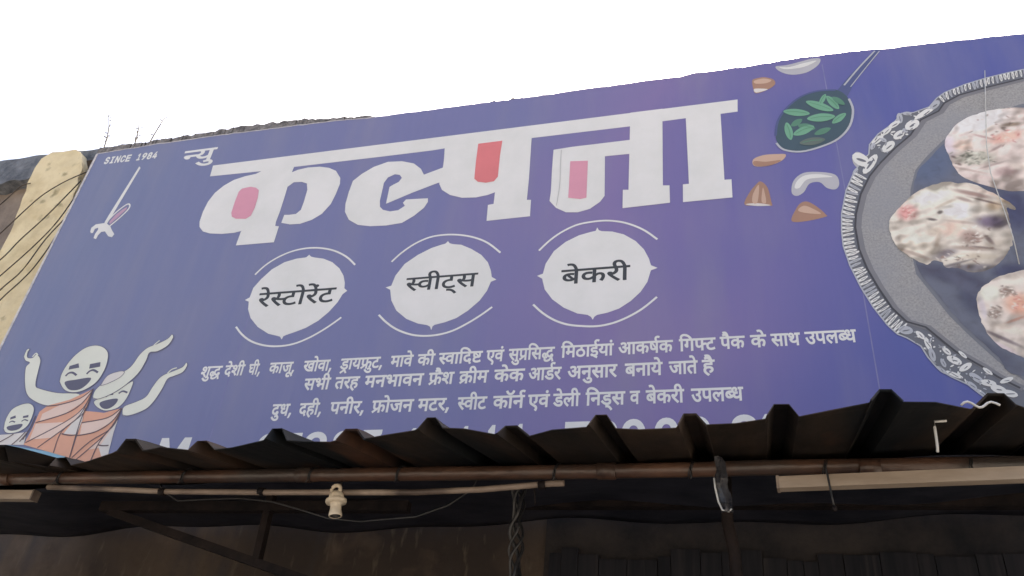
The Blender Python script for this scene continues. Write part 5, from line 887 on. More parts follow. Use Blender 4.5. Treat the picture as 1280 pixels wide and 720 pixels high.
["beaded_rim","white",4,"p",[[2.507,3.685],[2.516,3.697],[2.455,3.735],[2.45,3.728]],0],
["beaded_rim","white",4,"p",[[2.527,3.713],[2.535,3.724],[2.473,3.761],[2.468,3.754]],0],
["beaded_rim","white",4,"p",[[2.546,3.74],[2.554,3.752],[2.491,3.787],[2.486,3.78]],0],
["beaded_rim","white",4,"p",[[2.565,3.768],[2.573,3.779],[2.509,3.813],[2.504,3.806]],0],
["beaded_rim","white",4,"p",[[2.584,3.795],[2.592,3.807],[2.527,3.839],[2.523,3.832]],0],
["beaded_rim","white",4,"p",[[2.603,3.823],[2.609,3.835],[2.544,3.865],[2.54,3.858]],0],
["beaded_rim","white",4,"p",[[2.617,3.853],[2.623,3.866],[2.557,3.894],[2.553,3.887]],0],
["beaded_rim","white",4,"p",[[2.631,3.884],[2.637,3.896],[2.57,3.923],[2.567,3.916]],0],
["beaded_rim","white",4,"p",[[2.645,3.914],[2.651,3.927],[2.583,3.952],[2.58,3.944]],0],
["beaded_rim","white",4,"p",[[2.659,3.945],[2.665,3.957],[2.597,3.98],[2.593,3.973]],0],
["beaded_rim","white",4,"p",[[2.674,3.975],[2.679,3.988],[2.61,4.009],[2.607,4.002]],0],
["beaded_rim","white",4,"p",[[2.685,4.006],[2.689,4.02],[2.619,4.039],[2.617,4.032]],0],
["beaded_rim","white",4,"p",[[2.694,4.039],[2.697,4.052],[2.627,4.07],[2.625,4.062]],0],
["beaded_rim","white",4,"p",[[2.702,4.071],[2.706,4.085],[2.636,4.101],[2.633,4.093]],0],
["beaded_rim","white",4,"p",[[2.711,4.104],[2.715,4.117],[2.644,4.131],[2.642,4.124]],0],
["beaded_rim","white",4,"p",[[2.72,4.136],[2.723,4.15],[2.652,4.162],[2.65,4.154]],0],
["beaded_rim","white",4,"p",[[2.728,4.168],[2.731,4.182],[2.659,4.193],[2.658,4.185]],0],
["beaded_rim","white",4,"p",[[2.732,4.202],[2.733,4.216],[2.662,4.224],[2.661,4.216]],0],
["beaded_rim","white",4,"p",[[2.735,4.235],[2.736,4.249],[2.664,4.256],[2.664,4.248]],0],
["beaded_rim","white",4,"p",[[2.738,4.268],[2.739,4.282],[2.667,4.287],[2.666,4.279]],0],
["beaded_rim","white",4,"p",[[2.741,4.302],[2.742,4.316],[2.67,4.319],[2.669,4.311]],0],
["beaded_rim","white",4,"p",[[2.744,4.335],[2.744,4.349],[2.672,4.35],[2.672,4.342]],0],
["beaded_rim","white",4,"p",[[2.744,4.369],[2.744,4.383],[2.672,4.382],[2.672,4.374]],0],
["beaded_rim","white",4,"p",[[2.742,4.402],[2.741,4.416],[2.669,4.413],[2.67,4.405]],0],
["beaded_rim","white",4,"p",[[2.739,4.435],[2.738,4.449],[2.666,4.445],[2.667,4.437]],0],
["beaded_rim","white",4,"p",[[2.736,4.469],[2.735,4.483],[2.664,4.477],[2.664,4.469]],0],
["beaded_rim","white",4,"p",[[2.733,4.502],[2.732,4.516],[2.661,4.508],[2.662,4.5]],0],
["beaded_rim","white",4,"p",[[2.731,4.536],[2.728,4.55],[2.658,4.54],[2.659,4.532]],0],
["beaded_rim","white",4,"p",[[2.723,4.568],[2.72,4.582],[2.65,4.57],[2.652,4.562]],0],
["beaded_rim","white",4,"p",[[2.715,4.601],[2.711,4.614],[2.642,4.601],[2.644,4.593]],0],
["beaded_rim","white",4,"p",[[2.706,4.633],[2.702,4.647],[2.633,4.631],[2.636,4.624]],0],
["beaded_rim","white",4,"p",[[2.697,4.666],[2.694,4.679],[2.625,4.662],[2.627,4.654]],0],
["beaded_rim","white",4,"p",[[2.689,4.698],[2.685,4.711],[2.617,4.693],[2.619,4.685]],0],
["beaded_rim","white",4,"p",[[2.679,4.73],[2.674,4.743],[2.607,4.722],[2.61,4.715]],0],
["beaded_rim","white",4,"p",[[2.665,4.761],[2.659,4.773],[2.593,4.751],[2.597,4.744]],0],
["beaded_rim","white",4,"p",[[2.651,4.791],[2.645,4.804],[2.58,4.78],[2.583,4.773]],0],
["beaded_rim","white",4,"p",[[2.637,4.821],[2.631,4.834],[2.567,4.809],[2.57,4.801]],0],
["beaded_rim","white",4,"p",[[2.623,4.852],[2.617,4.865],[2.553,4.837],[2.557,4.83]],0],
["beaded_rim","white",4,"p",[[2.609,4.882],[2.603,4.895],[2.54,4.866],[2.544,4.859]],0],
["beaded_rim","white",4,"p",[[2.592,4.911],[2.584,4.923],[2.523,4.892],[2.527,4.886]],0],
["beaded_rim","white",4,"p",[[2.573,4.939],[2.565,4.95],[2.504,4.918],[2.509,4.912]],0],
["beaded_rim","white",4,"p",[[2.554,4.966],[2.546,4.978],[2.486,4.944],[2.491,4.938]],0],
["beaded_rim","white",4,"p",[[2.535,4.994],[2.527,5.005],[2.468,4.97],[2.473,4.964]],0],
["beaded_rim","white",4,"p",[[2.516,5.021],[2.507,5.033],[2.45,4.996],[2.455,4.99]],0],
["beaded_rim","white",4,"p",[[2.496,5.048],[2.487,5.059],[2.431,5.021],[2.436,5.015]],0],
["beaded_rim","white",4,"p",[[2.473,5.073],[2.463,5.082],[2.409,5.044],[2.414,5.038]],0],
["beaded_rim","white",4,"p",[[2.449,5.096],[2.439,5.106],[2.386,5.066],[2.392,5.06]],0],
["beaded_rim","white",4,"p",[[2.426,5.12],[2.416,5.13],[2.364,5.089],[2.37,5.083]],0],
["beaded_rim","white",4,"p",[[2.402,5.144],[2.392,5.154],[2.342,5.111],[2.347,5.105]],0],
["beaded_rim","white",4,"p",[[2.379,5.168],[2.368,5.177],[2.319,5.133],[2.325,5.128]],0],
["beaded_rim","white",4,"p",[[2.353,5.189],[2.342,5.198],[2.294,5.153],[2.301,5.148]],0],
["beaded_rim","white",4,"p",[[2.326,5.209],[2.314,5.217],[2.268,5.171],[2.275,5.166]],0],
["beaded_rim","white",4,"p",[[2.298,5.228],[2.287,5.236],[2.243,5.189],[2.249,5.185]],0],
["beaded_rim","white",4,"p",[[2.271,5.248],[2.259,5.256],[2.217,5.208],[2.223,5.203]],0],
["beaded_rim","white",4,"p",[[2.244,5.267],[2.232,5.275],[2.191,5.226],[2.197,5.221]],0],
["beaded_rim","white",4,"p",[[2.216,5.286],[2.204,5.293],[2.164,5.243],[2.171,5.239]],0],
["beaded_rim","white",4,"p",[[2.186,5.301],[2.173,5.307],[2.136,5.257],[2.143,5.253]],0],
["beaded_rim","white",4,"p",[[2.156,5.315],[2.143,5.321],[2.107,5.27],[2.114,5.267]],0],
["beaded_rim","white",4,"p",[[2.125,5.33],[2.113,5.336],[2.078,5.283],[2.086,5.28]],0],
["beaded_rim","white",4,"p",[[2.095,5.344],[2.082,5.35],[2.05,5.297],[2.057,5.293]],0],
["beaded_rim","white",4,"p",[[2.065,5.358],[2.052,5.364],[2.021,5.31],[2.028,5.307]],0],
["beaded_rim","white",4,"p",[[2.034,5.37],[2.02,5.374],[1.991,5.32],[1.999,5.318]],0],
["beaded_rim","white",4,"p",[[2.001,5.379],[1.988,5.383],[1.961,5.329],[1.968,5.326]],0],
["beaded_rim","white",4,"p",[[1.969,5.388],[1.955,5.392],[1.93,5.337],[1.938,5.335]],0],
["beaded_rim","white",4,"p",[[1.937,5.397],[1.923,5.4],[1.899,5.345],[1.907,5.343]],0],
["beaded_rim","white",4,"p",[[1.904,5.405],[1.891,5.409],[1.869,5.353],[1.877,5.351]],0]]
GLYPHS=[
[[[121,164],[82,169],[48,186],[23,216],[15,255],[21,291],[41,318],[70,334],[103,339],[127,337],[151,330],[177,317],[193,305],[222,319],[252,350],[273,391],[280,443],[274,485],[256,516],[231,534],[198,541],[180,538],[170,533],[165,527],[163,516],[165,507],[169,497],[178,487],[195,477],[225,469],[301,462],[272,341],[162,361],[96,398],[54,452],[40,517],[51,573],[85,619],[137,648],[204,657],[255,651],[304,633],[347,602],[380,559],[402,505],[409,440],[400,367],[371,300],[326,242],[293,219],[316,198],[360,151],[400,103],[450,37],[344,-35],[282,49],[239,101],[200,142],[171,168],[153,165]],[[616,526],[616,-25],[485,-25],[485,526],[396,526],[396,647],[720,647],[720,526]]],
[[[-281,4],[-198,30],[-135,36],[-61,25],[-2,-9],[35,-62],[47,-129],[34,-195],[-8,-249],[-73,-282],[-157,-293],[-254,-281],[-338,-244],[-409,-187],[-493,-96],[-390,-24],[-338,-84],[-304,-117],[-271,-141],[-237,-158],[-199,-168],[-159,-171],[-95,-156],[-77,-119],[-80,-105],[-91,-94],[-109,-85],[-132,-82],[-154,-83],[-173,-87],[-192,-93],[-236,-113]]],
[[[789,-152],[673,-199],[623,-50],[615,-65],[574,-104],[526,-138],[472,-165],[412,-183],[345,-189],[258,-179],[191,-146],[148,-94],[134,-32],[136,-9],[141,12],[149,33],[144,25],[113,36],[62,71],[26,121],[15,185],[26,247],[61,298],[113,331],[177,342],[231,335],[277,310],[309,271],[319,222],[317,196],[309,170],[295,143],[261,105],[161,170],[190,206],[193,216],[192,221],[190,225],[186,227],[176,229],[162,226],[150,216],[141,201],[137,181],[141,162],[149,149],[165,137],[187,128],[214,121],[239,118],[270,127],[311,131],[323,131],[334,130],[345,130],[378,126],[368,8],[337,12],[333,12],[328,12],[324,12],[294,8],[276,0],[267,-11],[264,-25],[268,-43],[281,-56],[305,-66],[337,-70],[407,-59],[469,-28],[526,22],[562,52],[592,46],[582,45],[573,44],[565,44],[520,47],[473,55],[428,70],[386,93],[348,124],[318,164],[299,214],[293,272],[297,318],[310,358],[330,392],[357,420],[398,448],[447,467],[502,478],[561,481],[541,481],[541,526],[-25,526],[-25,647],[831,647],[831,526],[672,526],[672,360],[599,360],[548,358],[510,353],[481,345],[459,334],[444,321],[433,305],[426,286],[423,263],[431,224],[454,194],[496,173],[563,165],[566,165],[569,165],[573,165],[552,163],[556,146],[554,157],[553,167],[553,178],[560,216],[582,245],[613,261],[645,265],[692,258],[728,233],[750,200],[757,163],[752,125],[735,95],[710,74],[703,71]]],
[[[404,-91],[371,-36],[351,-1],[333,33],[327,46],[333,46],[318,45],[303,43],[287,43],[242,46],[196,54],[152,69],[110,92],[74,123],[45,164],[27,214],[21,272],[25,318],[39,358],[59,392],[86,420],[127,448],[176,467],[231,478],[289,481],[270,481],[270,526],[-25,526],[-25,647],[559,647],[559,526],[401,526],[401,360],[327,360],[277,358],[238,353],[210,345],[187,334],[172,321],[161,305],[154,286],[151,263],[159,224],[182,194],[223,173],[289,165],[293,165],[299,165],[303,165],[281,163],[283,156],[281,177],[288,217],[311,245],[341,261],[373,265],[420,258],[457,233],[479,200],[486,163],[482,126],[467,97],[445,77],[444,76],[445,74],[460,50],[478,23],[517,-33]]],
[[[-188,590],[-214,678],[-233,729],[-252,764],[-271,784],[-291,794],[-316,798],[-333,797],[-348,794],[-363,790],[-401,777],[-441,900],[-371,917],[-317,921],[-261,914],[-211,892],[-168,852],[-131,795],[-99,719],[-60,590]]],
[[[-201,590],[-223,640],[-235,675],[-243,711],[-245,749],[-233,817],[-196,873],[-137,910],[-61,921],[1,913],[54,888],[96,847],[130,790],[160,718],[181,647],[298,647],[298,526],[195,526],[195,-25],[64,-25],[64,526],[-25,526],[-25,647],[53,647],[35,703],[8,761],[-21,790],[-58,799],[-82,795],[-99,784],[-110,763],[-114,732],[-112,705],[-105,679],[-95,653],[-69,592]]],
[[[630,526],[527,526],[527,-25],[396,-25],[400,129],[399,125],[360,108],[314,97],[258,93],[181,104],[117,139],[75,195],[61,265],[64,298],[73,329],[88,359],[90,361],[76,370],[44,406],[24,450],[17,496],[20,531],[18,526],[-25,526],[-25,647],[630,647]],[[192,269],[197,244],[211,228],[234,217],[267,213],[310,218],[346,232],[377,252],[396,271],[396,526],[159,526],[152,516],[148,494],[152,471],[163,455],[180,444],[201,438],[227,442],[263,444],[289,443],[335,440],[325,320],[293,323],[287,323],[280,323],[274,323],[236,319],[211,307],[197,292]]],
[[[14,-154],[36,-62],[50,2],[62,64],[74,141],[206,141],[226,109],[207,42],[185,-20],[161,-82],[129,-154]]],
[[[802,526],[477,526],[472,387],[495,410],[569,424],[637,412],[693,375],[730,316],[741,240],[737,188],[725,134],[704,79],[660,5],[543,71],[580,127],[597,163],[607,200],[611,237],[607,271],[597,290],[583,301],[564,304],[521,290],[477,247],[477,-25],[346,-25],[352,136],[358,133],[322,113],[278,98],[226,93],[175,98],[127,114],[84,142],[50,181],[28,231],[21,291],[36,372],[84,436],[156,476],[243,489],[270,488],[298,485],[324,482],[366,475],[356,351],[311,360],[289,363],[268,365],[250,366],[205,360],[175,345],[158,323],[152,292],[158,256],[175,232],[199,218],[229,213],[263,218],[294,231],[324,252],[346,271],[346,526],[-25,526],[-25,647],[802,647]]],
[[[195,526],[195,-25],[64,-25],[64,526],[-25,526],[-25,647],[298,647],[298,526]]],
[[[678,526],[678,-25],[547,-25],[547,345],[435,345],[399,346],[416,355],[430,357],[458,315],[477,268],[483,218],[477,169],[459,127],[430,95],[394,72],[353,59],[309,55],[251,63],[195,89],[144,134],[96,198],[51,284],[-2,416],[116,458],[172,319],[218,238],[263,192],[308,179],[327,181],[341,189],[350,202],[354,227],[348,261],[328,295],[298,328],[242,369],[286,466],[547,466],[547,526],[-25,526],[-25,647],[782,647],[782,526]]],
[[[-31,-260],[-81,-278],[-111,-286],[-142,-291],[-174,-293],[-248,-282],[-308,-247],[-346,-193],[-359,-126],[-345,-62],[-304,-10],[-241,25],[-163,36],[-86,29],[-20,6],[37,-29],[86,-73],[128,-122],[181,-196],[77,-261],[10,-171],[-42,-121],[-95,-92],[-157,-82],[-194,-86],[-218,-97],[-229,-111],[-233,-128],[-230,-149],[-219,-160],[-201,-168],[-177,-171],[-155,-170],[-136,-166],[-118,-160],[-73,-142]]],
[[[754,526],[754,-25],[623,-25],[625,9],[620,5],[577,-8],[533,-16],[487,-18],[376,-4],[269,38],[166,113],[65,223],[41,258],[26,287],[18,313],[15,339],[20,367],[37,394],[66,413],[104,418],[134,415],[160,403],[182,386],[180,389],[177,384],[185,406],[190,431],[192,458],[191,482],[189,504],[185,523],[184,526],[-25,526],[-25,647],[858,647],[858,526]],[[534,257],[562,260],[587,269],[611,283],[623,292],[623,526],[315,526],[318,514],[323,458],[314,378],[284,314],[237,265],[206,247],[254,198],[326,146],[403,115],[491,104],[529,106],[566,113],[601,125],[623,137],[626,162],[633,162],[600,150],[563,142],[520,139],[471,144],[425,161],[386,188],[356,225],[337,269],[331,320],[344,394],[387,452],[452,487],[530,498],[552,497],[578,495],[603,492],[643,482],[632,363],[589,373],[573,376],[556,378],[541,379],[505,374],[481,362],[467,344],[462,316],[467,289],[481,272],[503,261]]],
[[[195,526],[195,-25],[64,-25],[64,526],[-25,526],[-25,647],[298,647],[298,526]],[[71,590],[45,678],[26,729],[7,764],[-12,784],[-32,794],[-57,798],[-74,797],[-89,794],[-104,790],[-142,777],[-182,900],[-112,917],[-58,921],[-2,914],[48,892],[91,852],[128,795],[160,719],[199,590]]],
[[[596,526],[492,526],[492,-25],[362,-25],[366,128],[370,126],[332,109],[286,97],[233,93],[177,99],[126,116],[83,145],[49,184],[28,232],[21,287],[37,373],[87,438],[162,477],[254,489],[271,489],[289,487],[309,486],[328,484],[346,481],[380,474],[372,351],[325,360],[303,363],[281,365],[260,366],[211,360],[178,344],[159,320],[152,287],[158,253],[175,232],[201,218],[235,213],[277,218],[313,233],[343,254],[362,271],[362,526],[-25,526],[-25,647],[596,647]]],
[[[357,197],[332,195],[306,191],[281,183],[245,169],[189,208],[149,248],[121,296],[112,351],[115,383],[124,411],[139,434],[159,453],[189,470],[222,482],[261,488],[307,490],[376,490],[376,526],[-25,526],[-25,647],[617,647],[617,526],[507,526],[507,369],[298,369],[273,368],[260,367],[253,364],[249,362],[244,356],[242,347],[244,333],[251,321],[263,309],[268,305],[305,314],[363,319],[437,309],[501,276],[545,223],[560,154],[545,82],[502,24],[431,-13],[337,-25],[238,-13],[150,22],[73,75],[-12,160],[88,241],[160,167],[214,129],[272,107],[336,99],[407,115],[427,155],[424,171],[413,184],[392,193]],[[42,-158],[319,13],[378,13],[549,-198],[448,-263],[331,-119],[119,-264]]],
[[[620,647],[620,526],[516,526],[516,-25],[385,-25],[388,142],[390,139],[351,123],[305,111],[252,107],[162,124],[89,175],[39,253],[7,370],[82,392],[113,409],[129,429],[135,458],[133,479],[126,499],[115,518],[110,526],[-25,526],[-25,647]],[[162,292],[172,273],[195,248],[222,233],[259,228],[300,233],[334,246],[365,267],[385,285],[385,526],[246,527],[257,505],[266,443],[233,339]]],
[[[8,60],[162,149],[148,148],[107,181],[82,216],[65,255],[57,299],[54,353],[54,526],[-25,526],[-25,647],[811,647],[811,526],[485,526],[478,387],[472,391],[504,409],[539,420],[579,424],[646,412],[702,375],[739,316],[750,240],[746,188],[734,134],[713,79],[669,5],[552,71],[589,127],[606,163],[616,200],[620,237],[616,271],[606,290],[591,301],[572,304],[529,290],[485,246],[485,-25],[354,-25],[359,156],[388,170],[384,168],[85,-47]],[[185,526],[185,360],[186,315],[190,287],[197,271],[206,258],[223,247],[249,242],[281,246],[310,256],[336,273],[354,289],[354,526]]],
[[[544,526],[396,526],[396,324],[317,324],[275,322],[242,317],[216,308],[196,298],[163,261],[151,214],[156,178],[169,150],[189,128],[216,112],[247,102],[283,99],[329,102],[368,111],[404,124],[469,155],[514,33],[445,5],[395,-11],[341,-21],[286,-25],[215,-18],[152,3],[97,39],[56,88],[29,149],[21,220],[30,288],[60,344],[104,389],[160,420],[222,439],[287,445],[265,445],[265,526],[-25,526],[-25,647],[544,647]]],
[[[534,526],[534,-25],[403,-25],[403,225],[232,225],[232,211],[228,177],[211,148],[187,131],[160,126],[132,130],[107,142],[83,158],[62,178],[43,201],[28,226],[18,252],[14,279],[19,305],[36,328],[64,342],[99,346],[101,346],[101,526],[-25,526],[-25,647],[637,647],[637,526]],[[403,526],[232,526],[232,346],[403,346]]],
[[[369,347],[397,348],[423,349],[447,352],[500,361],[513,239],[464,231],[437,228],[409,227],[380,226],[335,228],[288,234],[243,243],[216,250],[203,242],[207,245],[230,217],[281,164],[337,111],[417,44],[327,-47],[255,19],[203,69],[156,118],[114,165],[79,206],[53,242],[33,272],[22,297],[17,319],[15,342],[20,368],[37,394],[66,413],[104,418],[134,415],[160,403],[182,386],[180,389],[177,384],[185,406],[190,431],[192,458],[191,484],[188,507],[183,527],[184,526],[-25,526],[-25,647],[428,647],[428,526],[316,526],[311,540],[318,516],[322,489],[323,458],[320,415],[313,378],[299,345],[301,350],[317,350]]],
[[[64,526],[-25,526],[-25,647],[44,645],[46,635],[36,662],[30,692],[28,726],[44,805],[95,869],[171,908],[266,921],[406,901],[530,840],[636,747],[742,596],[610,590],[446,750],[281,799],[228,792],[189,774],[167,748],[159,712],[161,690],[167,670],[176,652],[179,647],[298,647],[298,526],[195,526],[195,-25],[64,-25]]],
[[[316,-25],[250,-20],[189,-6],[135,19],[93,58],[66,110],[57,176],[75,250],[109,286],[100,296],[78,330],[64,371],[59,419],[59,526],[-25,526],[-25,647],[624,647],[624,526],[520,526],[520,323],[440,247],[376,247],[323,246],[282,242],[250,236],[225,226],[197,203],[188,170],[191,146],[202,129],[219,117],[245,107],[277,102],[313,100],[359,103],[401,113],[441,127],[505,157],[550,33],[482,6],[429,-10],[372,-21]],[[398,395],[389,526],[258,535]],[[189,439],[192,400],[199,374],[210,355],[221,346],[271,357],[306,352],[180,482]]],
[[[593,526],[499,526],[499,379],[497,332],[491,293],[479,260],[460,229],[404,185],[304,162],[277,285],[321,295],[335,299],[345,303],[352,309],[359,318],[363,329],[367,348],[368,380],[368,526],[185,526],[185,353],[186,312],[188,281],[192,258],[198,242],[208,228],[222,215],[243,200],[273,182],[383,119],[439,83],[480,45],[503,1],[511,-53],[506,-97],[493,-138],[475,-172],[448,-218],[332,-151],[358,-109],[369,-89],[376,-71],[378,-55],[377,-43],[373,-34],[365,-24],[348,-10],[319,9],[277,34],[190,85],[152,109],[119,135],[92,166],[72,203],[58,252],[54,315],[54,526],[-25,526],[-25,647],[593,647]]],
[[[-210,772],[-205,804],[-187,831],[-161,849],[-130,856],[-99,849],[-73,831],[-55,804],[-50,772],[-55,740],[-73,713],[-99,695],[-130,688],[-161,695],[-187,713],[-205,740]]],
[[[612,526],[612,-25],[481,-25],[481,234],[482,234],[451,229],[418,227],[380,226],[335,228],[288,234],[243,243],[216,250],[203,242],[207,245],[230,217],[281,164],[337,111],[417,44],[327,-47],[255,19],[203,69],[156,118],[114,165],[79,206],[53,242],[33,272],[22,297],[17,319],[15,342],[20,368],[37,394],[66,413],[104,418],[134,415],[160,403],[182,386],[180,389],[177,384],[185,406],[190,431],[192,458],[191,484],[188,507],[183,527],[184,526],[-25,526],[-25,647],[716,647],[716,526]],[[369,347],[405,348],[437,351],[468,356],[481,359],[481,526],[316,526],[311,540],[318,516],[322,489],[323,458],[320,415],[313,378],[299,345],[301,350],[317,350]]],
[[[9,61],[172,148],[154,145],[110,176],[85,211],[67,250],[57,298],[54,357],[54,526],[-25,526],[-25,647],[608,647],[608,526],[504,526],[504,-25],[373,-25],[378,155],[86,-47]],[[373,526],[185,526],[185,369],[186,333],[188,307],[191,289],[195,276],[201,266],[206,259],[228,247],[262,242],[294,246],[326,258],[356,277],[373,292]]],
[[[625,526],[396,526],[396,429],[457,398],[515,343],[552,275],[564,198],[555,127],[527,70],[482,26],[427,-3],[365,-20],[296,-25],[187,-10],[98,37],[40,114],[21,215],[30,285],[59,343],[104,388],[160,420],[222,439],[286,445],[265,445],[265,526],[-25,526],[-25,647],[625,647]],[[293,97],[351,104],[396,123],[423,154],[433,201],[427,238],[409,271],[378,301],[337,324],[309,324],[247,317],[200,299],[180,284],[164,264],[155,240],[151,211],[161,160],[189,126],[234,105]]],
[[[270,197],[245,195],[219,191],[194,183],[158,169],[102,208],[62,248],[34,296],[25,351],[28,383],[37,411],[52,434],[72,453],[102,470],[135,482],[174,488],[220,490],[289,490],[289,526],[-25,526],[-25,647],[530,647],[530,526],[420,526],[420,369],[211,369],[186,368],[173,367],[166,364],[162,362],[157,356],[155,347],[157,333],[164,321],[176,309],[181,305],[218,314],[276,319],[350,309],[414,276],[458,223],[472,154],[460,86],[423,33],[365,-2],[331,1],[328,16],[358,5],[389,-6],[450,-25],[394,-143],[315,-106],[261,-77],[210,-49],[168,-23],[118,-18],[71,-4],[35,22],[22,63],[28,94],[43,119],[69,136],[101,141],[127,138],[153,128],[180,112],[204,94],[209,93],[219,93],[276,98],[315,111],[334,128],[340,154],[337,171],[326,184],[305,193]],[[278,590],[251,640],[234,680],[222,721],[218,763],[231,831],[271,882],[330,912],[397,921],[432,919],[463,914],[491,905],[535,885],[497,771],[455,791],[439,797],[423,801],[406,802],[379,798],[362,787],[352,770],[348,746],[351,719],[360,692],[375,662],[412,595]]],
[[[495,217],[482,146],[441,94],[381,64],[311,55],[221,72],[142,125],[72,216],[-6,370],[113,413],[167,299],[212,231],[258,191],[307,178],[332,182],[351,191],[361,204],[366,227],[362,254],[349,279],[329,304],[310,321],[293,318],[237,314],[228,433],[306,442],[336,455],[350,472],[354,494],[351,514],[341,526],[324,534],[301,537],[271,535],[242,528],[214,517],[157,491],[115,607],[166,631],[204,644],[248,654],[299,657],[375,646],[435,612],[472,559],[485,494],[465,413],[428,376],[420,383],[424,379],[451,376],[486,375],[515,376],[540,378],[563,382],[569,383],[569,526],[496,526],[496,647],[1063,647],[1063,526],[959,526],[959,-25],[828,-25],[828,526],[700,526],[700,-25],[569,-25],[569,259],[575,260],[550,257],[525,255],[498,254],[477,255],[489,256],[491,257]]],
[[[618,647],[618,526],[514,526],[514,-25],[383,-25],[386,155],[387,152],[349,136],[305,125],[254,121],[211,125],[172,136],[138,154],[110,177],[85,211],[67,250],[57,298],[54,357],[54,526],[-25,526],[-25,647]],[[383,526],[243,532],[394,327]],[[205,259],[227,247],[263,242],[284,244],[306,249],[327,257],[321,254],[173,467],[184,369],[185,333],[187,307],[190,289],[194,276],[200,266]]],
[[[-205,590],[-232,640],[-249,680],[-261,721],[-265,763],[-252,831],[-212,882],[-153,912],[-86,921],[-51,919],[-20,914],[8,905],[52,885],[14,771],[-28,791],[-44,797],[-60,801],[-77,802],[-104,798],[-121,787],[-131,770],[-135,746],[-132,719],[-123,692],[-108,662],[-71,595]]],
[[[233,526],[233,232],[229,203],[215,176],[191,158],[160,153],[125,160],[92,179],[63,205],[39,237],[22,272],[16,308],[21,338],[37,364],[65,380],[100,384],[102,384],[102,526],[-25,526],[-25,647],[603,647],[603,526],[499,526],[499,-25],[368,-25],[368,526]]],
[[[651,526],[485,526],[482,374],[473,373],[503,384],[536,391],[575,393],[665,393],[665,272],[589,272],[550,270],[523,266],[502,256],[485,244],[485,-25],[354,-25],[359,155],[367,154],[333,137],[294,125],[248,121],[205,125],[166,137],[133,157],[106,180],[82,216],[65,254],[57,299],[54,353],[54,526],[-25,526],[-25,647],[651,647]],[[185,526],[185,360],[186,315],[190,287],[197,271],[206,258],[223,247],[249,242],[281,246],[310,257],[336,274],[354,290],[354,526]]],
[[[504,526],[504,-25],[373,-25],[377,154],[379,151],[343,135],[302,124],[254,121],[211,125],[172,136],[138,154],[110,177],[85,211],[67,250],[57,298],[54,357],[54,526],[-25,526],[-25,647],[608,647],[608,526]],[[373,526],[185,526],[185,369],[186,333],[188,307],[191,289],[195,276],[201,266],[206,259],[228,247],[263,242],[296,246],[327,258],[356,277],[373,292]]],
[[[-192,590],[-224,633],[-245,654],[-263,667],[-279,673],[-298,677],[-320,678],[-337,677],[-354,673],[-373,667],[-416,649],[-460,765],[-412,784],[-386,791],[-357,796],[-325,798],[-277,792],[-233,773],[-196,744],[-180,723],[-215,706],[-225,729],[-243,760],[-259,781],[-275,793],[-293,799],[-317,802],[-335,801],[-350,799],[-364,795],[-401,780],[-441,900],[-371,917],[-317,921],[-261,914],[-211,892],[-168,852],[-131,795],[-99,719],[-60,590]]],
[[[578,526],[578,-25],[447,-25],[451,143],[451,140],[411,123],[363,111],[307,107],[221,120],[147,161],[92,227],[50,338],[154,369],[199,396],[222,428],[230,468],[225,503],[212,525],[195,538],[170,543],[156,541],[146,536],[141,530],[140,525],[152,501],[222,479],[209,360],[119,382],[67,411],[32,457],[21,519],[32,579],[66,623],[115,649],[172,657],[218,652],[262,637],[301,611],[333,575],[354,527],[361,469],[350,394],[316,333],[262,286],[220,265],[224,260],[247,242],[274,232],[314,228],[357,233],[392,246],[424,266],[447,286],[447,526],[365,526],[365,647],[681,647],[681,526]]],
[[[-25,647],[588,647],[588,526],[490,530],[501,518],[511,463],[488,372],[442,328],[459,310],[492,266],[516,214],[524,152],[518,99],[498,54],[466,19],[425,-6],[379,-20],[327,-25],[266,-17],[207,9],[151,53],[100,116],[52,199],[-5,328],[114,370],[152,275],[183,213],[216,163],[250,127],[285,106],[321,99],[350,103],[371,113],[384,129],[389,160],[384,192],[370,222],[346,252],[321,275],[300,271],[241,267],[232,386],[317,396],[354,411],[372,432],[379,464],[376,484],[368,502],[355,517],[343,526],[-25,526]]],
[[[-25,526],[-25,647],[718,647],[718,526],[614,526],[614,-25],[483,-25],[483,333],[500,331],[495,331],[476,329],[457,322],[437,308],[418,286],[398,251],[371,177],[247,216],[270,285],[279,304],[274,308],[253,319],[232,326],[210,328],[183,323],[166,312],[155,295],[151,271],[156,241],[169,211],[193,180],[227,145],[272,105],[346,41],[256,-46],[183,18],[131,66],[87,113],[51,163],[28,217],[20,275],[27,330],[49,376],[81,410],[121,433],[163,447],[204,451],[251,447],[294,435],[333,415],[355,400],[410,436],[497,451],[504,451],[483,451],[483,526]]],
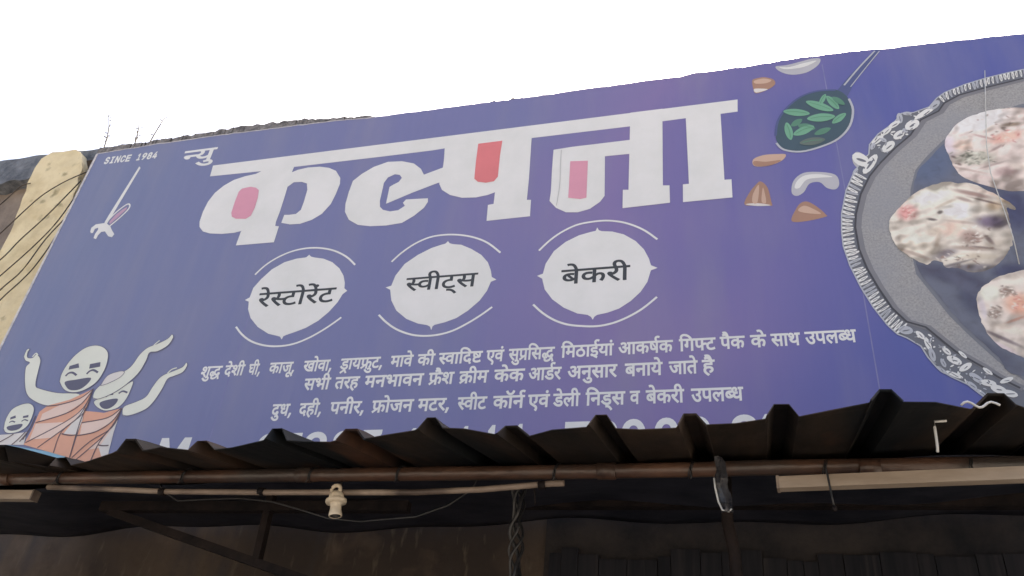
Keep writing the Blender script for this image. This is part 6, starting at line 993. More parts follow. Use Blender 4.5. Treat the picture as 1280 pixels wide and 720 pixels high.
[[[986,526],[882,526],[882,-25],[751,-25],[755,113],[755,109],[716,93],[670,82],[613,78],[536,89],[473,124],[430,180],[417,250],[420,282],[427,312],[441,340],[441,340],[422,350],[383,386],[356,434],[348,494],[360,558],[396,611],[451,646],[518,657],[574,649],[623,624],[656,583],[668,531],[655,475],[609,409],[503,477],[530,507],[533,513],[535,520],[536,525],[535,532],[532,538],[527,541],[516,543],[500,539],[486,529],[476,512],[472,489],[475,468],[483,453],[495,441],[512,432],[533,426],[554,422],[582,428],[619,430],[632,430],[645,429],[658,428],[691,424],[679,304],[649,308],[642,308],[635,308],[630,308],[591,303],[566,292],[552,276],[548,254],[552,229],[566,213],[590,202],[623,198],[666,203],[701,217],[732,237],[751,256],[751,526],[689,526],[689,647],[986,647]],[[-25,647],[371,647],[371,526],[-25,526]],[[475,189],[413,144],[364,117],[307,99],[241,93],[183,99],[130,116],[85,145],[50,184],[28,231],[21,287],[38,373],[91,438],[169,477],[264,489],[288,488],[313,487],[338,485],[380,478],[370,359],[325,366],[306,368],[287,370],[268,370],[250,369],[269,376],[369,259],[368,259],[409,299]],[[152,287],[159,252],[177,229],[205,215],[243,209],[272,212],[269,208],[167,331],[160,324]]],
[[[173,657],[213,654],[249,645],[282,628],[310,603],[329,576],[344,541],[354,495],[357,438],[357,346],[508,346],[508,526],[377,526],[377,647],[742,647],[742,526],[639,526],[639,-25],[508,-25],[508,225],[357,225],[357,211],[353,177],[336,148],[311,131],[283,126],[256,130],[231,142],[207,158],[186,178],[167,201],[152,226],[142,252],[139,279],[144,305],[161,328],[189,342],[223,346],[228,346],[228,426],[227,466],[223,493],[218,511],[212,522],[195,537],[168,543],[153,541],[145,536],[141,530],[140,522],[143,509],[152,499],[175,490],[246,482],[232,360],[135,377],[75,405],[34,453],[21,520],[32,582],[68,626],[118,650]]],
[[[506,526],[506,-25],[375,-25],[375,303],[291,303],[239,302],[205,297],[183,290],[168,281],[156,264],[151,237],[159,198],[183,158],[226,112],[308,41],[218,-46],[156,10],[113,51],[76,94],[46,139],[26,189],[20,242],[24,281],[36,316],[54,346],[77,370],[113,395],[156,412],[208,421],[271,424],[375,424],[375,526],[-25,526],[-25,647],[609,647],[609,526]]],
[[[432,44],[342,-46],[267,19],[213,69],[163,118],[120,164],[83,206],[55,241],[35,271],[23,296],[17,318],[15,341],[20,368],[37,394],[66,413],[104,418],[134,415],[160,403],[183,386],[186,382],[198,390],[216,412],[227,438],[231,469],[230,488],[227,508],[222,526],[222,526],[-25,526],[-25,647],[449,647],[449,526],[353,526],[357,515],[361,458],[355,401],[336,353],[306,313],[269,280],[225,254],[208,246],[234,219],[289,165],[348,112]]],
[[[288,83],[343,104],[363,117],[374,130],[377,148],[373,170],[359,187],[330,199],[280,204],[226,198],[190,180],[170,156],[163,123],[166,98],[173,74],[187,48],[214,17],[257,-21],[340,-87],[249,-176],[150,-91],[87,-24],[46,48],[33,129],[37,172],[51,209],[72,241],[81,249],[77,253],[60,281],[48,314],[44,352],[47,383],[56,411],[71,434],[91,453],[120,470],[152,482],[188,488],[228,490],[336,490],[336,526],[-25,526],[-25,647],[571,647],[571,526],[467,526],[467,369],[230,369],[205,368],[192,367],[185,364],[181,362],[176,356],[174,346],[176,335],[181,324],[189,313],[191,312],[228,321],[284,325],[351,319],[407,302],[451,274],[482,238],[500,197],[506,153],[496,91],[466,40],[418,2],[334,-30]]],
[[[-25,647],[594,647],[594,526],[491,526],[491,-25],[360,-25],[360,273],[229,273],[229,242],[225,211],[208,184],[183,168],[152,163],[119,170],[87,189],[58,215],[35,247],[18,282],[12,318],[17,348],[33,374],[61,390],[96,394],[360,394],[360,526],[-25,526]]],
[[[10,61],[132,124],[112,124],[64,163],[31,219],[21,291],[36,372],[84,436],[156,476],[243,489],[270,488],[298,485],[324,482],[366,475],[356,351],[311,360],[289,363],[268,365],[250,366],[205,360],[175,345],[158,323],[152,292],[158,256],[175,232],[199,218],[229,213],[263,218],[294,231],[324,252],[346,271],[346,526],[-25,526],[-25,647],[802,647],[802,526],[477,526],[471,388],[464,391],[495,409],[531,420],[570,424],[637,412],[693,375],[730,316],[741,240],[737,188],[725,134],[704,79],[660,5],[543,71],[580,127],[597,163],[607,200],[611,237],[607,271],[597,290],[583,301],[562,305],[543,301],[521,290],[497,271],[477,248],[477,-25],[346,-25],[352,135],[377,146],[367,139],[356,132],[344,125],[87,-46]]],
[[[357,197],[332,195],[306,191],[281,183],[245,169],[189,208],[149,248],[121,296],[112,351],[115,383],[124,411],[139,434],[159,453],[189,470],[222,482],[261,488],[307,490],[376,490],[376,526],[-25,526],[-25,647],[617,647],[617,526],[507,526],[507,369],[298,369],[273,368],[260,367],[253,364],[249,362],[244,356],[242,347],[244,333],[251,321],[263,309],[268,305],[305,314],[363,319],[437,309],[501,276],[545,223],[560,154],[545,82],[502,24],[431,-13],[337,-25],[238,-13],[150,22],[73,75],[-12,160],[88,241],[160,167],[214,129],[272,107],[336,99],[407,115],[427,155],[424,171],[413,184],[392,193]]],
[[[495,217],[482,146],[441,94],[381,64],[311,55],[221,72],[142,125],[72,216],[-6,370],[113,413],[167,299],[212,231],[258,191],[307,178],[332,182],[351,191],[361,204],[366,227],[362,254],[349,279],[329,304],[310,321],[293,318],[237,314],[228,433],[306,442],[336,455],[350,472],[354,494],[351,514],[341,526],[324,534],[301,537],[271,535],[242,528],[214,517],[157,491],[115,607],[166,631],[204,644],[248,654],[299,657],[375,646],[435,612],[472,559],[485,494],[465,413],[428,376],[420,383],[424,379],[451,376],[486,375],[515,376],[540,378],[563,382],[569,383],[569,526],[496,526],[496,647],[804,647],[804,526],[700,526],[700,-25],[569,-25],[569,259],[575,260],[550,257],[525,255],[498,254],[477,255],[489,256],[491,257]]],
[[[610,526],[507,526],[507,-25],[376,-25],[380,128],[382,125],[344,109],[297,97],[241,93],[183,99],[130,116],[85,145],[50,184],[28,231],[21,287],[38,373],[91,438],[169,477],[264,489],[282,489],[301,487],[321,486],[341,484],[360,481],[396,474],[386,356],[338,364],[315,367],[292,369],[268,370],[250,369],[269,376],[369,259],[367,258],[376,267],[376,526],[-25,526],[-25,647],[610,647]],[[152,287],[159,252],[177,229],[205,215],[243,209],[257,210],[272,212],[286,215],[267,208],[167,331],[160,324]]],
[[[655,526],[551,526],[551,-25],[420,-25],[424,113],[424,109],[385,93],[339,82],[282,78],[205,89],[142,124],[99,180],[86,250],[89,282],[96,312],[110,340],[110,340],[91,350],[52,386],[25,434],[17,494],[29,558],[65,611],[120,646],[187,657],[243,649],[292,624],[325,583],[337,531],[324,475],[278,409],[172,477],[199,507],[202,513],[204,520],[205,525],[204,532],[201,538],[196,541],[185,543],[169,539],[155,529],[145,512],[141,489],[144,468],[152,453],[164,441],[181,432],[202,426],[223,422],[251,428],[288,430],[301,430],[314,429],[327,428],[360,424],[348,304],[318,308],[311,308],[304,308],[299,308],[260,303],[235,292],[221,276],[217,254],[221,229],[235,213],[259,202],[292,198],[335,203],[370,217],[401,237],[420,256],[420,526],[358,526],[358,647],[655,647]]],
[[[195,526],[195,-25],[64,-25],[64,526],[-25,526],[-25,647],[298,647],[298,526]],[[330,878],[289,765],[238,702],[170,666],[91,655],[15,667],[-51,705],[-105,768],[-158,878],[-39,918],[-2,839],[25,801],[55,781],[94,774],[133,782],[159,802],[180,840],[206,921]]],
[[[357,197],[332,195],[306,191],[281,183],[245,169],[189,208],[149,248],[121,296],[112,351],[115,383],[124,411],[139,434],[159,453],[189,470],[222,482],[261,488],[307,490],[376,490],[376,526],[-25,526],[-25,647],[617,647],[617,526],[507,526],[507,369],[298,369],[273,368],[260,367],[253,364],[249,362],[244,356],[242,347],[244,333],[251,321],[263,309],[268,305],[305,314],[363,319],[437,309],[501,276],[545,223],[560,154],[545,82],[502,24],[431,-13],[337,-25],[238,-13],[150,22],[73,75],[-12,160],[88,241],[160,167],[214,129],[272,107],[336,99],[407,115],[427,155],[424,171],[413,184],[392,193]],[[234,-23],[284,-15],[312,-14],[380,-21],[440,-42],[492,-74],[538,-116],[577,-163],[628,-233],[530,-303],[467,-215],[421,-171],[373,-147],[316,-138],[307,-138],[298,-139],[289,-141],[254,-148]]],
[[[413,43],[342,-28],[276,28],[222,78],[172,127],[129,173],[93,214],[65,249],[46,278],[35,301],[30,321],[28,341],[32,363],[46,385],[70,400],[104,405],[131,402],[154,392],[173,376],[183,365],[207,381],[228,405],[240,434],[244,468],[243,490],[239,511],[234,530],[231,539],[-12,539],[-12,634],[436,634],[436,539],[336,539],[344,512],[348,458],[342,404],[325,359],[297,322],[261,291],[219,265],[187,250],[224,209],[280,155],[340,102]]],
[[[-178,603],[-201,682],[-221,734],[-242,771],[-263,794],[-287,807],[-316,811],[-334,810],[-351,807],[-367,802],[-393,794],[-424,891],[-369,904],[-318,908],[-264,901],[-218,881],[-178,844],[-143,789],[-112,715],[-78,603]]],
[[[369,334],[398,335],[424,336],[449,340],[489,346],[499,250],[462,244],[436,241],[409,240],[380,239],[336,241],[290,247],[246,255],[214,264],[196,254],[186,249],[221,208],[272,155],[328,101],[398,43],[326,-29],[263,29],[212,79],[165,127],[124,173],[90,214],[63,249],[45,278],[34,301],[29,321],[28,341],[32,363],[46,385],[70,400],[104,405],[131,402],[154,392],[173,377],[181,369],[188,378],[198,402],[203,430],[205,458],[204,485],[201,510],[196,530],[193,539],[-12,539],[-12,634],[415,634],[415,539],[298,539],[299,536],[305,513],[309,487],[310,458],[308,417],[300,382],[288,351],[281,341],[316,337]]],
[[[531,539],[383,539],[383,337],[316,337],[273,335],[239,329],[211,320],[188,308],[151,267],[138,214],[143,174],[158,142],[181,118],[210,100],[245,90],[283,86],[331,89],[372,98],[409,112],[462,138],[497,40],[441,17],[391,2],[340,-9],[286,-12],[218,-5],[157,15],[106,49],[67,95],[42,152],[34,220],[43,284],[70,337],[112,378],[165,408],[225,426],[287,432],[278,432],[278,539],[-12,539],[-12,634],[531,634]]],
[[[182,539],[182,-12],[77,-12],[77,539],[-12,539],[-12,634],[285,634],[285,539]],[[81,603],[58,682],[38,734],[17,771],[-4,794],[-28,807],[-57,811],[-75,810],[-92,807],[-108,802],[-134,794],[-165,891],[-110,904],[-59,908],[-5,901],[41,881],[81,844],[116,789],[147,715],[181,603]]],
[[[-197,772],[-192,799],[-177,821],[-156,837],[-130,842],[-104,837],[-82,821],[-68,799],[-63,772],[-68,745],[-82,723],[-104,707],[-130,702],[-156,707],[-177,723],[-192,745]]],
[[[583,539],[479,539],[479,-12],[375,-12],[377,147],[364,137],[327,121],[284,110],[233,106],[179,111],[132,128],[91,155],[60,191],[40,235],[34,286],[49,367],[96,427],[166,464],[254,476],[270,476],[288,474],[308,473],[327,471],[344,469],[367,463],[360,367],[327,373],[305,376],[281,378],[260,379],[207,373],[170,354],[147,326],[139,287],[146,248],[166,221],[197,206],[235,200],[280,205],[319,221],[351,244],[375,265],[375,539],[-12,539],[-12,634],[583,634]]],
[[[-193,603],[-211,645],[-223,679],[-230,713],[-232,749],[-221,812],[-187,863],[-132,897],[-61,908],[-3,901],[46,877],[86,839],[119,784],[148,713],[172,634],[285,634],[285,539],[182,539],[182,-12],[77,-12],[77,539],[-12,539],[-12,634],[71,634],[47,708],[19,769],[-14,802],[-57,813],[-88,808],[-109,792],[-122,768],[-127,733],[-125,703],[-118,675],[-107,648],[-88,604]]],
[[[531,539],[383,539],[383,337],[316,337],[273,335],[239,329],[211,320],[188,308],[151,267],[138,214],[143,174],[158,142],[181,118],[210,100],[245,90],[283,86],[331,89],[372,98],[409,112],[462,138],[497,40],[441,17],[391,2],[340,-9],[286,-12],[218,-5],[157,15],[106,49],[67,95],[42,152],[34,220],[43,284],[70,337],[112,378],[165,408],[225,426],[287,432],[278,432],[278,539],[-12,539],[-12,634],[531,634]],[[204,-34],[240,-28],[266,-27],[332,-34],[390,-54],[440,-85],[483,-125],[522,-171],[565,-230],[488,-285],[432,-207],[383,-160],[332,-134],[271,-125],[261,-125],[251,-126],[242,-128],[220,-132]]],
[[[599,539],[599,-12],[494,-12],[494,251],[479,247],[449,242],[417,240],[380,239],[336,241],[290,247],[246,255],[214,264],[196,254],[186,249],[221,208],[272,155],[328,101],[398,43],[326,-29],[263,29],[212,79],[165,127],[124,173],[90,214],[63,249],[45,278],[34,301],[29,321],[28,341],[32,363],[46,385],[70,400],[104,405],[131,402],[154,392],[173,377],[181,369],[188,378],[198,402],[203,430],[205,458],[204,485],[201,510],[196,530],[193,539],[-12,539],[-12,634],[703,634],[703,539]],[[369,334],[406,335],[439,338],[470,343],[494,349],[494,539],[298,539],[299,536],[305,513],[309,487],[310,458],[308,417],[300,382],[288,351],[281,341],[316,337]]],
[[[599,537],[496,537],[496,-14],[387,-14],[389,144],[377,135],[340,119],[295,108],[241,104],[185,109],[134,126],[92,153],[59,190],[39,234],[32,286],[48,368],[98,429],[172,466],[264,478],[281,478],[300,476],[320,475],[340,473],[358,471],[384,465],[376,369],[340,375],[316,378],[292,380],[268,381],[250,380],[252,383],[367,244],[374,249],[387,262],[387,537],[-14,537],[-14,636],[599,636]],[[141,287],[149,248],[170,221],[202,204],[243,198],[258,199],[274,201],[289,204],[285,202],[167,348],[150,329]]],
[[[-179,601],[-203,681],[-223,734],[-244,770],[-265,793],[-288,805],[-316,809],[-334,808],[-351,805],[-366,800],[-394,791],[-427,892],[-369,906],[-318,910],[-264,903],[-217,882],[-176,845],[-141,790],[-110,715],[-75,601]]],
[[[791,537],[466,537],[463,370],[500,400],[569,413],[633,402],[685,367],[719,312],[730,239],[726,189],[714,137],[694,83],[656,20],[559,75],[589,121],[607,159],[618,198],[622,237],[618,274],[606,298],[587,311],[563,316],[515,300],[466,252],[466,-14],[357,-14],[360,153],[352,143],[317,123],[275,109],[226,104],[177,109],[131,124],[91,150],[59,187],[39,234],[32,290],[47,368],[92,428],[160,466],[243,478],[269,477],[297,474],[323,471],[354,466],[346,364],[312,371],[291,374],[268,376],[250,377],[202,371],[168,354],[148,328],[141,292],[148,251],[167,224],[195,208],[228,202],[266,207],[300,221],[331,243],[357,266],[357,537],[-14,537],[-14,636],[791,636]]],
[[[416,43],[342,-31],[274,27],[220,77],[171,126],[128,172],[92,213],[64,248],[45,277],[33,300],[28,320],[26,341],[31,364],[45,386],[70,402],[104,407],[131,404],[155,394],[175,378],[184,368],[205,382],[226,406],[238,435],[242,468],[241,489],[237,511],[232,530],[229,537],[-14,537],[-14,636],[438,636],[438,537],[339,537],[346,513],[350,458],[344,404],[326,358],[298,320],[262,289],[220,263],[190,249],[226,211],[281,157],[341,103]]],
[[[-194,601],[-213,644],[-225,678],[-232,713],[-234,749],[-223,812],[-188,865],[-133,899],[-61,910],[-2,902],[47,879],[87,840],[121,785],[149,714],[173,636],[287,636],[287,537],[184,537],[184,-14],[75,-14],[75,537],[-14,537],[-14,636],[68,636],[45,707],[17,767],[-15,800],[-58,811],[-87,806],[-107,791],[-120,767],[-125,733],[-123,703],[-116,676],[-105,649],[-85,602]]],
[[[-20,642],[393,642],[393,531],[-20,531]],[[224,278],[224,243],[220,213],[205,188],[181,172],[153,168],[121,174],[90,193],[62,219],[39,250],[22,283],[17,318],[21,346],[36,370],[63,385],[97,389],[405,389],[405,278]]],
[[[615,642],[615,531],[511,531],[511,-20],[390,-20],[393,150],[388,144],[349,128],[304,116],[252,112],[164,128],[93,178],[44,255],[14,367],[84,387],[117,405],[134,427],[140,458],[137,480],[130,501],[119,521],[112,531],[-20,531],[-20,642]],[[155,294],[168,270],[192,244],[221,228],[259,223],[301,228],[337,242],[368,263],[390,283],[390,531],[239,532],[252,504],[260,443],[229,342]]],
[[[-274,1],[-197,25],[-136,31],[-63,21],[-6,-12],[31,-64],[42,-129],[29,-193],[-11,-245],[-75,-278],[-157,-288],[-253,-276],[-335,-239],[-406,-183],[-485,-97],[-391,-30],[-341,-87],[-307,-121],[-273,-146],[-239,-163],[-200,-173],[-159,-176],[-91,-160],[-72,-120],[-76,-103],[-88,-89],[-107,-80],[-132,-77],[-154,-78],[-175,-82],[-194,-88],[-233,-106]]],
[[[321,-63],[238,-56],[164,-33],[101,4],[53,54],[20,116],[-4,240],[191,240],[208,173],[218,156],[234,142],[258,131],[288,123],[321,120],[358,124],[390,133],[415,146],[431,163],[441,180],[444,200],[442,214],[436,224],[423,236],[401,248],[372,259],[336,270],[247,295],[161,329],[90,378],[42,447],[26,532],[37,605],[69,669],[118,721],[179,758],[250,780],[327,788],[405,780],[475,758],[535,721],[582,672],[614,613],[635,494],[448,494],[425,564],[405,584],[371,599],[323,605],[290,602],[262,594],[241,582],[228,568],[221,554],[218,538],[221,522],[229,510],[244,497],[268,486],[294,475],[320,467],[393,447],[425,438],[463,424],[502,406],[541,382],[578,350],[608,309],[629,257],[635,198],[626,128],[596,63],[549,9],[485,-31],[409,-55]]],
[[[-5,-50],[-5,132],[124,132],[124,596],[-5,596],[-5,778],[446,778],[446,596],[317,596],[317,132],[446,132],[446,-50]]],
[[[38,-50],[38,778],[225,778],[535,289],[549,268],[565,241],[582,210],[601,175],[621,137],[667,30],[536,26],[528,113],[526,153],[524,191],[523,226],[523,256],[523,281],[523,778],[716,778],[716,-50],[528,-50],[249,387],[231,417],[212,448],[192,482],[170,521],[144,568],[82,692],[220,699],[225,599],[227,551],[228,508],[230,470],[231,439],[231,415],[231,-50]]],
[[[381,-60],[281,-47],[189,-8],[113,57],[56,142],[21,245],[9,363],[21,482],[56,585],[113,671],[189,735],[281,775],[381,788],[444,783],[502,769],[557,746],[606,713],[648,673],[683,624],[709,569],[740,449],[546,449],[526,515],[514,537],[499,556],[481,572],[460,584],[436,594],[410,599],[384,601],[334,594],[291,576],[255,544],[226,499],[207,439],[200,363],[207,288],[226,228],[255,183],[292,152],[334,133],[384,126],[410,128],[436,134],[460,144],[481,156],[499,172],[514,191],[526,213],[546,279],[740,279],[710,159],[684,104],[649,56],[607,15],[558,-17],[503,-41],[444,-55]]],
[[[38,-50],[38,778],[581,778],[581,596],[231,596],[231,458],[557,458],[557,276],[231,276],[231,132],[586,132],[586,-50]]],
[[[60,-50],[60,128],[610,128],[610,-50]],[[446,778],[446,-50],[255,-50],[255,592],[316,592],[86,435],[74,636],[266,778]]],
[[[324,788],[400,778],[469,750],[526,705],[570,645],[597,575],[605,497],[599,433],[579,369],[545,298],[494,215],[314,-50],[112,-40],[404,405],[513,396],[467,305],[444,280],[416,260],[385,244],[349,234],[311,231],[238,239],[172,264],[117,306],[76,362],[51,429],[42,504],[51,580],[79,649],[123,707],[180,751],[248,779]],[[324,607],[298,604],[276,595],[258,580],[244,560],[235,534],[231,504],[235,473],[244,447],[258,427],[276,413],[298,404],[324,400],[351,404],[373,413],[390,427],[404,447],[414,472],[417,502],[414,533],[404,559],[390,580],[372,595],[350,604]]],
[[[324,-60],[244,-53],[172,-29],[111,9],[64,60],[34,123],[24,192],[30,248],[47,300],[75,345],[112,383],[157,412],[166,415],[166,350],[139,362],[90,412],[60,475],[50,544],[59,611],[87,671],[130,720],[186,757],[252,780],[324,788],[395,780],[460,757],[516,720],[560,671],[588,611],[597,544],[587,475],[556,412],[508,362],[482,350],[482,414],[491,412],[535,383],[572,346],[600,300],[618,249],[624,192],[614,123],[583,60],[536,8],[475,-29],[403,-52]],[[324,121],[359,124],[386,133],[406,145],[420,159],[428,176],[431,198],[427,222],[418,242],[403,260],[382,274],[355,283],[324,286],[291,283],[265,273],[244,260],[228,242],[219,222],[216,198],[219,176],[227,159],[240,145],[260,133],[288,124]],[[324,464],[349,467],[369,474],[385,485],[396,499],[403,516],[406,537],[404,558],[397,574],[386,587],[371,597],[350,604],[324,607],[297,604],[276,597],[261,587],[250,574],[243,558],[241,537],[243,516],[251,499],[262,485],[277,474],[298,467]]],
[[[9,98],[9,237],[320,778],[514,770],[207,222],[207,279],[639,279],[639,98]],[[352,-50],[352,170],[352,206],[352,504],[540,504],[540,-50]]],
[[[53,-35],[53,763],[244,763],[432,281],[439,262],[447,239],[455,214],[464,186],[473,158],[481,129],[489,102],[508,32],[395,32],[416,101],[424,128],[432,156],[441,184],[450,212],[459,238],[467,262],[474,281],[659,763],[850,763],[850,-35],[689,-35],[689,416],[689,440],[689,467],[690,497],[690,528],[691,560],[692,593],[692,625],[694,690],[783,690],[759,611],[747,576],[736,541],[725,508],[714,477],[704,448],[695,423],[687,403],[516,-35],[387,-35],[213,403],[206,423],[197,447],[187,475],[177,505],[165,539],[154,573],[142,609],[115,690],[206,690],[208,628],[209,597],[209,565],[210,533],[210,501],[211,470],[211,441],[211,416],[211,-35]]],
[[[324,773],[396,764],[461,737],[515,694],[556,638],[582,571],[590,497],[584,436],[565,374],[532,305],[481,224],[306,-35],[134,-28],[412,390],[491,384],[455,314],[434,291],[408,273],[379,258],[347,249],[312,246],[242,253],[180,277],[128,317],[89,369],[65,432],[58,504],[66,577],[92,642],[133,696],[188,738],[252,764]],[[324,622],[294,619],[268,608],[247,590],[231,567],[220,538],[216,504],[220,469],[231,440],[247,417],[268,400],[294,389],[324,385],[354,389],[380,400],[401,417],[418,440],[428,468],[432,502],[428,537],[418,566],[401,590],[380,608],[354,619]]],
[[[88,-31],[427,648],[427,611],[54,611],[54,763],[594,763],[594,633],[258,-35]]],
[[[324,-45],[247,-38],[179,-16],[121,20],[76,69],[48,127],[39,193],[44,245],[61,293],[87,336],[121,372],[163,398],[181,404],[181,359],[148,374],[103,421],[75,479],[65,544],[74,607],[100,663],[140,709],[193,744],[255,765],[324,772],[392,765],[454,744],[506,709],[547,663],[573,607],[582,544],[572,479],[544,421],[499,374],[467,359],[467,403],[484,398],[526,372],[560,336],[586,294],[603,245],[609,193],[600,127],[571,68],[526,20],[468,-16],[400,-38]],[[324,106],[362,109],[393,119],[416,133],[432,151],[442,172],[446,198],[442,227],[431,251],[413,271],[389,287],[359,298],[324,301],[288,298],[258,287],[234,271],[216,251],[205,227],[201,198],[204,172],[214,151],[230,133],[254,119],[285,109]],[[324,449],[352,452],[376,461],[395,474],[409,491],[418,512],[421,537],[418,562],[410,582],[396,598],[378,611],[353,619],[324,622],[294,619],[269,611],[251,598],[237,582],[229,562],[226,537],[229,512],[238,491],[251,474],[270,461],[295,452]]],
[[[310,-45],[240,-39],[175,-19],[118,13],[72,58],[40,115],[18,219],[183,219],[197,164],[208,145],[225,129],[249,117],[278,110],[311,107],[347,110],[377,119],[401,133],[418,152],[429,175],[433,206],[429,234],[419,260],[402,282],[376,300],[338,312],[284,317],[191,317],[191,439],[375,653],[375,611],[62,611],[62,763],[567,763],[567,647],[282,340],[268,446],[382,445],[454,424],[514,386],[559,335],[587,273],[596,205],[586,136],[558,75],[513,24],[455,-14],[386,-37]]],
[[[75,-35],[75,113],[595,113],[595,-35]],[[431,763],[431,-35],[270,-35],[270,607],[311,607],[97,458],[89,629],[271,763]]],
[[[324,-45],[238,-33],[165,6],[107,68],[66,150],[42,248],[34,363],[42,478],[67,577],[107,659],[165,721],[238,760],[324,773],[410,760],[484,721],[541,659],[582,577],[606,478],[614,363],[606,248],[582,150],[542,68],[484,6],[411,-33]],[[324,107],[361,113],[391,132],[417,166],[437,216],[451,282],[455,363],[451,445],[437,512],[417,562],[391,596],[361,615],[324,621],[288,615],[258,596],[232,562],[211,512],[198,445],[193,363],[198,282],[211,216],[232,166],[258,132],[288,113]]]]
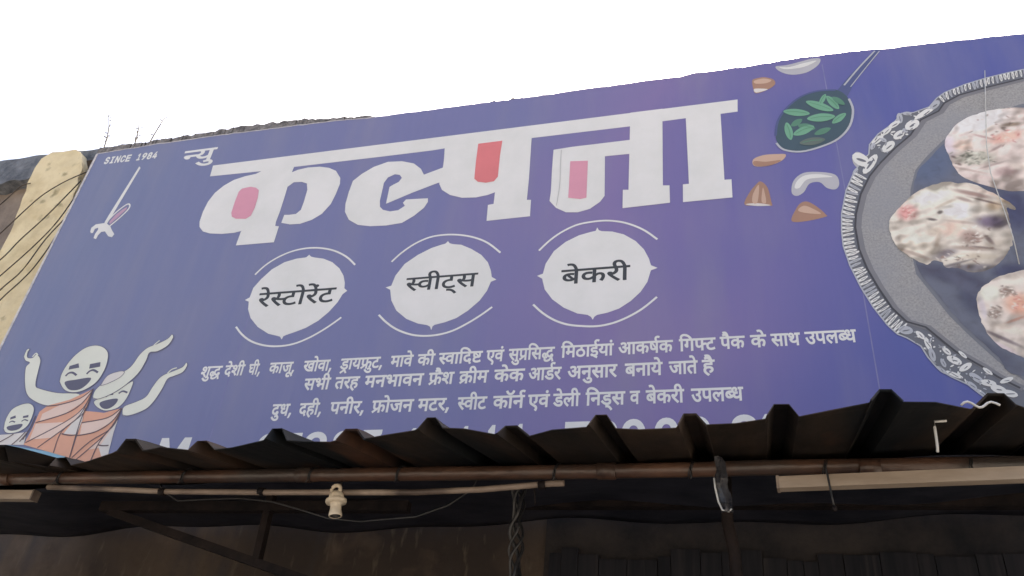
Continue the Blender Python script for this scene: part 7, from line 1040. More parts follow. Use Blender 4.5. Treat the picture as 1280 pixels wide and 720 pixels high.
TEXT=[
["text_line","white",1,[[0,-3.1902,3.6734,9.5e-05,0.0001112],[1,-3.1256,3.6734,9.5e-05,0.0001112],[2,-3.1256,3.6734,9.5e-05,0.0001112]]],
["text_line","white",1,[[3,-3.0244,3.6743,9.06e-05,0.0001112],[4,-2.9772,3.6743,9.06e-05,0.0001112],[0,-2.9772,3.6743,9.06e-05,0.0001112],[5,-2.9156,3.6743,9.06e-05,0.0001112]]],
["text_line","white",1,[[6,-2.8596,3.6751,7.72e-05,0.0001112],[5,-2.814,3.6751,7.72e-05,0.0001112],[7,-2.794,3.6751,7.72e-05,0.0001112]]],
["text_line","white",1,[[8,-2.7183,3.6762,8.55e-05,0.0001112],[9,-2.6531,3.6762,8.55e-05,0.0001112],[10,-2.631,3.6762,8.55e-05,0.0001112],[11,-2.5676,3.6762,8.55e-05,0.0001112],[7,-2.5676,3.6762,8.55e-05,0.0001112]]],
["text_line","white",1,[[12,-2.4907,3.6775,8.76e-05,0.0001112],[13,-2.419,3.6775,8.76e-05,0.0001112],[14,-2.3963,3.6775,8.76e-05,0.0001112],[9,-2.3476,3.6775,8.76e-05,0.0001112],[7,-2.3249,3.6775,8.76e-05,0.0001112]]],
["text_line","white",1,[[15,-2.2512,3.6791,9.14e-05,0.0001112],[9,-2.1984,3.6791,9.14e-05,0.0001112],[16,-2.1748,3.6791,9.14e-05,0.0001112],[17,-2.1218,3.6791,9.14e-05,0.0001112],[1,-2.0513,3.6791,9.14e-05,0.0001112],[18,-2.0513,3.6791,9.14e-05,0.0001112],[7,-2.0053,3.6791,9.14e-05,0.0001112]]],
["text_line","white",1,[[19,-1.9345,3.6805,9.41e-05,0.0001112],[9,-1.8782,3.6805,9.41e-05,0.0001112],[14,-1.8539,3.6805,9.41e-05,0.0001112],[4,-1.8016,3.6805,9.41e-05,0.0001112]]],
["text_line","white",1,[[8,-1.7692,3.6813,9.78e-05,0.0001112],[5,-1.6946,3.6813,9.78e-05,0.0001112]]],
["text_line","white",1,[[20,-1.6413,3.6825,9.87e-05,0.0001112],[14,-1.6029,3.6825,9.87e-05,0.0001112],[9,-1.548,3.6825,9.87e-05,0.0001112],[21,-1.5225,3.6825,9.87e-05,0.0001112],[3,-1.4969,3.6825,9.87e-05,0.0001112],[22,-1.4456,3.6825,9.87e-05,0.0001112]]],
["text_line","white",1,[[23,-1.3608,3.6837,8.81e-05,0.0001112],[14,-1.3121,3.6837,8.81e-05,0.0001112],[24,-1.2631,3.6837,8.81e-05,0.0001112]]],
["text_line","white",1,[[25,-1.2313,3.6848,8.58e-05,0.0001112],[1,-1.1733,3.6848,8.58e-05,0.0001112],[26,-1.1733,3.6848,8.58e-05,0.0001112],[21,-1.1246,3.6848,8.58e-05,0.0001112],[25,-1.1024,3.6848,8.58e-05,0.0001112],[2,-1.0444,3.6848,8.58e-05,0.0001112]]],
["text_line","white",1,[[21,-0.9362,3.6866,9.31e-05,0.0001112],[19,-0.9121,3.6866,9.31e-05,0.0001112],[27,-0.8564,3.6866,9.31e-05,0.0001112],[9,-0.8019,3.6866,9.31e-05,0.0001112],[28,-0.7778,3.6866,9.31e-05,0.0001112],[16,-0.7321,3.6866,9.31e-05,0.0001112],[9,-0.6781,3.6866,9.31e-05,0.0001112],[24,-0.654,3.6866,9.31e-05,0.0001112]]],
["text_line","white",1,[[29,-0.6256,3.6883,9.07e-05,0.0001112],[8,-0.5328,3.6883,9.07e-05,0.0001112],[30,-0.4637,3.6883,9.07e-05,0.0001112],[31,-0.4113,3.6883,9.07e-05,0.0001112],[8,-0.4113,3.6883,9.07e-05,0.0001112]]],
["text_line","white",1,[[21,-0.3059,3.6899,9.35e-05,0.0001112],[32,-0.2816,3.6899,9.35e-05,0.0001112],[33,-0.229,3.6899,9.35e-05,0.0001112],[18,-0.1717,3.6899,9.35e-05,0.0001112]]],
["text_line","white",1,[[34,-0.098,3.6909,8.97e-05,0.0001112],[35,-0.047,3.6909,8.97e-05,0.0001112],[8,-0.047,3.6909,8.97e-05,0.0001112]]],
["text_line","white",1,[[8,0.0535,3.6916,9.66e-05,0.0001112],[4,0.1271,3.6916,9.66e-05,0.0001112]]],
["text_line","white",1,[[25,0.1536,3.6923,8.69e-05,0.0001112],[9,0.2123,3.6923,8.69e-05,0.0001112],[36,0.2348,3.6923,8.69e-05,0.0001112]]],
["text_line","white",1,[[37,0.3178,3.6936,8.64e-05,0.0001112],[34,0.3651,3.6936,8.64e-05,0.0001112],[38,0.4142,3.6936,8.64e-05,0.0001112],[39,0.4728,3.6936,8.64e-05,0.0001112]]],
["text_line.b","white",1,[[25,-2.4554,3.5546,9.91e-05,0.0001146],[40,-2.3885,3.5546,9.91e-05,0.0001146],[5,-2.3188,3.5546,9.91e-05,0.0001146]]],
["text_line.b","white",1,[[41,-2.2576,3.5548,9.73e-05,0.0001146],[42,-2.2022,3.5548,9.73e-05,0.0001146],[43,-2.1624,3.5548,9.73e-05,0.0001146]]],
["text_line.b","white",1,[[19,-2.0705,3.5551,0.0001089,0.0001146],[44,-2.0054,3.5551,0.0001089,0.0001146],[40,-1.9449,3.5551,0.0001089,0.0001146],[9,-1.8684,3.5551,0.0001089,0.0001146],[14,-1.8402,3.5551,0.0001089,0.0001146],[44,-1.7796,3.5551,0.0001089,0.0001146]]],
["text_line.b","white",1,[[17,-1.6829,3.5554,9.97e-05,0.0001146],[35,-1.6061,3.5554,9.97e-05,0.0001146],[0,-1.6061,3.5554,9.97e-05,0.0001146]]],
["text_line.b","white",1,[[45,-1.5027,3.5556,0.000101,0.0001146],[5,-1.4257,3.5556,0.000101,0.0001146],[19,-1.3995,3.5556,0.000101,0.0001146]]],
["text_line.b","white",1,[[8,-1.3013,3.5558,0.0001091,0.0001146],[4,-1.2181,3.5558,0.0001091,0.0001146],[8,-1.2181,3.5558,0.0001091,0.0001146]]],
["text_line.b","white",1,[[29,-1.1087,3.556,8.82e-05,0.0001146],[46,-1.0184,3.556,8.82e-05,0.0001146],[31,-0.9675,3.556,8.82e-05,0.0001146],[42,-0.9675,3.556,8.82e-05,0.0001146]]],
["text_line.b","white",1,[[47,-0.8942,3.5563,9.83e-05,0.0001146],[44,-0.8192,3.5563,9.83e-05,0.0001146],[1,-0.7646,3.5563,9.83e-05,0.0001146],[25,-0.7646,3.5563,9.83e-05,0.0001146],[9,-0.6982,3.5563,9.83e-05,0.0001146],[42,-0.6727,3.5563,9.83e-05,0.0001146]]],
["text_line.b","white",1,[[48,-0.5876,3.5566,9.68e-05,0.0001146],[44,-0.5324,3.5566,9.68e-05,0.0001146],[9,-0.4786,3.5566,9.68e-05,0.0001146],[16,-0.4536,3.5566,9.68e-05,0.0001146],[4,-0.3974,3.5566,9.68e-05,0.0001146]]],
["text_line.b","white",1,[[10,-0.3607,3.5568,8.99e-05,0.0001146],[9,-0.294,3.5568,8.99e-05,0.0001146],[41,-0.2707,3.5568,8.99e-05,0.0001146],[4,-0.2194,3.5568,8.99e-05,0.0001146]]],
["text_line.b","white",1,[[43,-0.1928,3.5569,0.0001083,0.0001146],[35,-0.1353,3.5569,0.0001083,0.0001146]]],
["text_line.c","white",1,[[3,-2.6219,3.396,9.51e-05,0.0001135],[1,-2.5724,3.396,9.51e-05,0.0001135],[49,-2.5724,3.396,9.51e-05,0.0001135],[7,-2.5139,3.396,9.51e-05,0.0001135]]],
["text_line.c","white",1,[[3,-2.4459,3.396,9.2e-05,0.0001135],[43,-2.3981,3.396,9.2e-05,0.0001135],[5,-2.3492,3.396,9.2e-05,0.0001135],[7,-2.3254,3.396,9.2e-05,0.0001135]]],
["text_line.c","white",1,[[34,-2.2517,3.396,0.0001041,0.0001135],[44,-2.1926,3.396,0.0001041,0.0001135],[5,-2.1348,3.396,0.0001041,0.0001135],[42,-2.1078,3.396,0.0001041,0.0001135],[7,-2.0652,3.396,0.0001041,0.0001135]]],
["text_line.c","white",1,[[17,-1.9942,3.396,0.000104,0.0001135],[13,-1.914,3.396,0.000104,0.0001135],[10,-1.8871,3.396,0.000104,0.0001135],[44,-1.8099,3.396,0.000104,0.0001135]]],
["text_line.c","white",1,[[19,-1.7203,3.3961,0.0001049,0.0001135],[18,-1.6576,3.3961,0.0001049,0.0001135],[42,-1.6047,3.3961,0.0001049,0.0001135],[7,-1.5618,3.3961,0.0001049,0.0001135]]],
["text_line.c","white",1,[[20,-1.4907,3.3961,9.39e-05,0.0001135],[14,-1.4542,3.3961,9.39e-05,0.0001135],[5,-1.402,3.3961,9.39e-05,0.0001135],[18,-1.3776,3.3961,9.39e-05,0.0001135]]],
["text_line.c","white",1,[[8,-1.2908,3.3961,0.0001074,0.0001135],[50,-1.209,3.3961,0.0001074,0.0001135],[44,-1.1812,3.3961,0.0001074,0.0001135],[31,-1.1215,3.3961,0.0001074,0.0001135]]],
["text_line.c","white",1,[[23,-1.0973,3.3961,0.0001012,0.0001135],[14,-1.0413,3.3961,0.0001012,0.0001135],[24,-0.985,3.3961,0.0001012,0.0001135]]],
["text_line.c","white",1,[[46,-0.9618,3.3961,9.16e-05,0.0001135],[4,-0.9089,3.3961,9.16e-05,0.0001135],[38,-0.9089,3.3961,9.16e-05,0.0001135],[5,-0.8468,3.3961,9.16e-05,0.0001135]]],
["text_line.c","white",1,[[21,-0.7894,3.3961,9.71e-05,0.0001135],[44,-0.7642,3.3961,9.71e-05,0.0001135],[51,-0.7103,3.3961,9.71e-05,0.0001135],[25,-0.6543,3.3961,9.71e-05,0.0001135]]],
["text_line.c","white",1,[[14,-0.5603,3.3961,8.5e-05,0.0001135]]],
["text_line.c","white",1,[[48,-0.4789,3.3962,9.38e-05,0.0001135],[4,-0.4253,3.3962,9.38e-05,0.0001135],[8,-0.4253,3.3962,9.38e-05,0.0001135],[42,-0.3539,3.3962,9.38e-05,0.0001135],[5,-0.3156,3.3962,9.38e-05,0.0001135]]],
["text_line.c","white",1,[[37,-0.2527,3.3962,9.06e-05,0.0001135],[34,-0.203,3.3962,9.06e-05,0.0001135],[38,-0.1516,3.3962,9.06e-05,0.0001135],[39,-0.0902,3.3962,9.06e-05,0.0001135]]],
["badge_lettering","black",2,[[52,-2.9447,4.1618,0.0002171,0.0001688],[53,-2.8559,4.1618,0.0002171,0.0001688],[54,-2.8559,4.1618,0.0002171,0.0001688],[55,-2.7715,4.1618,0.0002171,0.0001688],[56,-2.662,4.1618,0.0002171,0.0001688],[52,-2.6058,4.1618,0.0002171,0.0001688],[53,-2.517,4.1618,0.0002171,0.0001688],[57,-2.517,4.1618,0.0002171,0.0001688],[55,-2.517,4.1618,0.0002171,0.0001688]]],
["badge_lettering.b","black",2,[[54,-1.9345,4.2001,0.0001901,0.0001524],[58,-1.8606,4.2001,0.0001901,0.0001524],[59,-1.7549,4.2001,0.0001901,0.0001524],[60,-1.7057,4.2001,0.0001901,0.0001524],[61,-1.6099,4.2001,0.0001901,0.0001524]]],
["badge_lettering.c","black",2,[[62,-0.9641,4.167,0.0001952,0.0001572],[63,-0.8527,4.167,0.0001952,0.0001572],[64,-0.8527,4.167,0.0001952,0.0001572],[65,-0.704,4.167,0.0001952,0.0001572],[66,-0.6241,4.167,0.0001952,0.0001572]]],
["small_lettering","white",1,[[67,-4.0047,5.5473,0.0002926,0.0001961],[68,-3.9,5.5473,0.0002926,0.0001961],[69,-3.7302,5.5473,0.0002926,0.0001961]]],
["small_lettering.b","white",1,[[70,-4.7593,5.6527,6.73e-05,9.07e-05]]],
["small_lettering.b","white",1,[[71,-4.702,5.6516,6.85e-05,9.05e-05]]],
["small_lettering.b","white",1,[[72,-4.6597,5.6505,6.3e-05,9.03e-05]]],
["small_lettering.b","white",1,[[73,-4.6071,5.6494,5.82e-05,9.01e-05]]],
["small_lettering.b","white",1,[[74,-4.5589,5.6483,7.73e-05,8.99e-05]]],
["small_lettering.b","white",1,[[75,-4.4528,5.6461,5.5e-05,8.95e-05]]],
["small_lettering.b","white",1,[[76,-4.4086,5.645,7.43e-05,8.93e-05]]],
["small_lettering.b","white",1,[[77,-4.3573,5.644,6.94e-05,8.91e-05]]],
["small_lettering.b","white",1,[[78,-4.3067,5.6429,6.58e-05,8.89e-05]]],
["text_line.d","white",1,[[79,-3.3197,3.0969,0.0002583,0.0002338]]],
["text_line.d","white",1,[[80,-2.6692,3.1048,0.0002477,0.0002338]]],
["text_line.d","white",1,[[81,-2.5339,3.1066,0.0002499,0.0002338]]],
["text_line.d","white",1,[[80,-2.378,3.1086,0.0002582,0.0002338]]],
["text_line.d","white",1,[[82,-2.2028,3.1107,0.0002285,0.0002338]]],
["text_line.d","white",1,[[83,-2.0293,3.1129,0.0002212,0.0002338]]],
["text_line.d","white",1,[[84,-1.757,3.116,0.0001152,0.0002338]]],
["text_line.d","white",1,[[84,-1.6102,3.1179,0.0001133,0.0002338]]],
["text_line.d","white",1,[[84,-1.4614,3.1198,0.0001114,0.0002338]]],
["text_line.d","white",1,[[84,-1.3107,3.1217,0.0001094,0.0002338]]],
["text_line.d","white",1,[[84,-1.1626,3.1236,0.0001075,0.0002338]]],
["text_line.d","white",1,[[81,-0.9041,3.1274,0.000238,0.0002338]]],
["text_line.d","white",1,[[82,-0.7484,3.1293,0.0002144,0.0002338]]],
["text_line.d","white",1,[[85,-0.611,3.1311,0.0002142,0.0002338]]],
["text_line.d","white",1,[[85,-0.447,3.1332,0.0002099,0.0002338]]],
["text_line.d","white",1,[[85,-0.2901,3.1352,0.0002059,0.0002338]]],
["text_line.d","white",1,[[80,-0.082,3.138,0.0002321,0.0002338]]],
["text_line.d","white",1,[[84,0.0643,3.1393,9.96e-05,0.0002338]]]]
SWEETS=[
["plate_well",[[1.616,5.148],[1.446,5.102],[1.311,5.032],[1.176,4.937],[1.071,4.826],[1.004,4.741],[0.959,4.609],[0.928,4.446],[0.902,4.262],[0.899,4.088],[0.951,3.961],[1.003,3.83],[1.068,3.712],[1.154,3.571],[1.237,3.466],[1.752,3.479],[1.884,3.517],[2.008,3.579],[2.12,3.663],[2.217,3.767],[2.295,3.887],[2.353,4.02],[2.388,4.161],[2.4,4.307],[2.388,4.453],[2.353,4.595],[2.295,4.728],[2.217,4.848],[2.12,4.951],[2.008,5.035],[1.884,5.097],[1.752,5.135]],[0.167,0.181,0.234],[[1.086,4.794,0.102,0.157,35,0.124,0.161,0.268,0.8],[0.948,4.336,0.045,0.226,0,0.218,0.226,0.277,0.6],[1.203,4.577,0.15,0.053,-10,0.088,0.103,0.174,0.8],[1.41,4.431,0.079,0.143,0,0.071,0.075,0.154,0.9],[1.046,4.045,0.179,0.05,25,0.093,0.093,0.142,0.9],[1.132,3.895,0.076,0.104,-20,0.079,0.084,0.136,0.9],[1.118,3.603,0.133,0.04,40,0.103,0.108,0.154,0.8],[1.111,3.967,0.028,0.14,-40,0.161,0.167,0.234,0.5],[1.315,4.045,0.083,0.048,0,0.071,0.075,0.142,0.9]]],
["sweet_print",[[1.175,4.939],[1.204,4.993],[1.24,5.047],[1.309,5.099],[1.393,5.131],[1.486,5.145],[1.599,5.135],[1.739,5.09],[1.836,4.985],[1.812,4.801],[1.712,4.635],[1.574,4.549],[1.48,4.544],[1.409,4.553],[1.311,4.601],[1.225,4.667],[1.19,4.746],[1.177,4.842]],[0.797,0.693,0.64],[[1.379,5.07,0.14,0.055,-15,0.86,0.86,0.86,0.9],[1.185,4.899,0.035,0.086,10,0.716,0.64,0.716,0.8],[1.481,4.93,0.083,0.034,-15,0.86,0.504,0.408,0.95],[1.306,4.803,0.091,0.05,0,0.529,0.516,0.431,0.9],[1.524,5.02,0.046,0.015,0,0.304,0.234,0.161,0.9],[1.259,4.905,0.047,0.039,0,0.732,0.543,0.431,0.7],[1.429,4.687,0.059,0.033,-10,0.442,0.314,0.295,0.85],[1.287,4.667,0.083,0.015,10,0.78,0.655,0.611,0.9],[1.489,4.718,0.037,0.026,0,0.83,0.732,0.655,0.9],[1.2,4.825,0.015,0.008,45,0.181,0.133,0.119,0.8],[1.217,4.769,0.012,0.008,45,0.218,0.148,0.133,0.8],[1.375,4.947,0.054,0.008,30,0.436,0.281,0.259,0.7],[1.415,4.857,0.045,0.008,-30,0.354,0.238,0.218,0.7],[1.233,4.732,0.099,0.008,25,0.466,0.354,0.304,0.6],[1.371,4.741,0.067,0.007,-15,0.354,0.259,0.238,0.6],[1.283,4.86,0.012,0.003,18,0.181,0.188,0.148,0.75],[1.29,4.803,0.009,0.005,8,0.708,0.708,0.611,0.75],[1.334,4.79,0.008,0.005,-9,0.354,0.354,0.281,0.75],[1.272,4.833,0.011,0.005,57,0.181,0.188,0.148,0.75],[1.315,4.839,0.006,0.004,-57,0.708,0.708,0.611,0.75],[1.371,4.775,0.01,0.006,-3,0.354,0.354,0.281,0.75],[1.369,4.797,0.009,0.004,-3,0.181,0.188,0.148,0.75],[1.306,4.838,0.014,0.006,7,0.708,0.708,0.611,0.75],[1.246,4.83,0.009,0.004,-29,0.354,0.354,0.281,0.75],[1.277,4.825,0.008,0.004,-9,0.181,0.188,0.148,0.75],[1.302,4.776,0.015,0.003,41,0.708,0.708,0.611,0.75],[1.344,4.837,0.015,0.006,26,0.354,0.354,0.281,0.75],[1.249,4.829,0.013,0.005,-52,0.181,0.188,0.148,0.75],[1.312,4.811,0.007,0.004,-47,0.708,0.708,0.611,0.75],[1.213,4.814,0.015,0.004,-19,0.354,0.354,0.281,0.75],[1.294,4.849,0.008,0.006,-37,0.181,0.188,0.148,0.75],[1.247,4.806,0.015,0.004,-50,0.708,0.708,0.611,0.75],[1.284,4.825,0.013,0.006,-33,0.354,0.354,0.281,0.75],[1.27,4.842,0.014,0.006,-1,0.181,0.188,0.148,0.75],[1.325,4.762,0.006,0.006,43,0.708,0.708,0.611,0.75],[1.347,4.795,0.012,0.005,-51,0.354,0.354,0.281,0.75],[1.255,4.779,0.006,0.005,28,0.181,0.188,0.148,0.75],[1.269,4.793,0.01,0.004,-44,0.708,0.708,0.611,0.75],[1.259,4.803,0.015,0.006,-49,0.354,0.354,0.281,0.75],[1.387,4.762,0.012,0.003,19,0.181,0.188,0.148,0.75],[1.263,4.907,0.012,0.003,-19,0.708,0.708,0.611,0.75],[1.32,4.831,0.007,0.005,22,0.354,0.354,0.281,0.75],[1.277,4.824,0.013,0.005,4,0.181,0.188,0.148,0.75],[1.305,4.759,0.01,0.006,14,0.708,0.708,0.611,0.75],[1.306,4.761,0.011,0.004,50,0.354,0.354,0.281,0.75],[1.308,4.773,0.012,0.005,30,0.181,0.188,0.148,0.75],[1.335,4.774,0.014,0.004,-44,0.708,0.708,0.611,0.75],[1.27,4.848,0.015,0.005,46,0.354,0.354,0.281,0.75],[1.269,4.764,0.014,0.006,-45,0.181,0.188,0.148,0.75],[1.296,4.785,0.006,0.004,28,0.708,0.708,0.611,0.75],[1.266,4.766,0.01,0.005,-38,0.354,0.354,0.281,0.75],[1.284,4.821,0.012,0.005,-21,0.181,0.188,0.148,0.75],[1.394,4.794,0.014,0.004,-36,0.708,0.708,0.611,0.75],[1.348,4.787,0.015,0.004,46,0.354,0.354,0.281,0.75],[1.289,4.803,0.008,0.005,12,0.181,0.188,0.148,0.75],[1.27,4.795,0.014,0.004,34,0.708,0.708,0.611,0.75],[1.191,4.854,0.014,0.004,-36,0.354,0.354,0.281,0.75],[1.201,4.777,0.006,0.004,17,0.181,0.188,0.148,0.75],[1.31,4.837,0.015,0.005,35,0.708,0.708,0.611,0.75],[1.36,4.793,0.005,0.003,-51,0.354,0.354,0.281,0.75],[1.247,4.774,0.005,0.004,11,0.181,0.188,0.148,0.75],[1.256,4.789,0.007,0.003,0,0.708,0.708,0.611,0.75],[1.328,4.824,0.011,0.004,-51,0.354,0.354,0.281,0.75],[1.341,4.788,0.01,0.003,14,0.181,0.188,0.148,0.75],[1.352,4.784,0.01,0.005,-29,0.708,0.708,0.611,0.75],[1.332,4.802,0.005,0.006,10,0.354,0.354,0.281,0.75],[1.238,4.827,0.01,0.005,11,0.181,0.188,0.148,0.75],[1.236,4.787,0.006,0.005,-6,0.708,0.708,0.611,0.75],[1.306,4.76,0.009,0.004,48,0.354,0.354,0.281,0.75],[1.268,4.816,0.014,0.006,-1,0.181,0.188,0.148,0.75],[1.238,4.791,0.009,0.004,27,0.708,0.708,0.611,0.75],[1.247,4.834,0.012,0.004,-15,0.354,0.354,0.281,0.75],[1.304,4.794,0.015,0.005,-20,0.181,0.188,0.148,0.75],[1.302,4.769,0.005,0.004,47,0.708,0.708,0.611,0.75],[1.283,4.766,0.01,0.004,10,0.354,0.354,0.281,0.75],[1.444,4.926,0.015,0.005,-43,0.597,0.259,0.238,0.75],[1.498,4.909,0.015,0.005,40,0.86,0.67,0.597,0.75],[1.494,4.978,0.015,0.006,-6,0.597,0.259,0.238,0.75],[1.486,4.927,0.013,0.005,21,0.86,0.67,0.597,0.75],[1.541,4.939,0.012,0.006,-55,0.597,0.259,0.238,0.75],[1.474,4.959,0.011,0.004,53,0.86,0.67,0.597,0.75],[1.507,4.903,0.005,0.004,11,0.597,0.259,0.238,0.75],[1.475,4.919,0.013,0.003,34,0.86,0.67,0.597,0.75],[1.419,4.936,0.007,0.004,3,0.597,0.259,0.238,0.75],[1.469,4.899,0.007,0.004,54,0.86,0.67,0.597,0.75],[1.511,4.891,0.01,0.004,31,0.597,0.259,0.238,0.75],[1.429,4.952,0.005,0.005,59,0.86,0.67,0.597,0.75],[1.42,4.95,0.011,0.006,6,0.597,0.259,0.238,0.75],[1.428,4.956,0.015,0.004,32,0.86,0.67,0.597,0.75],[1.449,4.914,0.005,0.004,50,0.597,0.259,0.238,0.75],[1.472,4.903,0.009,0.006,-36,0.86,0.67,0.597,0.75],[1.421,5.107,0.012,0.006,-44,0.218,0.164,0.133,0.75],[1.469,5.028,0.007,0.005,8,0.86,0.788,0.708,0.75],[1.393,5.079,0.006,0.004,24,0.354,0.238,0.199,0.75],[1.454,5.047,0.012,0.003,-5,0.218,0.164,0.133,0.75],[1.395,5.077,0.007,0.006,-49,0.86,0.788,0.708,0.75],[1.452,4.87,0.014,0.003,-49,0.354,0.238,0.199,0.75],[1.524,5.027,0.013,0.004,-8,0.218,0.164,0.133,0.75],[1.5,4.966,0.012,0.005,-10,0.86,0.788,0.708,0.75],[1.417,4.959,0.011,0.005,-19,0.354,0.238,0.199,0.75],[1.482,5.001,0.013,0.006,25,0.218,0.164,0.133,0.75],[1.43,5.02,0.015,0.005,-8,0.86,0.788,0.708,0.75],[1.37,5.08,0.007,0.005,38,0.354,0.238,0.199,0.75],[1.318,4.995,0.013,0.003,-23,0.218,0.164,0.133,0.75],[1.407,5.004,0.011,0.006,-31,0.86,0.788,0.708,0.75],[1.452,5.033,0.007,0.006,13,0.354,0.238,0.199,0.75],[1.517,5.022,0.011,0.004,-57,0.218,0.164,0.133,0.75],[1.498,5.047,0.005,0.005,-42,0.86,0.788,0.708,0.75],[1.535,5.145,0.011,0.004,31,0.354,0.238,0.199,0.75],[1.442,4.976,0.008,0.005,8,0.218,0.164,0.133,0.75],[1.321,4.93,0.013,0.006,-32,0.86,0.788,0.708,0.75],[1.518,5.035,0.006,0.003,-31,0.354,0.238,0.199,0.75],[1.478,4.99,0.014,0.006,50,0.218,0.164,0.133,0.75],[1.529,4.878,0.015,0.005,-41,0.86,0.788,0.708,0.75],[1.518,5.08,0.012,0.004,50,0.354,0.238,0.199,0.75]]],
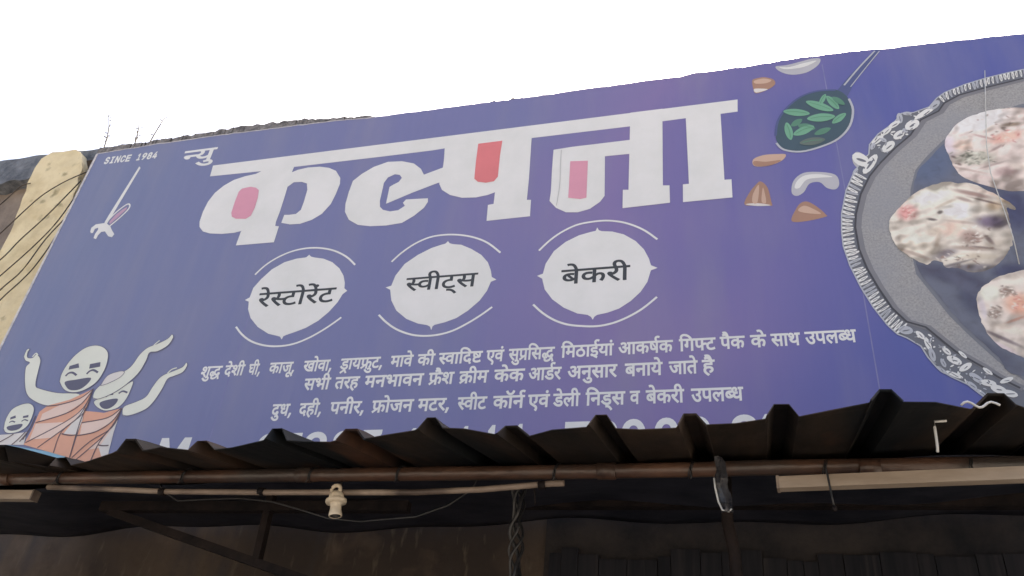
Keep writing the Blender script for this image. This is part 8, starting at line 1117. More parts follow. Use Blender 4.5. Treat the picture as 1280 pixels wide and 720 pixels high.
["sweet_print.b",[[0.807,4.392],[0.822,4.441],[0.859,4.488],[0.903,4.535],[0.957,4.591],[1.014,4.624],[1.077,4.645],[1.138,4.655],[1.186,4.637],[1.243,4.632],[1.304,4.579],[1.363,4.52],[1.416,4.442],[1.402,4.426],[1.378,4.445],[1.372,4.386],[1.369,4.318],[1.357,4.223],[1.332,4.183],[1.301,4.135],[1.259,4.093],[1.199,4.062],[1.13,4.057],[1.081,4.087],[1.028,4.096],[1.017,4.13],[0.975,4.146],[0.95,4.121],[0.911,4.143],[0.875,4.177],[0.851,4.208],[0.822,4.25],[0.807,4.321]],[0.78,0.716,0.626],[[1.033,4.56,0.107,0.042,-20,0.813,0.83,0.716,0.9],[0.908,4.47,0.046,0.054,30,0.7,0.333,0.314,0.9],[1.149,4.452,0.074,0.048,0,0.847,0.847,0.797,0.9],[1.1,4.334,0.059,0.048,0,0.847,0.64,0.529,0.9],[1.175,4.274,0.047,0.043,0,0.333,0.218,0.181,0.85],[1.292,4.36,0.076,0.043,8,0.167,0.124,0.195,0.95],[1.241,4.555,0.089,0.015,25,0.304,0.188,0.161,0.85],[1.289,4.565,0.096,0.011,25,0.86,0.716,0.626,0.9],[1.324,4.463,0.036,0.029,0,0.716,0.543,0.354,0.8],[1.386,4.487,0.043,0.014,35,0.78,0.597,0.408,0.8],[1.031,4.181,0.066,0.026,-15,0.188,0.161,0.188,0.9],[1.183,4.151,0.093,0.018,8,0.7,0.626,0.504,0.9],[1.168,4.203,0.093,0.014,10,0.333,0.25,0.203,0.8],[1.133,4.082,0.142,0.025,3,0.295,0.277,0.314,0.95],[1.28,4.217,0.064,0.025,-12,0.7,0.626,0.529,0.8],[0.921,4.239,0.09,0.064,20,0.86,0.78,0.655,0.85],[1.064,4.451,0.015,0.011,-30,0.071,0.059,0.052,0.9],[1.018,4.408,0.023,0.009,15,0.103,0.084,0.075,0.9],[1.016,4.328,0.034,0.026,0,0.556,0.466,0.364,0.7],[0.834,4.295,0.015,0.019,0,0.466,0.408,0.354,0.6],[0.853,4.199,0.03,0.011,40,0.529,0.442,0.386,0.8],[1.085,4.156,0.051,0.007,-10,0.86,0.847,0.716,0.8],[1.193,4.523,0.037,0.011,30,0.259,0.164,0.142,0.7],[0.898,4.195,0.082,0.011,32,0.454,0.354,0.295,0.8],[1.022,4.275,0.011,0.052,20,0.597,0.479,0.375,0.6],[1.102,4.507,0.06,0.009,-25,0.479,0.408,0.304,0.6],[1.146,4.377,0.066,0.009,15,0.516,0.397,0.333,0.65],[1.254,4.25,0.011,0.036,-25,0.218,0.148,0.142,0.8],[1.216,4.203,0.057,0.007,15,0.218,0.154,0.142,0.7],[1.291,4.499,0.073,0.007,28,0.181,0.113,0.103,0.8],[1.356,4.524,0.058,0.007,32,0.86,0.716,0.597,0.9],[1.078,4.116,0.079,0.007,-14,0.124,0.108,0.13,0.7],[1.278,4.122,0.035,0.014,-30,0.354,0.304,0.304,0.7],[0.898,4.438,0.006,0.006,47,0.597,0.259,0.238,0.75],[0.928,4.451,0.008,0.006,45,0.86,0.67,0.597,0.75],[0.938,4.438,0.005,0.006,40,0.597,0.259,0.238,0.75],[0.915,4.453,0.009,0.004,19,0.86,0.67,0.597,0.75],[0.886,4.447,0.01,0.004,57,0.597,0.259,0.238,0.75],[0.904,4.426,0.005,0.006,2,0.86,0.67,0.597,0.75],[0.934,4.468,0.014,0.004,-44,0.597,0.259,0.238,0.75],[0.912,4.499,0.011,0.005,-57,0.86,0.67,0.597,0.75],[0.892,4.499,0.006,0.003,4,0.597,0.259,0.238,0.75],[0.923,4.482,0.012,0.003,-32,0.86,0.67,0.597,0.75],[0.902,4.475,0.013,0.004,48,0.597,0.259,0.238,0.75],[0.913,4.438,0.007,0.005,-59,0.86,0.67,0.597,0.75],[0.897,4.477,0.01,0.004,-48,0.597,0.259,0.238,0.75],[0.913,4.534,0.011,0.006,54,0.86,0.67,0.597,0.75],[0.889,4.475,0.009,0.004,37,0.597,0.259,0.238,0.75],[0.923,4.474,0.01,0.004,54,0.86,0.67,0.597,0.75],[0.906,4.492,0.014,0.004,-28,0.597,0.259,0.238,0.75],[0.894,4.488,0.005,0.003,-29,0.86,0.67,0.597,0.75],[0.933,4.468,0.006,0.004,-7,0.597,0.259,0.238,0.75],[0.91,4.438,0.008,0.004,44,0.86,0.67,0.597,0.75],[0.911,4.462,0.006,0.003,46,0.597,0.259,0.238,0.75],[0.926,4.541,0.013,0.006,9,0.86,0.67,0.597,0.75],[0.917,4.469,0.015,0.005,-47,0.597,0.259,0.238,0.75],[0.903,4.517,0.015,0.004,-42,0.86,0.67,0.597,0.75],[0.909,4.442,0.006,0.003,-40,0.597,0.259,0.238,0.75],[0.936,4.466,0.012,0.006,-42,0.86,0.67,0.597,0.75],[1.204,4.282,0.011,0.005,-45,0.218,0.164,0.133,0.75],[1.196,4.252,0.006,0.004,41,0.86,0.788,0.708,0.75],[1.208,4.256,0.007,0.004,-38,0.354,0.238,0.199,0.75],[1.271,4.321,0.005,0.006,55,0.218,0.164,0.133,0.75],[1.157,4.332,0.014,0.005,34,0.86,0.788,0.708,0.75],[1.225,4.261,0.012,0.005,-19,0.354,0.238,0.199,0.75],[1.2,4.239,0.01,0.004,9,0.218,0.164,0.133,0.75],[1.198,4.274,0.014,0.003,14,0.86,0.788,0.708,0.75],[1.202,4.257,0.009,0.005,22,0.354,0.238,0.199,0.75],[1.181,4.235,0.005,0.004,38,0.218,0.164,0.133,0.75],[1.206,4.291,0.009,0.004,-26,0.86,0.788,0.708,0.75],[1.129,4.221,0.004,0.004,33,0.354,0.238,0.199,0.75],[1.266,4.313,0.01,0.005,59,0.218,0.164,0.133,0.75],[1.212,4.297,0.006,0.003,25,0.86,0.788,0.708,0.75],[1.166,4.204,0.014,0.004,22,0.354,0.238,0.199,0.75],[1.19,4.281,0.012,0.005,50,0.218,0.164,0.133,0.75],[1.136,4.243,0.005,0.005,-18,0.86,0.788,0.708,0.75],[1.242,4.386,0.006,0.004,51,0.354,0.238,0.199,0.75],[1.148,4.222,0.01,0.006,-56,0.218,0.164,0.133,0.75],[1.178,4.25,0.01,0.005,-21,0.86,0.788,0.708,0.75],[1.154,4.294,0.006,0.005,42,0.354,0.238,0.199,0.75],[1.167,4.295,0.004,0.005,-16,0.218,0.164,0.133,0.75],[1.223,4.277,0.014,0.004,-43,0.86,0.788,0.708,0.75],[1.208,4.242,0.014,0.004,-5,0.354,0.238,0.199,0.75],[1.246,4.273,0.012,0.005,-6,0.218,0.164,0.133,0.75],[1.212,4.341,0.008,0.004,-42,0.86,0.788,0.708,0.75],[1.259,4.197,0.009,0.005,-21,0.354,0.238,0.199,0.75],[1.155,4.27,0.009,0.004,-23,0.218,0.164,0.133,0.75],[1.2,4.333,0.01,0.004,46,0.86,0.788,0.708,0.75],[1.202,4.246,0.011,0.004,27,0.354,0.238,0.199,0.75],[1.176,4.106,0.01,0.003,36,0.218,0.164,0.133,0.75],[1.031,4.162,0.009,0.006,53,0.86,0.788,0.708,0.75],[1.138,4.161,0.007,0.004,36,0.354,0.238,0.199,0.75],[1.087,4.139,0.012,0.004,8,0.218,0.164,0.133,0.75],[1.078,4.153,0.008,0.004,-55,0.86,0.788,0.708,0.75],[1.008,4.143,0.009,0.004,56,0.354,0.238,0.199,0.75],[1.097,4.153,0.013,0.003,44,0.218,0.164,0.133,0.75],[1.194,4.181,0.011,0.006,-52,0.86,0.788,0.708,0.75],[1.094,4.139,0.013,0.003,-47,0.354,0.238,0.199,0.75],[1.026,4.165,0.006,0.006,-55,0.218,0.164,0.133,0.75],[1.131,4.137,0.006,0.003,7,0.86,0.788,0.708,0.75],[1.13,4.092,0.013,0.005,-59,0.354,0.238,0.199,0.75],[1.083,4.109,0.007,0.003,-47,0.218,0.164,0.133,0.75],[1.203,4.082,0.009,0.003,-41,0.86,0.788,0.708,0.75],[1.113,4.14,0.005,0.003,-49,0.354,0.238,0.199,0.75],[1.036,4.14,0.007,0.004,-9,0.218,0.164,0.133,0.75],[1.054,4.179,0.007,0.003,34,0.86,0.788,0.708,0.75],[1.172,4.135,0.004,0.006,19,0.354,0.238,0.199,0.75],[1.084,4.155,0.013,0.003,23,0.218,0.164,0.133,0.75],[1.201,4.114,0.006,0.006,-54,0.86,0.788,0.708,0.75],[1.088,4.094,0.011,0.003,-27,0.354,0.238,0.199,0.75],[1.072,4.191,0.014,0.003,42,0.218,0.164,0.133,0.75],[1.057,4.143,0.009,0.003,27,0.86,0.788,0.708,0.75],[1.022,4.161,0.012,0.006,-44,0.354,0.238,0.199,0.75],[1.186,4.15,0.007,0.005,32,0.218,0.164,0.133,0.75],[1.2,4.085,0.006,0.004,-36,0.86,0.788,0.708,0.75],[1.163,4.122,0.012,0.005,48,0.354,0.238,0.199,0.75],[1.092,4.108,0.011,0.003,-54,0.218,0.164,0.133,0.75],[1.0,4.152,0.014,0.004,57,0.86,0.788,0.708,0.75],[1.03,4.156,0.01,0.004,29,0.354,0.238,0.199,0.75]]],
["sweet_print.c",[[1.128,3.899],[1.165,3.961],[1.237,4.013],[1.316,4.039],[1.403,4.048],[1.514,4.013],[1.578,3.894],[1.543,3.711],[1.443,3.584],[1.311,3.547],[1.259,3.565],[1.208,3.597],[1.16,3.645],[1.129,3.724],[1.121,3.803]],[0.732,0.655,0.583],[[1.191,3.927,0.048,0.038,-30,0.748,0.756,0.64,0.9],[1.304,3.853,0.061,0.061,0,0.797,0.431,0.304,0.95],[1.265,3.931,0.041,0.021,-45,0.188,0.136,0.098,0.75],[1.188,3.812,0.034,0.027,-20,0.25,0.188,0.142,0.7],[1.189,3.673,0.087,0.01,36,0.188,0.142,0.161,0.85],[1.178,3.621,0.073,0.017,40,0.83,0.716,0.748,0.9],[1.233,3.719,0.067,0.023,25,0.797,0.7,0.597,0.8],[1.306,3.988,0.062,0.027,-10,0.78,0.716,0.626,0.8],[1.143,3.847,0.014,0.062,0,0.67,0.611,0.64,0.8],[1.271,3.77,0.047,0.007,-20,0.64,0.304,0.21,0.7],[1.294,3.933,0.01,0.004,35,0.218,0.164,0.133,0.75],[1.25,3.938,0.01,0.004,51,0.86,0.788,0.708,0.75],[1.272,3.924,0.011,0.004,0,0.354,0.238,0.199,0.75],[1.244,3.928,0.01,0.004,55,0.218,0.164,0.133,0.75],[1.304,3.924,0.004,0.003,59,0.86,0.788,0.708,0.75],[1.267,3.944,0.012,0.004,39,0.354,0.238,0.199,0.75],[1.241,3.944,0.006,0.003,-48,0.218,0.164,0.133,0.75],[1.256,3.918,0.005,0.004,-23,0.86,0.788,0.708,0.75],[1.243,3.931,0.013,0.005,47,0.354,0.238,0.199,0.75],[1.283,3.926,0.006,0.003,55,0.218,0.164,0.133,0.75],[1.245,3.901,0.011,0.005,-55,0.86,0.788,0.708,0.75],[1.26,3.939,0.012,0.003,53,0.354,0.238,0.199,0.75],[1.282,3.935,0.008,0.003,-46,0.218,0.164,0.133,0.75],[1.244,3.922,0.01,0.005,0,0.86,0.788,0.708,0.75],[1.29,3.907,0.009,0.004,52,0.354,0.238,0.199,0.75],[1.273,3.957,0.008,0.004,27,0.218,0.164,0.133,0.75],[1.299,3.916,0.012,0.003,18,0.86,0.788,0.708,0.75],[1.253,3.922,0.006,0.003,51,0.354,0.238,0.199,0.75],[1.254,3.964,0.006,0.005,-27,0.218,0.164,0.133,0.75],[1.264,3.932,0.013,0.004,23,0.86,0.788,0.708,0.75],[1.298,3.922,0.011,0.005,12,0.354,0.238,0.199,0.75],[1.269,3.933,0.013,0.005,34,0.218,0.164,0.133,0.75],[1.289,3.946,0.013,0.003,3,0.86,0.788,0.708,0.75],[1.253,3.938,0.006,0.005,48,0.354,0.238,0.199,0.75],[1.298,3.913,0.012,0.005,28,0.218,0.164,0.133,0.75],[1.292,3.926,0.007,0.004,-53,0.86,0.788,0.708,0.75],[1.188,3.825,0.008,0.004,15,0.218,0.164,0.133,0.75],[1.193,3.804,0.011,0.003,37,0.86,0.788,0.708,0.75],[1.189,3.809,0.007,0.003,-35,0.354,0.238,0.199,0.75],[1.174,3.824,0.01,0.005,-37,0.218,0.164,0.133,0.75],[1.178,3.828,0.008,0.005,-39,0.86,0.788,0.708,0.75],[1.206,3.807,0.009,0.005,-33,0.354,0.238,0.199,0.75],[1.214,3.847,0.013,0.005,37,0.218,0.164,0.133,0.75],[1.161,3.796,0.01,0.005,23,0.86,0.788,0.708,0.75],[1.169,3.803,0.005,0.004,-45,0.354,0.238,0.199,0.75],[1.208,3.801,0.004,0.004,-52,0.218,0.164,0.133,0.75],[1.179,3.812,0.004,0.004,20,0.86,0.788,0.708,0.75],[1.178,3.793,0.008,0.003,-42,0.354,0.238,0.199,0.75],[1.205,3.823,0.009,0.003,32,0.218,0.164,0.133,0.75],[1.18,3.835,0.011,0.004,43,0.86,0.788,0.708,0.75],[1.18,3.833,0.007,0.005,-3,0.354,0.238,0.199,0.75],[1.175,3.812,0.009,0.005,8,0.218,0.164,0.133,0.75],[1.181,3.855,0.008,0.003,-55,0.86,0.788,0.708,0.75],[1.202,3.816,0.007,0.004,34,0.354,0.238,0.199,0.75],[1.191,3.842,0.013,0.005,31,0.218,0.164,0.133,0.75],[1.177,3.796,0.005,0.003,46,0.86,0.788,0.708,0.75],[1.189,3.788,0.011,0.004,-52,0.354,0.238,0.199,0.75],[1.218,3.841,0.007,0.004,8,0.218,0.164,0.133,0.75],[1.18,3.815,0.006,0.004,-38,0.86,0.788,0.708,0.75],[1.218,3.833,0.006,0.003,8,0.354,0.238,0.199,0.75],[1.161,3.797,0.01,0.004,57,0.218,0.164,0.133,0.75],[1.212,3.807,0.009,0.005,-16,0.86,0.788,0.708,0.75],[1.27,3.844,0.006,0.003,0,0.597,0.259,0.238,0.75],[1.276,3.907,0.005,0.003,48,0.86,0.67,0.597,0.75],[1.309,3.87,0.01,0.004,-4,0.597,0.259,0.238,0.75],[1.281,3.846,0.012,0.003,-4,0.86,0.67,0.597,0.75],[1.294,3.883,0.011,0.005,-14,0.597,0.259,0.238,0.75],[1.271,3.842,0.008,0.005,-51,0.86,0.67,0.597,0.75],[1.31,3.893,0.011,0.003,41,0.597,0.259,0.238,0.75],[1.272,3.833,0.005,0.003,-28,0.86,0.67,0.597,0.75],[1.293,3.843,0.006,0.004,30,0.597,0.259,0.238,0.75],[1.287,3.856,0.013,0.005,57,0.86,0.67,0.597,0.75],[1.296,3.854,0.006,0.003,-29,0.597,0.259,0.238,0.75],[1.307,3.881,0.005,0.003,-7,0.86,0.67,0.597,0.75],[1.282,3.832,0.011,0.003,32,0.597,0.259,0.238,0.75],[1.319,3.836,0.007,0.004,26,0.86,0.67,0.597,0.75],[1.317,3.849,0.006,0.004,-54,0.597,0.259,0.238,0.75],[1.325,3.842,0.009,0.004,55,0.86,0.67,0.597,0.75]]],
["sweet_print.z",[[1.915,4.539],[1.944,4.593],[1.98,4.647],[2.049,4.699],[2.133,4.731],[2.226,4.745],[2.339,4.735],[2.479,4.69],[2.576,4.585],[2.553,4.401],[2.452,4.235],[2.314,4.149],[2.22,4.144],[2.149,4.153],[2.051,4.201],[1.965,4.267],[1.93,4.346],[1.917,4.442]],[0.797,0.693,0.64],[[2.119,4.67,0.14,0.055,-15,0.86,0.86,0.86,0.9],[1.925,4.499,0.035,0.086,10,0.716,0.64,0.716,0.8],[2.221,4.53,0.083,0.034,-15,0.86,0.504,0.408,0.95],[2.046,4.403,0.091,0.05,0,0.529,0.516,0.431,0.9],[2.264,4.62,0.046,0.015,0,0.304,0.234,0.161,0.9],[1.999,4.505,0.047,0.039,0,0.732,0.543,0.431,0.7],[2.169,4.287,0.059,0.033,-10,0.442,0.314,0.295,0.85],[2.027,4.267,0.083,0.015,10,0.78,0.655,0.611,0.9],[2.229,4.318,0.037,0.026,0,0.83,0.732,0.655,0.9],[2.115,4.547,0.054,0.008,30,0.436,0.281,0.259,0.7],[2.155,4.457,0.045,0.008,-30,0.354,0.238,0.218,0.7],[1.973,4.332,0.099,0.008,25,0.466,0.354,0.304,0.6],[2.111,4.341,0.067,0.007,-15,0.354,0.259,0.238,0.6]]]]
TOP=[[-4.8719,5.7816],[-4.2889,5.7995],[-3.5713,5.8032],[-3.0233,5.7955],[-2.7588,5.7918],[-2.4968,5.7712],[-2.2454,5.772],[-1.9987,5.7687],[-1.6981,5.7667],[-1.4056,5.7648],[-1.1208,5.7629],[-0.9537,5.7665],[-0.7346,5.7674],[-0.5199,5.7682],[-0.3355,5.7703],[-0.2575,5.7663],[-0.1539,5.7801],[0.0243,5.7783],[0.1994,5.7766],[0.3724,5.786],[0.4942,5.7906],[0.7787,5.7823],[1.0987,5.7646],[1.4086,5.7545],[1.7484,5.7356]]
PROF=[[-3.7427,2.5482,2.5259,0],[-3.2923,2.4313,2.5101,0],[-3.16,2.3482,2.4951,0],[-3.1495,2.3442,2.5364,1],[-3.1099,2.3513,2.5387,1],[-3.1007,2.3931,2.5058,0],[-2.7413,2.2909,2.4912,0],[-2.6548,2.2299,2.48,0],[-2.6315,2.2133,2.5189,1],[-2.5953,2.22,2.5211,1],[-2.6316,2.2949,2.4943,0],[-2.5959,2.4381,2.5254,0],[-2.5526,2.4043,2.5191,0],[-2.5892,2.4531,2.5708,1],[-2.5507,2.4601,2.573,1],[-2.4709,2.4187,2.5238,0],[-2.3412,2.3621,2.5144,0],[-2.1419,2.2503,2.4946,0],[-2.0944,2.2173,2.4885,0],[-2.0753,2.2166,2.5308,1],[-2.0413,2.223,2.5328,1],[-1.9947,2.2221,2.4915,0],[-1.893,2.1812,2.4849,0],[-1.8367,2.231,2.4966,0],[-1.8272,2.2394,2.4986,0],[-1.8303,2.2758,2.5482,1],[-1.7994,2.2816,2.5501,1],[-1.7324,2.2503,2.5028,0],[-1.6529,2.2322,2.5005,0],[-1.4864,2.1515,2.4867,0],[-1.4593,2.1213,2.4808,0],[-1.4673,2.1571,2.5303,1],[-1.4389,2.1626,2.532,1],[-1.412,2.1655,2.4912,0],[-1.3649,2.1924,2.4978,0],[-1.2832,2.2138,2.504,0],[-1.2541,2.1954,2.5007,0],[-1.244,2.2231,2.5488,1],[-1.208,2.2301,2.551,1],[-1.163,2.2066,2.5049,0],[-1.0788,2.1707,2.4989,0],[-0.9606,2.1271,2.492,0],[-0.9431,2.1091,2.4886,0],[-0.9287,2.1333,2.536,1],[-0.9047,2.138,2.5375,1],[-0.8664,2.1134,2.491,0],[-0.8066,2.1355,2.4969,0],[-0.7397,2.2241,2.5171,0],[-0.7238,2.2051,2.5133,0],[-0.7245,2.279,2.571,1],[-0.6901,2.2857,2.5732,1],[-0.6421,2.2539,2.5253,0],[-0.5509,2.1848,2.5125,0],[-0.4453,2.1692,2.5113,0],[-0.4321,2.1368,2.5047,0],[-0.4214,2.1841,2.5569,1],[-0.3917,2.19,2.5588,1],[-0.3665,2.1998,2.5194,0],[-0.2985,2.2284,2.5268,0],[-0.195,2.228,2.5288,0],[-0.1852,2.1949,2.5219,0],[-0.1718,2.2337,2.5725,1],[-0.138,2.2404,2.5746,1],[-0.1089,2.2196,2.5287,0],[-0.0273,2.2208,2.5306,0],[0.0529,2.1838,2.5244,0],[0.0588,2.13,2.513,0],[0.0795,2.1782,2.5657,1],[0.1178,2.1859,2.5681,1],[0.1406,2.1734,2.5239,0],[0.2207,2.1184,2.5138,0],[0.3068,2.0608,2.5033,0],[0.308,2.0215,2.495,0],[0.3397,2.0788,2.5498,1],[0.3673,2.0845,2.5515,1],[0.3846,2.0528,2.5031,0],[0.4636,2.0727,2.509,0],[0.5604,2.1611,2.5297,0],[0.5683,2.1544,2.5284,0],[0.613,2.1741,2.5755,1],[0.6524,2.1822,2.578,1],[0.6627,2.1489,2.5291,0],[0.7465,2.2578,2.554,0],[0.8119,2.2282,2.549,0],[0.8075,2.1781,2.5382,0],[0.8526,2.2077,2.5874,1],[0.8873,2.2148,2.5896,1],[0.9011,2.205,2.5458,0],[0.978,2.1503,2.5357,0],[1.0261,2.1452,2.5356,0],[1.0178,2.0997,2.5258,0],[1.0683,2.1351,2.5763,1],[1.1045,2.1427,2.5786,1],[1.1129,2.1336,2.5349,0],[1.2492,2.2056,2.5529,0]]
CUTS=[[0,0],[7,10],[18,21],[36,39],[48,51],[60,63],[72,75],[78,81],[84,87],[94,94]]
PIPE=[[-3.4369,2.55,2.5344],[-2.3484,2.55,2.5299],[-1.5542,2.55,2.5306],[-0.7716,2.55,2.5302],[-0.1633,2.55,2.5334],[0.0567,2.55,2.5371],[0.8074,2.55,2.5375]]
CONDUIT=[[-2.6565,2.535,2.4878],[-2.3143,2.535,2.4757],[-2.1142,2.535,2.4666],[-1.8557,2.535,2.4636],[-1.6895,2.535,2.4611],[-1.4031,2.535,2.4595],[-1.1014,2.535,2.4578],[-0.8729,2.535,2.4662],[-0.6269,2.535,2.4851],[-0.5867,2.535,2.4861]]
SLACK=[[-2.2387,2.62,2.553],[-2.1857,2.62,2.5006],[-2.1102,2.62,2.4621],[-1.9712,2.62,2.468],[-1.841,2.62,2.4706],[-1.7025,2.62,2.4579],[-1.5794,2.62,2.4277],[-1.4595,2.62,2.3955],[-1.3323,2.62,2.3844],[-1.1238,2.62,2.4021],[-1.0117,2.62,2.4419],[-0.9314,2.62,2.4988],[-0.9097,2.62,2.5628]]
WIRES=[[[-6.0427,3.885,5.0968],[-5.7588,3.885,5.4623],[-5.6637,3.885,5.6224],[-5.5648,3.885,5.6526]],[[-5.8211,3.885,4.7235],[-5.5768,3.885,5.1265],[-5.4523,3.885,5.3401],[-5.352,3.885,5.4865],[-5.1902,3.885,5.6098],[-4.9809,3.885,5.7013]],[[-5.6965,3.885,4.5134],[-5.42,3.885,4.8371],[-5.3252,3.885,5.0199],[-5.1759,3.885,5.2575],[-5.0141,3.885,5.5856]],[[-5.5818,3.885,4.3202],[-5.3263,3.885,4.6642],[-5.1348,3.885,4.9456],[-5.025,3.885,5.1834],[-4.9603,3.885,5.5358]],[[-5.4475,3.885,4.0938],[-5.2441,3.885,4.5125],[-5.1198,3.885,4.6968],[-5.0441,3.885,4.9898],[-4.9165,3.885,5.2745],[-4.8991,3.885,5.469]],[[-5.3322,3.885,4.0212],[-5.1843,3.885,4.4021],[-5.0572,3.885,4.604],[-4.9963,3.885,4.744],[-4.9495,3.885,4.9796],[-4.924,3.885,5.373]]]
THREAD=[[1.4773,3.78,5.4482],[1.4267,3.78,5.1805],[1.3693,3.78,4.881],[1.3473,3.78,4.6804],[1.3506,3.78,4.5513],[1.3563,3.78,4.4208],[1.359,3.78,4.2489],[1.3492,3.78,4.0762]]


# ------------------------------------------------------------------ setting
g = MB(); g.face([(-300, -300, 0), (300, -300, 0), (300, 300, 0), (-300, 300, 0)], M_GROUND)
tag(g.build("ground"), kind="structure")

# the shop the sign hangs on
shop = empty("shop_building", (-0.5, 4.4, 0), "sooty plastered shop building behind the big purple signboard", "building")
w = MB()
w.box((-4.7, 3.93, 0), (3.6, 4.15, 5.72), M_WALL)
w.build("wall", shop)
w = MB(); w.box((-4.7, 4.153, 5.5), (3.6, 9.5, 5.7), M_CONC); w.build("roof", shop)
w = MB()
w.box((3.35, 4.153, 0), (3.6, 9.5, 5.497), M_WALL); w.box((-4.7, 4.153, 0), (-4.45, 9.5, 5.497), M_WALL); w.box((-4.447, 9.25, 0), (3.347, 9.5, 5.497), M_WALL)
w.box((-5.3, 4.0, 0), (-5.006, 4.15, 5.94), M_WALL)
w.box((-5.0, 4.0, 0), (-4.703, 4.15, 5.72), M_WALL)
w.build("side_wall", shop)
# uneven mortar coping that shows over the board on the left
cp = MB()
xs = [-5.0 + 0.035 * i for i in range(int((3.6 + 5.0) / 0.035) + 1)]
top = []
for x in xs:
    h = 5.965 + 0.012 * math.sin(x * 3.1) + random.uniform(-0.008, 0.010)
    if x > -3.2: h -= min(0.05, (x + 3.2) * 0.075)
    if x > -2.55: h -= min(0.05, (x + 2.55) * 0.4)
    if x > 0: h -= 0.02
    top.append(h)
for i in range(len(xs) - 1):
    x0, x1, h0, h1 = xs[i], xs[i + 1], top[i], top[i + 1]
    j0, j1 = 3.885 + random.uniform(-.006, .006), 3.885 + random.uniform(-.006, .006)
    cp.face([(x0, j0, 5.725), (x1, j1, 5.725), (x1, j1 + .012, h1), (x0, j0 + .012, h0)], M_COPING)
    cp.face([(x0, j0 + .012, h0), (x1, j1 + .012, h1), (x1, 4.2, h1 + .01), (x0, 4.2, h0 + .01)], M_COPING)
    cp.face([(x1, 4.2, 5.725), (x0, 4.2, 5.725), (x0, 4.2, h0 + .01), (x1, 4.2, h1 + .01)], M_COPING)
cp.face([(xs[0], 3.885, 5.725), (xs[0], 3.897, top[0]), (xs[0], 4.2, top[0]), (xs[0], 4.2, 5.725)], M_COPING)
cp.build("coping", shop)
dk = MB(); dk.box((-0.98, 3.908, 2.55), (3.5, 3.9275, 3.4), M_SLATE); dk.build("wall_panel", shop)  # darker grey panel over the right part of the wall
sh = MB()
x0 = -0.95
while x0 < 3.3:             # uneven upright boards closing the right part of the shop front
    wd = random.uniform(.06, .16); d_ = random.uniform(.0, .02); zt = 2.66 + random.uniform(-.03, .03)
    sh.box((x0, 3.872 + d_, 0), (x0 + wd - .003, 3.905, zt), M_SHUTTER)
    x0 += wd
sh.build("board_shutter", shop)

# neighbouring building on the left
nb = empty("neighbour_building", (-7.0, 4.6, 0), "brown weathered building with dark concrete roof edge left of the sign", "building")
w = MB(); w.box((-9.5, 4.12, 0), (-5.14, 9, 5.83), M_BROWN); w.build("wall", nb)
w = MB()
sx = [-9.5 + 0.06 * i for i in range(74)]
for i in range(len(sx) - 1):
    za, zb = [6.098 + 0.010 * math.sin(v * 4) + 0.006 * math.sin(v * 17) for v in (sx[i], sx[i + 1])]
    ba, bb = [5.80 + 0.02 * math.sin(v * 6.3) + 0.018 * math.sin(v * 23) for v in (sx[i], sx[i + 1])]
    w.face([(sx[i], 4.0, ba), (sx[i + 1], 4.0, bb), (sx[i + 1], 4.02, zb), (sx[i], 4.02, za)], M_CONC)
    w.face([(sx[i], 4.02, za), (sx[i + 1], 4.02, zb), (sx[i + 1], 9, zb), (sx[i], 9, za)], M_CONC)
    w.face([(sx[i + 1], 4.0, bb), (sx[i], 4.0, ba), (sx[i], 9, 5.834), (sx[i + 1], 9, 5.834)], M_CONC)
w.face([(sx[-1], 4.0, 5.8), (sx[-1], 9, 5.834), (sx[-1], 9, 6.1), (sx[-1], 4.02, 6.1)], M_CONC)
w.build("roof_slab", nb)
w = MB(); w.box((-9.4, 4.06, 4.82), (-5.2, 4.117, 4.85), M_CONC); w.build("ledge", nb)

pl = MB()
outline = [(-5.64, 5.95), (-5.55, 6.03), (-5.42, 6.025), (-5.30, 6.01), (-5.24, 5.985), (-5.165, 5.86), (-5.12, 5.77), (-5.105, 5.68),
           (-5.02, 5.3), (-4.80, 4.6), (-4.71, 4.0), (-4.71, 0.0), (-5.56, 0.0), (-5.56, 4.2), (-5.54, 4.95), (-5.52, 5.15), (-5.56, 5.33), (-5.60, 5.51), (-5.645, 5.76)]
dense = []
for i in range(len(outline)):
    p, q = outline[i], outline[(i + 1) % len(outline)]
    n = max(1, int(math.hypot(q[0] - p[0], q[1] - p[1]) / 0.08))
    for k in range(n):
        t = k / n
        jit = 0.016 if p[1] > 0.1 else 0
        dense.append((p[0] + (q[0] - p[0]) * t + random.uniform(-jit, jit), p[1] + (q[1] - p[1]) * t + (random.uniform(-jit, jit) if jit else 0)))
pl.prism(dense, 3.93, 4.38, M_PILLAR)
tag(pl.build("masonry_pillar"), "cream painted peeling pillar beside the left edge of the sign", "pillar")

# ------------------------------------------------------------------ the signboard
sign = empty("signboard", (-1.0, SIGN_Y, 3.18), "huge purple flex signboard with white Hindi lettering above the awning", "signboard")
edge = []
for i in range(len(TOP) - 1):
    (x0, z0), (x1, z1) = TOP[i], TOP[i + 1]
    n = max(1, int((x1 - x0) / 0.05))
    for k in range(n):
        t = k / n
        edge.append((x0 + (x1 - x0) * t, z0 + (z1 - z0) * t + random.uniform(-.004, .004)))
edge += [TOP[-1], (3.1, 5.74)]
b = MB()
b.prism([(-4.868, 3.18)] + [(3.1, 3.18)] + edge[::-1], SIGN_Y, SIGN_Y + 0.045, M_BANNER)
b.build("banner", sign)
h = MB()
h.box((-4.880, SIGN_Y - .004, 3.18), (-4.862, SIGN_Y + .047, TOP[0][1] - .004), M_HEM)
stroke(h, [(x, z - .003) for x, z in edge if x < -2.4], .008, SIGN_Y - .002, M_HEM)
h.build("hem", sign)
fr = MB()
for z in (3.25, 4.4, 5.55): fr.bar((-4.8, SIGN_Y + .065, z), (3.0, SIGN_Y + .065, z), .04, .03, M_FRAME)
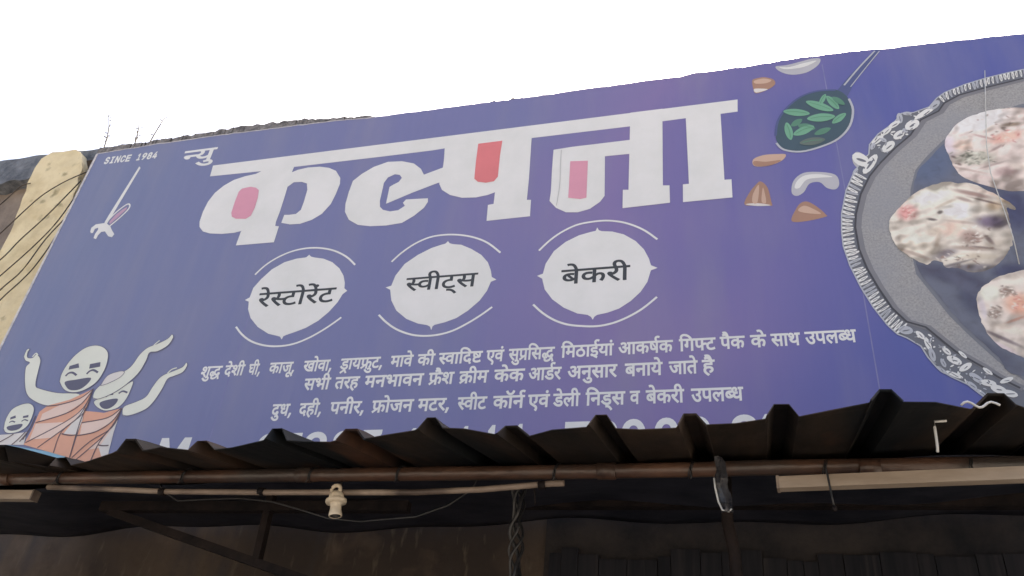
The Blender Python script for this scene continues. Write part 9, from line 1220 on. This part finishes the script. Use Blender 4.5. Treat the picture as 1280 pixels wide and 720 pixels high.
for x in (-4.75, -2.8, -0.8, 1.2, 2.95): fr.bar((x, SIGN_Y + .1, 3.2), (x, SIGN_Y + .1, 5.68), .04, .03, M_FRAME, up=(0, 1, 0))
fr.build("back_frame", sign)

for sx0 in (-2.98, 0.62):
    sm = MB(); stroke(sm, [(sx0, 3.2), (sx0 + .004, 4.4), (sx0 - .003, 5.70)], .006, SIGN_Y - .0003, M_SEAM); sm.build("weld_seam", sign)
parts = {}
serial = 0
for part, mat, layer, kind, pts, wdt in ART:
    mb = parts.setdefault(part, MB())
    y = SIGN_Y - STEP * layer
    m = MATS[mat]
    if kind == 's': pts = catmull(pts, True)
    if kind == 'L': pts = catmull(pts, False)
    serial += 1
    y -= 0.000011 * (serial % 61)
    if kind in 'sp': fill(mb, [pts], y, m)
    else: stroke(mb, pts, wdt, y, m)
for part, mat, layer, items in TEXT:
    mb = parts.setdefault(part, MB())
    for k, (gi, x, z, kx, kz) in enumerate(items):
        mb.n = getattr(mb, 'n', 0) + 1
        fill_glyph(mb, gi, x, z, kx, kz, SIGN_Y - STEP * layer - 0.00015 * (mb.n % 4), MATS[mat])
def build_sweet(name, outline, base, blobs, parent):
    loop = [(p[0] + random.uniform(-.003, .003), p[1] + random.uniform(-.003, .003)) for p in catmull(outline, True, 4)]
    y = SIGN_Y - STEP * (5.9 if name == 'sweet_print' else 4.9)
    vv = [Vector(p) for p in loop]
    ee = [(i, (i + 1) % len(loop)) for i in range(len(loop))]
    xs_ = [p[0] for p in loop]; zs_ = [p[1] for p in loop]
    st_ = 0.0048 if name == 'sweet_print' else 0.016
    z = min(zs_)
    while z < max(zs_):
        x = min(xs_)
        while x < max(xs_):
            if winding(x, z, [loop]): vv.append(Vector((x + random.uniform(-.001, .001), z + random.uniform(-.001, .001))))
            x += st_
        z += st_
    v2, _, f2, _, _, _ = delaunay_2d_cdt(vv, ee, [], 0, 1e-6, False)
    fs = []
    for f_ in f2:
        c = sum((v2[i] for i in f_), Vector((0, 0))) / 3
        if winding(c.x, c.y, [loop]): fs.append(tuple(f_))
    mb = MB(); mb.add([(v.x, y, v.y) for v in v2], fs, M_PICTURE)
    o = mb.build(name, parent)
    cx_, cz_ = (min(xs_) + max(xs_)) / 2, (min(zs_) + max(zs_)) / 2
    hw_, hh_ = (max(xs_) - min(xs_)) / 2, (max(zs_) - min(zs_)) / 2
    seed = cx_ * 5.7
    at = o.data.attributes.new("ink", 'FLOAT_COLOR', 'POINT')
    for i, v in enumerate(v2):
        c = Vector(base)
        for (bx, bz, rx, rz, an, r_, g_, b_, al) in blobs:
            dx, dz = v.x - bx, v.y - bz
            if abs(dx) > 2 * rx + 2 * rz or abs(dz) > 2 * rx + 2 * rz: continue
            ca, sa = math.cos(math.radians(an)), math.sin(math.radians(an))
            u, w_ = dx * ca - dz * sa, dx * sa + dz * ca
            q = (u / rx) ** 2 + (w_ / rz) ** 2
            k_ = al * math.exp(-q * q * 0.7)
            c = c.lerp(Vector((r_, g_, b_)), k_)
        if name != 'sweet_print':
            at.data[i].color = (c.x, c.y, c.z, 1)
            continue
        # the photographed sweet is a crumbly ball lit from the upper left: its printed tones
        p_ = Vector((v.x * 5.5, v.y * 6.0, seed))
        H_ = lambda q: turbulence(q, 3, False) * 0.7 + turbulence(q * 2.7 + Vector((3, 1, 7)), 2, False) * 0.10
        h0 = H_(p_); gx = H_(p_ + Vector((.09, 0, 0))) - h0; gz = H_(p_ + Vector((0, .09, 0))) - h0
        rel = (gx - 1.3 * gz) * 2.3
        nx_, nz_ = (v.x - cx_) / hw_, (v.y - cz_) / hh_
        rr = math.sqrt(nx_ * nx_ + nz_ * nz_)
        ball = 1.10 - 0.16 * nx_ + 0.16 * nz_ - 0.30 * max(0, rr - .55) / .45
        f_ = max(0.30, min(1.18, ball * (1 + max(-.46, min(.20, rel * (0.30 + 0.95 * rr))))))
        c = Vector((min(.86, c.x * f_), min(.86, c.y * (f_ ** 1.04)), min(.86, c.z * (f_ ** 1.10))))
        at.data[i].color = (c.x, c.y, c.z, 1)
    return o
PARENT = {'inlay': 'title_lettering', 'crease': 'title_lettering', 'beaded_rim': 'plate_print', 'sweet_print': 'plate_print', 'cardamom': 'spoon_print'}
LAB = {'inlay.red': 'coral red inlay', 'text_line.d': 'phone number mostly hidden behind the awning', 'badge_lettering': 'black word for restaurant', 'badge_lettering.b': 'black word for sweets',
       'badge_lettering.c': 'black word for bakery', 'dancer_drawing': 'largest laughing figure with both arms raised', 'dancer_drawing.b': 'second laughing figure behind',
       'dancer_drawing.c': 'smallest laughing figure at the corner', 'cashew_print.c': 'cashew touching the plate rim', 'text_line': 'longest line, of sweets on offer'}
done = {}
order = sorted(parts, key=lambda k: k.split('#')[0].split('.')[0] in ('inlay', 'crease', 'beaded_rim', 'sweet_print', 'cardamom', 'arc', 'badge_lettering'))
for key in order:
    kind, _, suf = key.split('#')[0].partition('.')
    par = sign
    if kind in PARENT: par = done[PARENT[kind]]
    if kind in ('arc', 'badge_lettering'): par = done['badge' + ('.' + suf if suf else '')]
    o = parts[key].build(kind, par)
    if key in LAB: o["label"] = LAB[key]
    done[key] = o
for nm, outl, bs, bl in SWEETS:
    build_sweet(nm.split('.')[0], outl, bs, bl, done['plate_print'])

# ------------------------------------------------------------------ tin awning on its pipe frame
aw = empty("tin_awning", (-0.9, 3.0, 0), "sooty corrugated tin awning on a rusty pipe below the sign", "awning")
TAN = 0.2126
cuts = [i for i, p in enumerate(PROF) if p[4:] and p[4] == 1] if False else CUTS
for k in range(len(cuts) - 1):
    i0, i1 = cuts[k][0], cuts[k + 1][1]
    seg = PROF[i0:i1 + 1]
    mb = MB()
    lift = 0.004 * (k % 2)
    rows = [0.0, 0.06, 0.25, 0.55, 0.9, 1.3, 1.75]
    vs_, fs = [], []
    nn = len(seg)
    for r in rows:
        for (x, y, z, rb) in seg:
            yb = min(y + r, 3.85) if r < 1.7 else 3.85
            vs_.append((x, yb, z + TAN * (yb - y) + lift + 0.004 * math.sin(x * 9 + r * 5) * (r > 0)))
    for a_ in range(len(rows) - 1):
        for c_ in range(nn - 1):
            fs.append((a_ * nn + c_, a_ * nn + c_ + 1, (a_ + 1) * nn + c_ + 1, (a_ + 1) * nn + c_))
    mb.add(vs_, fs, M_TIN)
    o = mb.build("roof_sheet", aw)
    sol = o.modifiers.new("thickness", 'SOLIDIFY'); sol.thickness = 0.0025; sol.offset = 1.0
mb = MB(); mb.tube(PIPE, 0.024, M_RUST, 14)
for x in (-2.9, -1.55, -0.45, 0.35): mb.tube([(x - .03, 2.55, 2.5315), (x + .03, 2.55, 2.5315)], 0.0275, M_RUST, 14)
mb.build("purlin_pipe", aw)
for x in (-2.62, -2.05, -1.52, -1.18, -0.62, -0.18, 0.22, 0.62):
    mb = MB()
    for k in range(2):
        ring = [(x + .006 * k + .008 * math.sin(a_ * 1.0) , 2.55 + .0262 * math.cos(a_), 2.532 + .0262 * math.sin(a_)) for a_ in [2 * math.pi * i / 18 for i in range(19)]]
        mb.tube(ring, .0022, M_BLACK, 6, False)
    mb.tube([(x, 2.524, 2.530), (x + .006, 2.515, 2.505), (x + .002, 2.512, 2.487)], .0018, M_BLACK, 5)
    mb.build("tie_wire", aw)
mb = MB(); mb.bar((-4.0, 3.3, 2.70), (3.0, 3.3, 2.70), .05, .05, M_IRON); mb.build("rear_purlin", aw)
mb = MB(); mb.tube([(-0.079, 2.75, 2.60), (-0.081, 2.75, 2.43), (-0.064, 2.75, 2.33), (-0.06, 2.75, 2.2), (-0.06, 2.75, 0.0)], 0.020, M_IRON, 12); mb.build("support_post", aw)
br = MB(); br.bar((-2.70, 2.95, 2.535), (-1.40, 2.95, 2.19), .03, .034, M_IRON); b_ = br.build("diagonal_brace", aw)
br = MB(); br.bar((-1.925, 2.95, 2.62), (-1.915, 2.95, 2.335), .03, .034, M_IRON, up=(0, 1, 0)); br.build("brace_strut", aw)
br = MB(); br.bar((-2.75, 2.95, 2.555), (-1.3, 2.95, 2.555), .04, .04, M_IRON); br.build("brace_rail", aw)

# dark tarpaulin behind the pipe, added full width to deepen the shade under the sheets
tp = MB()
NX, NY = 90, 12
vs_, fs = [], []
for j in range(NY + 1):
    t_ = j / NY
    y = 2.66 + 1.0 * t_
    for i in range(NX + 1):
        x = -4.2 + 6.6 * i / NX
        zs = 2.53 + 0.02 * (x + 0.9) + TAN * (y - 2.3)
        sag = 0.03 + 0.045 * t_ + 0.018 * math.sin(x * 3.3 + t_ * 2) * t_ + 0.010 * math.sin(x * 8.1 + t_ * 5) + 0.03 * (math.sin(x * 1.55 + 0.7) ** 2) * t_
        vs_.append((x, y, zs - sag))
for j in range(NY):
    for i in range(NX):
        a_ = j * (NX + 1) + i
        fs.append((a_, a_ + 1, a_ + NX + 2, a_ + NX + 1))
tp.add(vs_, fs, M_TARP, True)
o = tag(tp.build("tarpaulin"), "dark navy tarpaulin added under the tin awning to deepen the shade behind the pipe", "tarpaulin")
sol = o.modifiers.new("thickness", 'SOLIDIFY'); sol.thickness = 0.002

# ------------------------------------------------------------------ small things under the awning
mb = MB(); mb.tube([tuple(p) for p in CONDUIT], 0.0105, M_PVC, 10)
for x in (-2.12, -1.70, -0.66): mb.tube([(x - .012, 2.535, 2.4655 if x < -1 else 2.4795), (x + .012, 2.535, 2.4645 if x < -1 else 2.4805)], 0.0145, M_IRON, 10)
tag(mb.build("conduit"), "thin pale dusty conduit strung under the rusty awning pipe", "conduit")

mb = MB(); mb.tube([tuple(p) for p in SLACK], .0032, M_BLACK, 8)
tag(mb.build("slack_cable"), "thin brown slack cable drooping behind the bulb holder", "cable")

def batten(p, q, label):
    root = empty("batten", ((p[0] + q[0]) / 2, (p[1] + q[1]) / 2, p[2] - .02), label, "batten", "pale battens under the awning")
    m1 = MB(); m1.bar(p, q, .034, .036, M_BATTEN)
    m1.build("rail", root)
    d = (Vector(q) - Vector(p)).normalized()
    for c in (p, q):
        m2 = MB(); c = Vector(c)
        m2.bar(c - d * .004, c + d * .004, .038, .040, M_PVC); m2.build("end_cap", root)
    return root
batten((0.080, 2.4695, 2.452), (0.98, 2.39, 2.452), "pale batten with a hanging wire under the awning on the right")
batten((-3.6, 2.51, 2.452), (-2.70, 2.535, 2.452), "short pale batten at the far left under the awning")
mb = MB(); mb.tube([(0.213, 2.43, 2.50), (0.2165, 2.43, 2.476), (0.2200, 2.43, 2.43), (0.222, 2.43, 2.40), (0.224, 2.43, 2.37)], 0.003, M_BLACK, 6)
mb.lathe((0.2245, 2.43, 2.362), [(0.0005, .012), (.006, .009), (.008, .002), (.006, -.006), (.0005, -.008)], M_IRON, 10)
tag(mb.build("hanging_wire"), "short black wire hanging over the pale batten on the right", "wire")

lh = empty("lamp_holder", (-1.39, 2.52, 2.365), "cream bulb holder without a bulb hanging from the conduit", "lamp holder")
ax = (-0.028 * -1, 0, 0.12)
mb = MB(); c0 = (-1.378, 2.52, 2.368)
mb.lathe(c0, [(0.0188, 0.0016), (0.0220, 0.0000), (0.0232, 0.0032), (0.0228, 0.0096), (0.0196, 0.0240), (0.0188, 0.0368), (0.0208, 0.0440), (0.0240, 0.0464)], M_HOLDER, 28, (-.02, 0, .12))
mb.lathe(c0, [(0.0180, 0.0016), (0.0160, 0.0240), (0.0004, 0.0256)], M_BLACK, 28, (-.02, 0, .12))
mb.build("socket", lh)
mb = MB(); mb.lathe(c0, [(0.0240, 0.0464), (0.0344, 0.0480), (0.0368, 0.0528), (0.0360, 0.0592), (0.0288, 0.0632), (0.0240, 0.0640)], M_HOLDER, 28, (-.02, 0, .12)); mb.build("collar", lh)
mb = MB()
mb.lathe(c0, [(0.0248, 0.0640), (0.0256, 0.0720), (0.0240, 0.0800), (0.0192, 0.0864), (0.0004, 0.0880)], M_HOLDER, 28, (-.02, 0, .12))
ring = []
for k in range(17):
    t = 2 * math.pi * k / 16
    ring.append((-1.3938 + .016 * math.cos(t), 2.515, 2.4635 + .0135 * math.sin(t)))
mb.tube(ring, .0068, M_HOLDER, 10, False); mb.build("cap", lh)
mb = MB(); mb.tube([(-1.394, 2.52, 2.456), (-1.396, 2.545, 2.475), (-1.41, 2.58, 2.57)], .004, M_BLACK, 8); mb.build("flex_cord", lh)

cb = MB()
for k in range(4):
    pts = []
    for i in range(40):
        t = i / 39
        a_ = t * 13 + k * 1.6
        pts.append((-0.845 + 0.022 * t + 0.020 * math.sin(a_) + .006 * math.sin(t * 31 + k), 2.9 + 0.02 * math.cos(a_), 2.66 - 0.62 * t))
    cb.tube(pts, 0.0075 - .001 * k, M_BLACK, 8)
tag(cb.build("cable_bundle"), "twisted bundle of black cables hanging in the dark under the awning", "cable")

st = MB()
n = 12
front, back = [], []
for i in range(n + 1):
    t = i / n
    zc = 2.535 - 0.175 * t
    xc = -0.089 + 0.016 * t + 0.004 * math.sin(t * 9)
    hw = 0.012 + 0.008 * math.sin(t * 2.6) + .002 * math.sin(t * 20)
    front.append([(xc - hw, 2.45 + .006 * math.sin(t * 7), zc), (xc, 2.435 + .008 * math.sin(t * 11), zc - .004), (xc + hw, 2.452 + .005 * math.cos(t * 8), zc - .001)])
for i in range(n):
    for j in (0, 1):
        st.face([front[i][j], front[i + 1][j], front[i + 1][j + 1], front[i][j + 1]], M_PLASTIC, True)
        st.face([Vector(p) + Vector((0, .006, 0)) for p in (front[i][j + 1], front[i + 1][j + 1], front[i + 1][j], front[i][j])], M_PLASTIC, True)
st.tube([(-.104, 2.437, 2.46), (-.102, 2.436, 2.43), (-.094, 2.436, 2.385), (-.084, 2.438, 2.362), (-.066, 2.44, 2.358), (-.058, 2.44, 2.366)], .0028, M_WIREPALE, 6)  # pale edging drawn in for the glint on the strip
tag(st.build("polythene_strip"), "torn black polythene strip with worn edge and painted white glint hanging from the awning pipe", "plastic strip")

hk = MB(); hk.tube([(0.508, 2.2, 2.518), (0.479, 2.2, 2.517), (0.4765, 2.2, 2.50), (0.4752, 2.2, 2.476), (0.4735, 2.2, 2.45), (0.4711, 2.2, 2.431)], .0035, M_WIREPALE, 6)
tag(hk.build("wire_hook"), "pale bent wire hook hanging from the tin sheet on the right", "hook")
gw = MB(); gw.tube([(0.53 + .008 * i, 2.118 - .004 * math.sin(i * .6), 2.522 + .008 * math.sin(i * .9)) for i in range(12)], .003, M_WIREPALE, 6)
tag(gw.build("binding_wire"), "crooked pale binding wire around the rightmost rib of the tin sheet", "wire")
tl = MB(); tl.tube([(-0.687, 2.54, 2.481), (-0.684, 2.541, 2.45), (-0.680, 2.54, 2.418)], .003, M_IRON, 6)
tag(tl.build("cord_end"), "short dark cord end hanging below the middle of the conduit", "cord")
th = MB(); th.tube([tuple(p) for p in THREAD], .0026, M_WIREPALE, 5)
tag(th.build("loose_thread"), "pale loose thread hanging over the printed plate of sweets", "thread")

# ------------------------------------------------------------------ wires in front of the pillar, weeds on the parapet
WLAB = ["topmost black wire crossing the brown wall left of the pillar", "second black wire from the top, between brown wall and pillar",
        "black wire bowed across the upper cream pillar", "black wire across the middle of the cream pillar", "black wire meeting the sign edge above the lowest wire",
        "lowest black wire across the foot of the visible pillar"]
for k, wpts in enumerate(WIRES):
    pts = catmull([(p[0], p[2]) for p in wpts], False, 5)
    mb = MB(); mb.tube([(p[0], 3.885 - .010 * k + .02, p[1]) for p in pts], .0046, M_CABLE, 8)
    tag(mb.build("wire"), WLAB[k], "wire", "wires in front of the cream pillar")

def weed(x, hgt, lean, label):
    mb = MB()
    base = Vector((x, 4.02, 5.95))
    stem = [base + Vector((lean * t * t * hgt, .02 * t, hgt * t)) for t in (0, .25, .5, .75, 1)]
    mb.tube(stem, [.006, .0055, .005, .0045, .003], M_WEED, 6)
    for i in range(16):
        t = random.uniform(.35, 1)
        p = base + Vector((lean * t * t * hgt, .02 * t, hgt * t))
        d = Vector((random.uniform(-1, 1), random.uniform(-.6, .6), random.uniform(-.1, 1))).normalized()
        l = random.uniform(.02, .05); s = d.cross(Vector((0, 1, 0))).normalized() * .006
        mb.face([p, p + d * l * .5 + s, p + d * l, p + d * l * .5 - s], M_WEED)
        mb.face([p, p + d * l * .5 - s, p + d * l + Vector((0, .003, 0)), p + d * l * .5 + s], M_WEED)
    tag(mb.build("dry_weed"), label, "weed", "dry weeds on the parapet")
weed(-5.11, 0.58, -0.28, "leftmost dry weed on the parapet, above the top left corner of the sign")
weed(-4.80, 0.40, -0.20, "middle dry weed of three on the parapet, leaning left")
weed(-4.66, 0.44, 0.06, "rightmost dry weed of three on the parapet, standing upright")
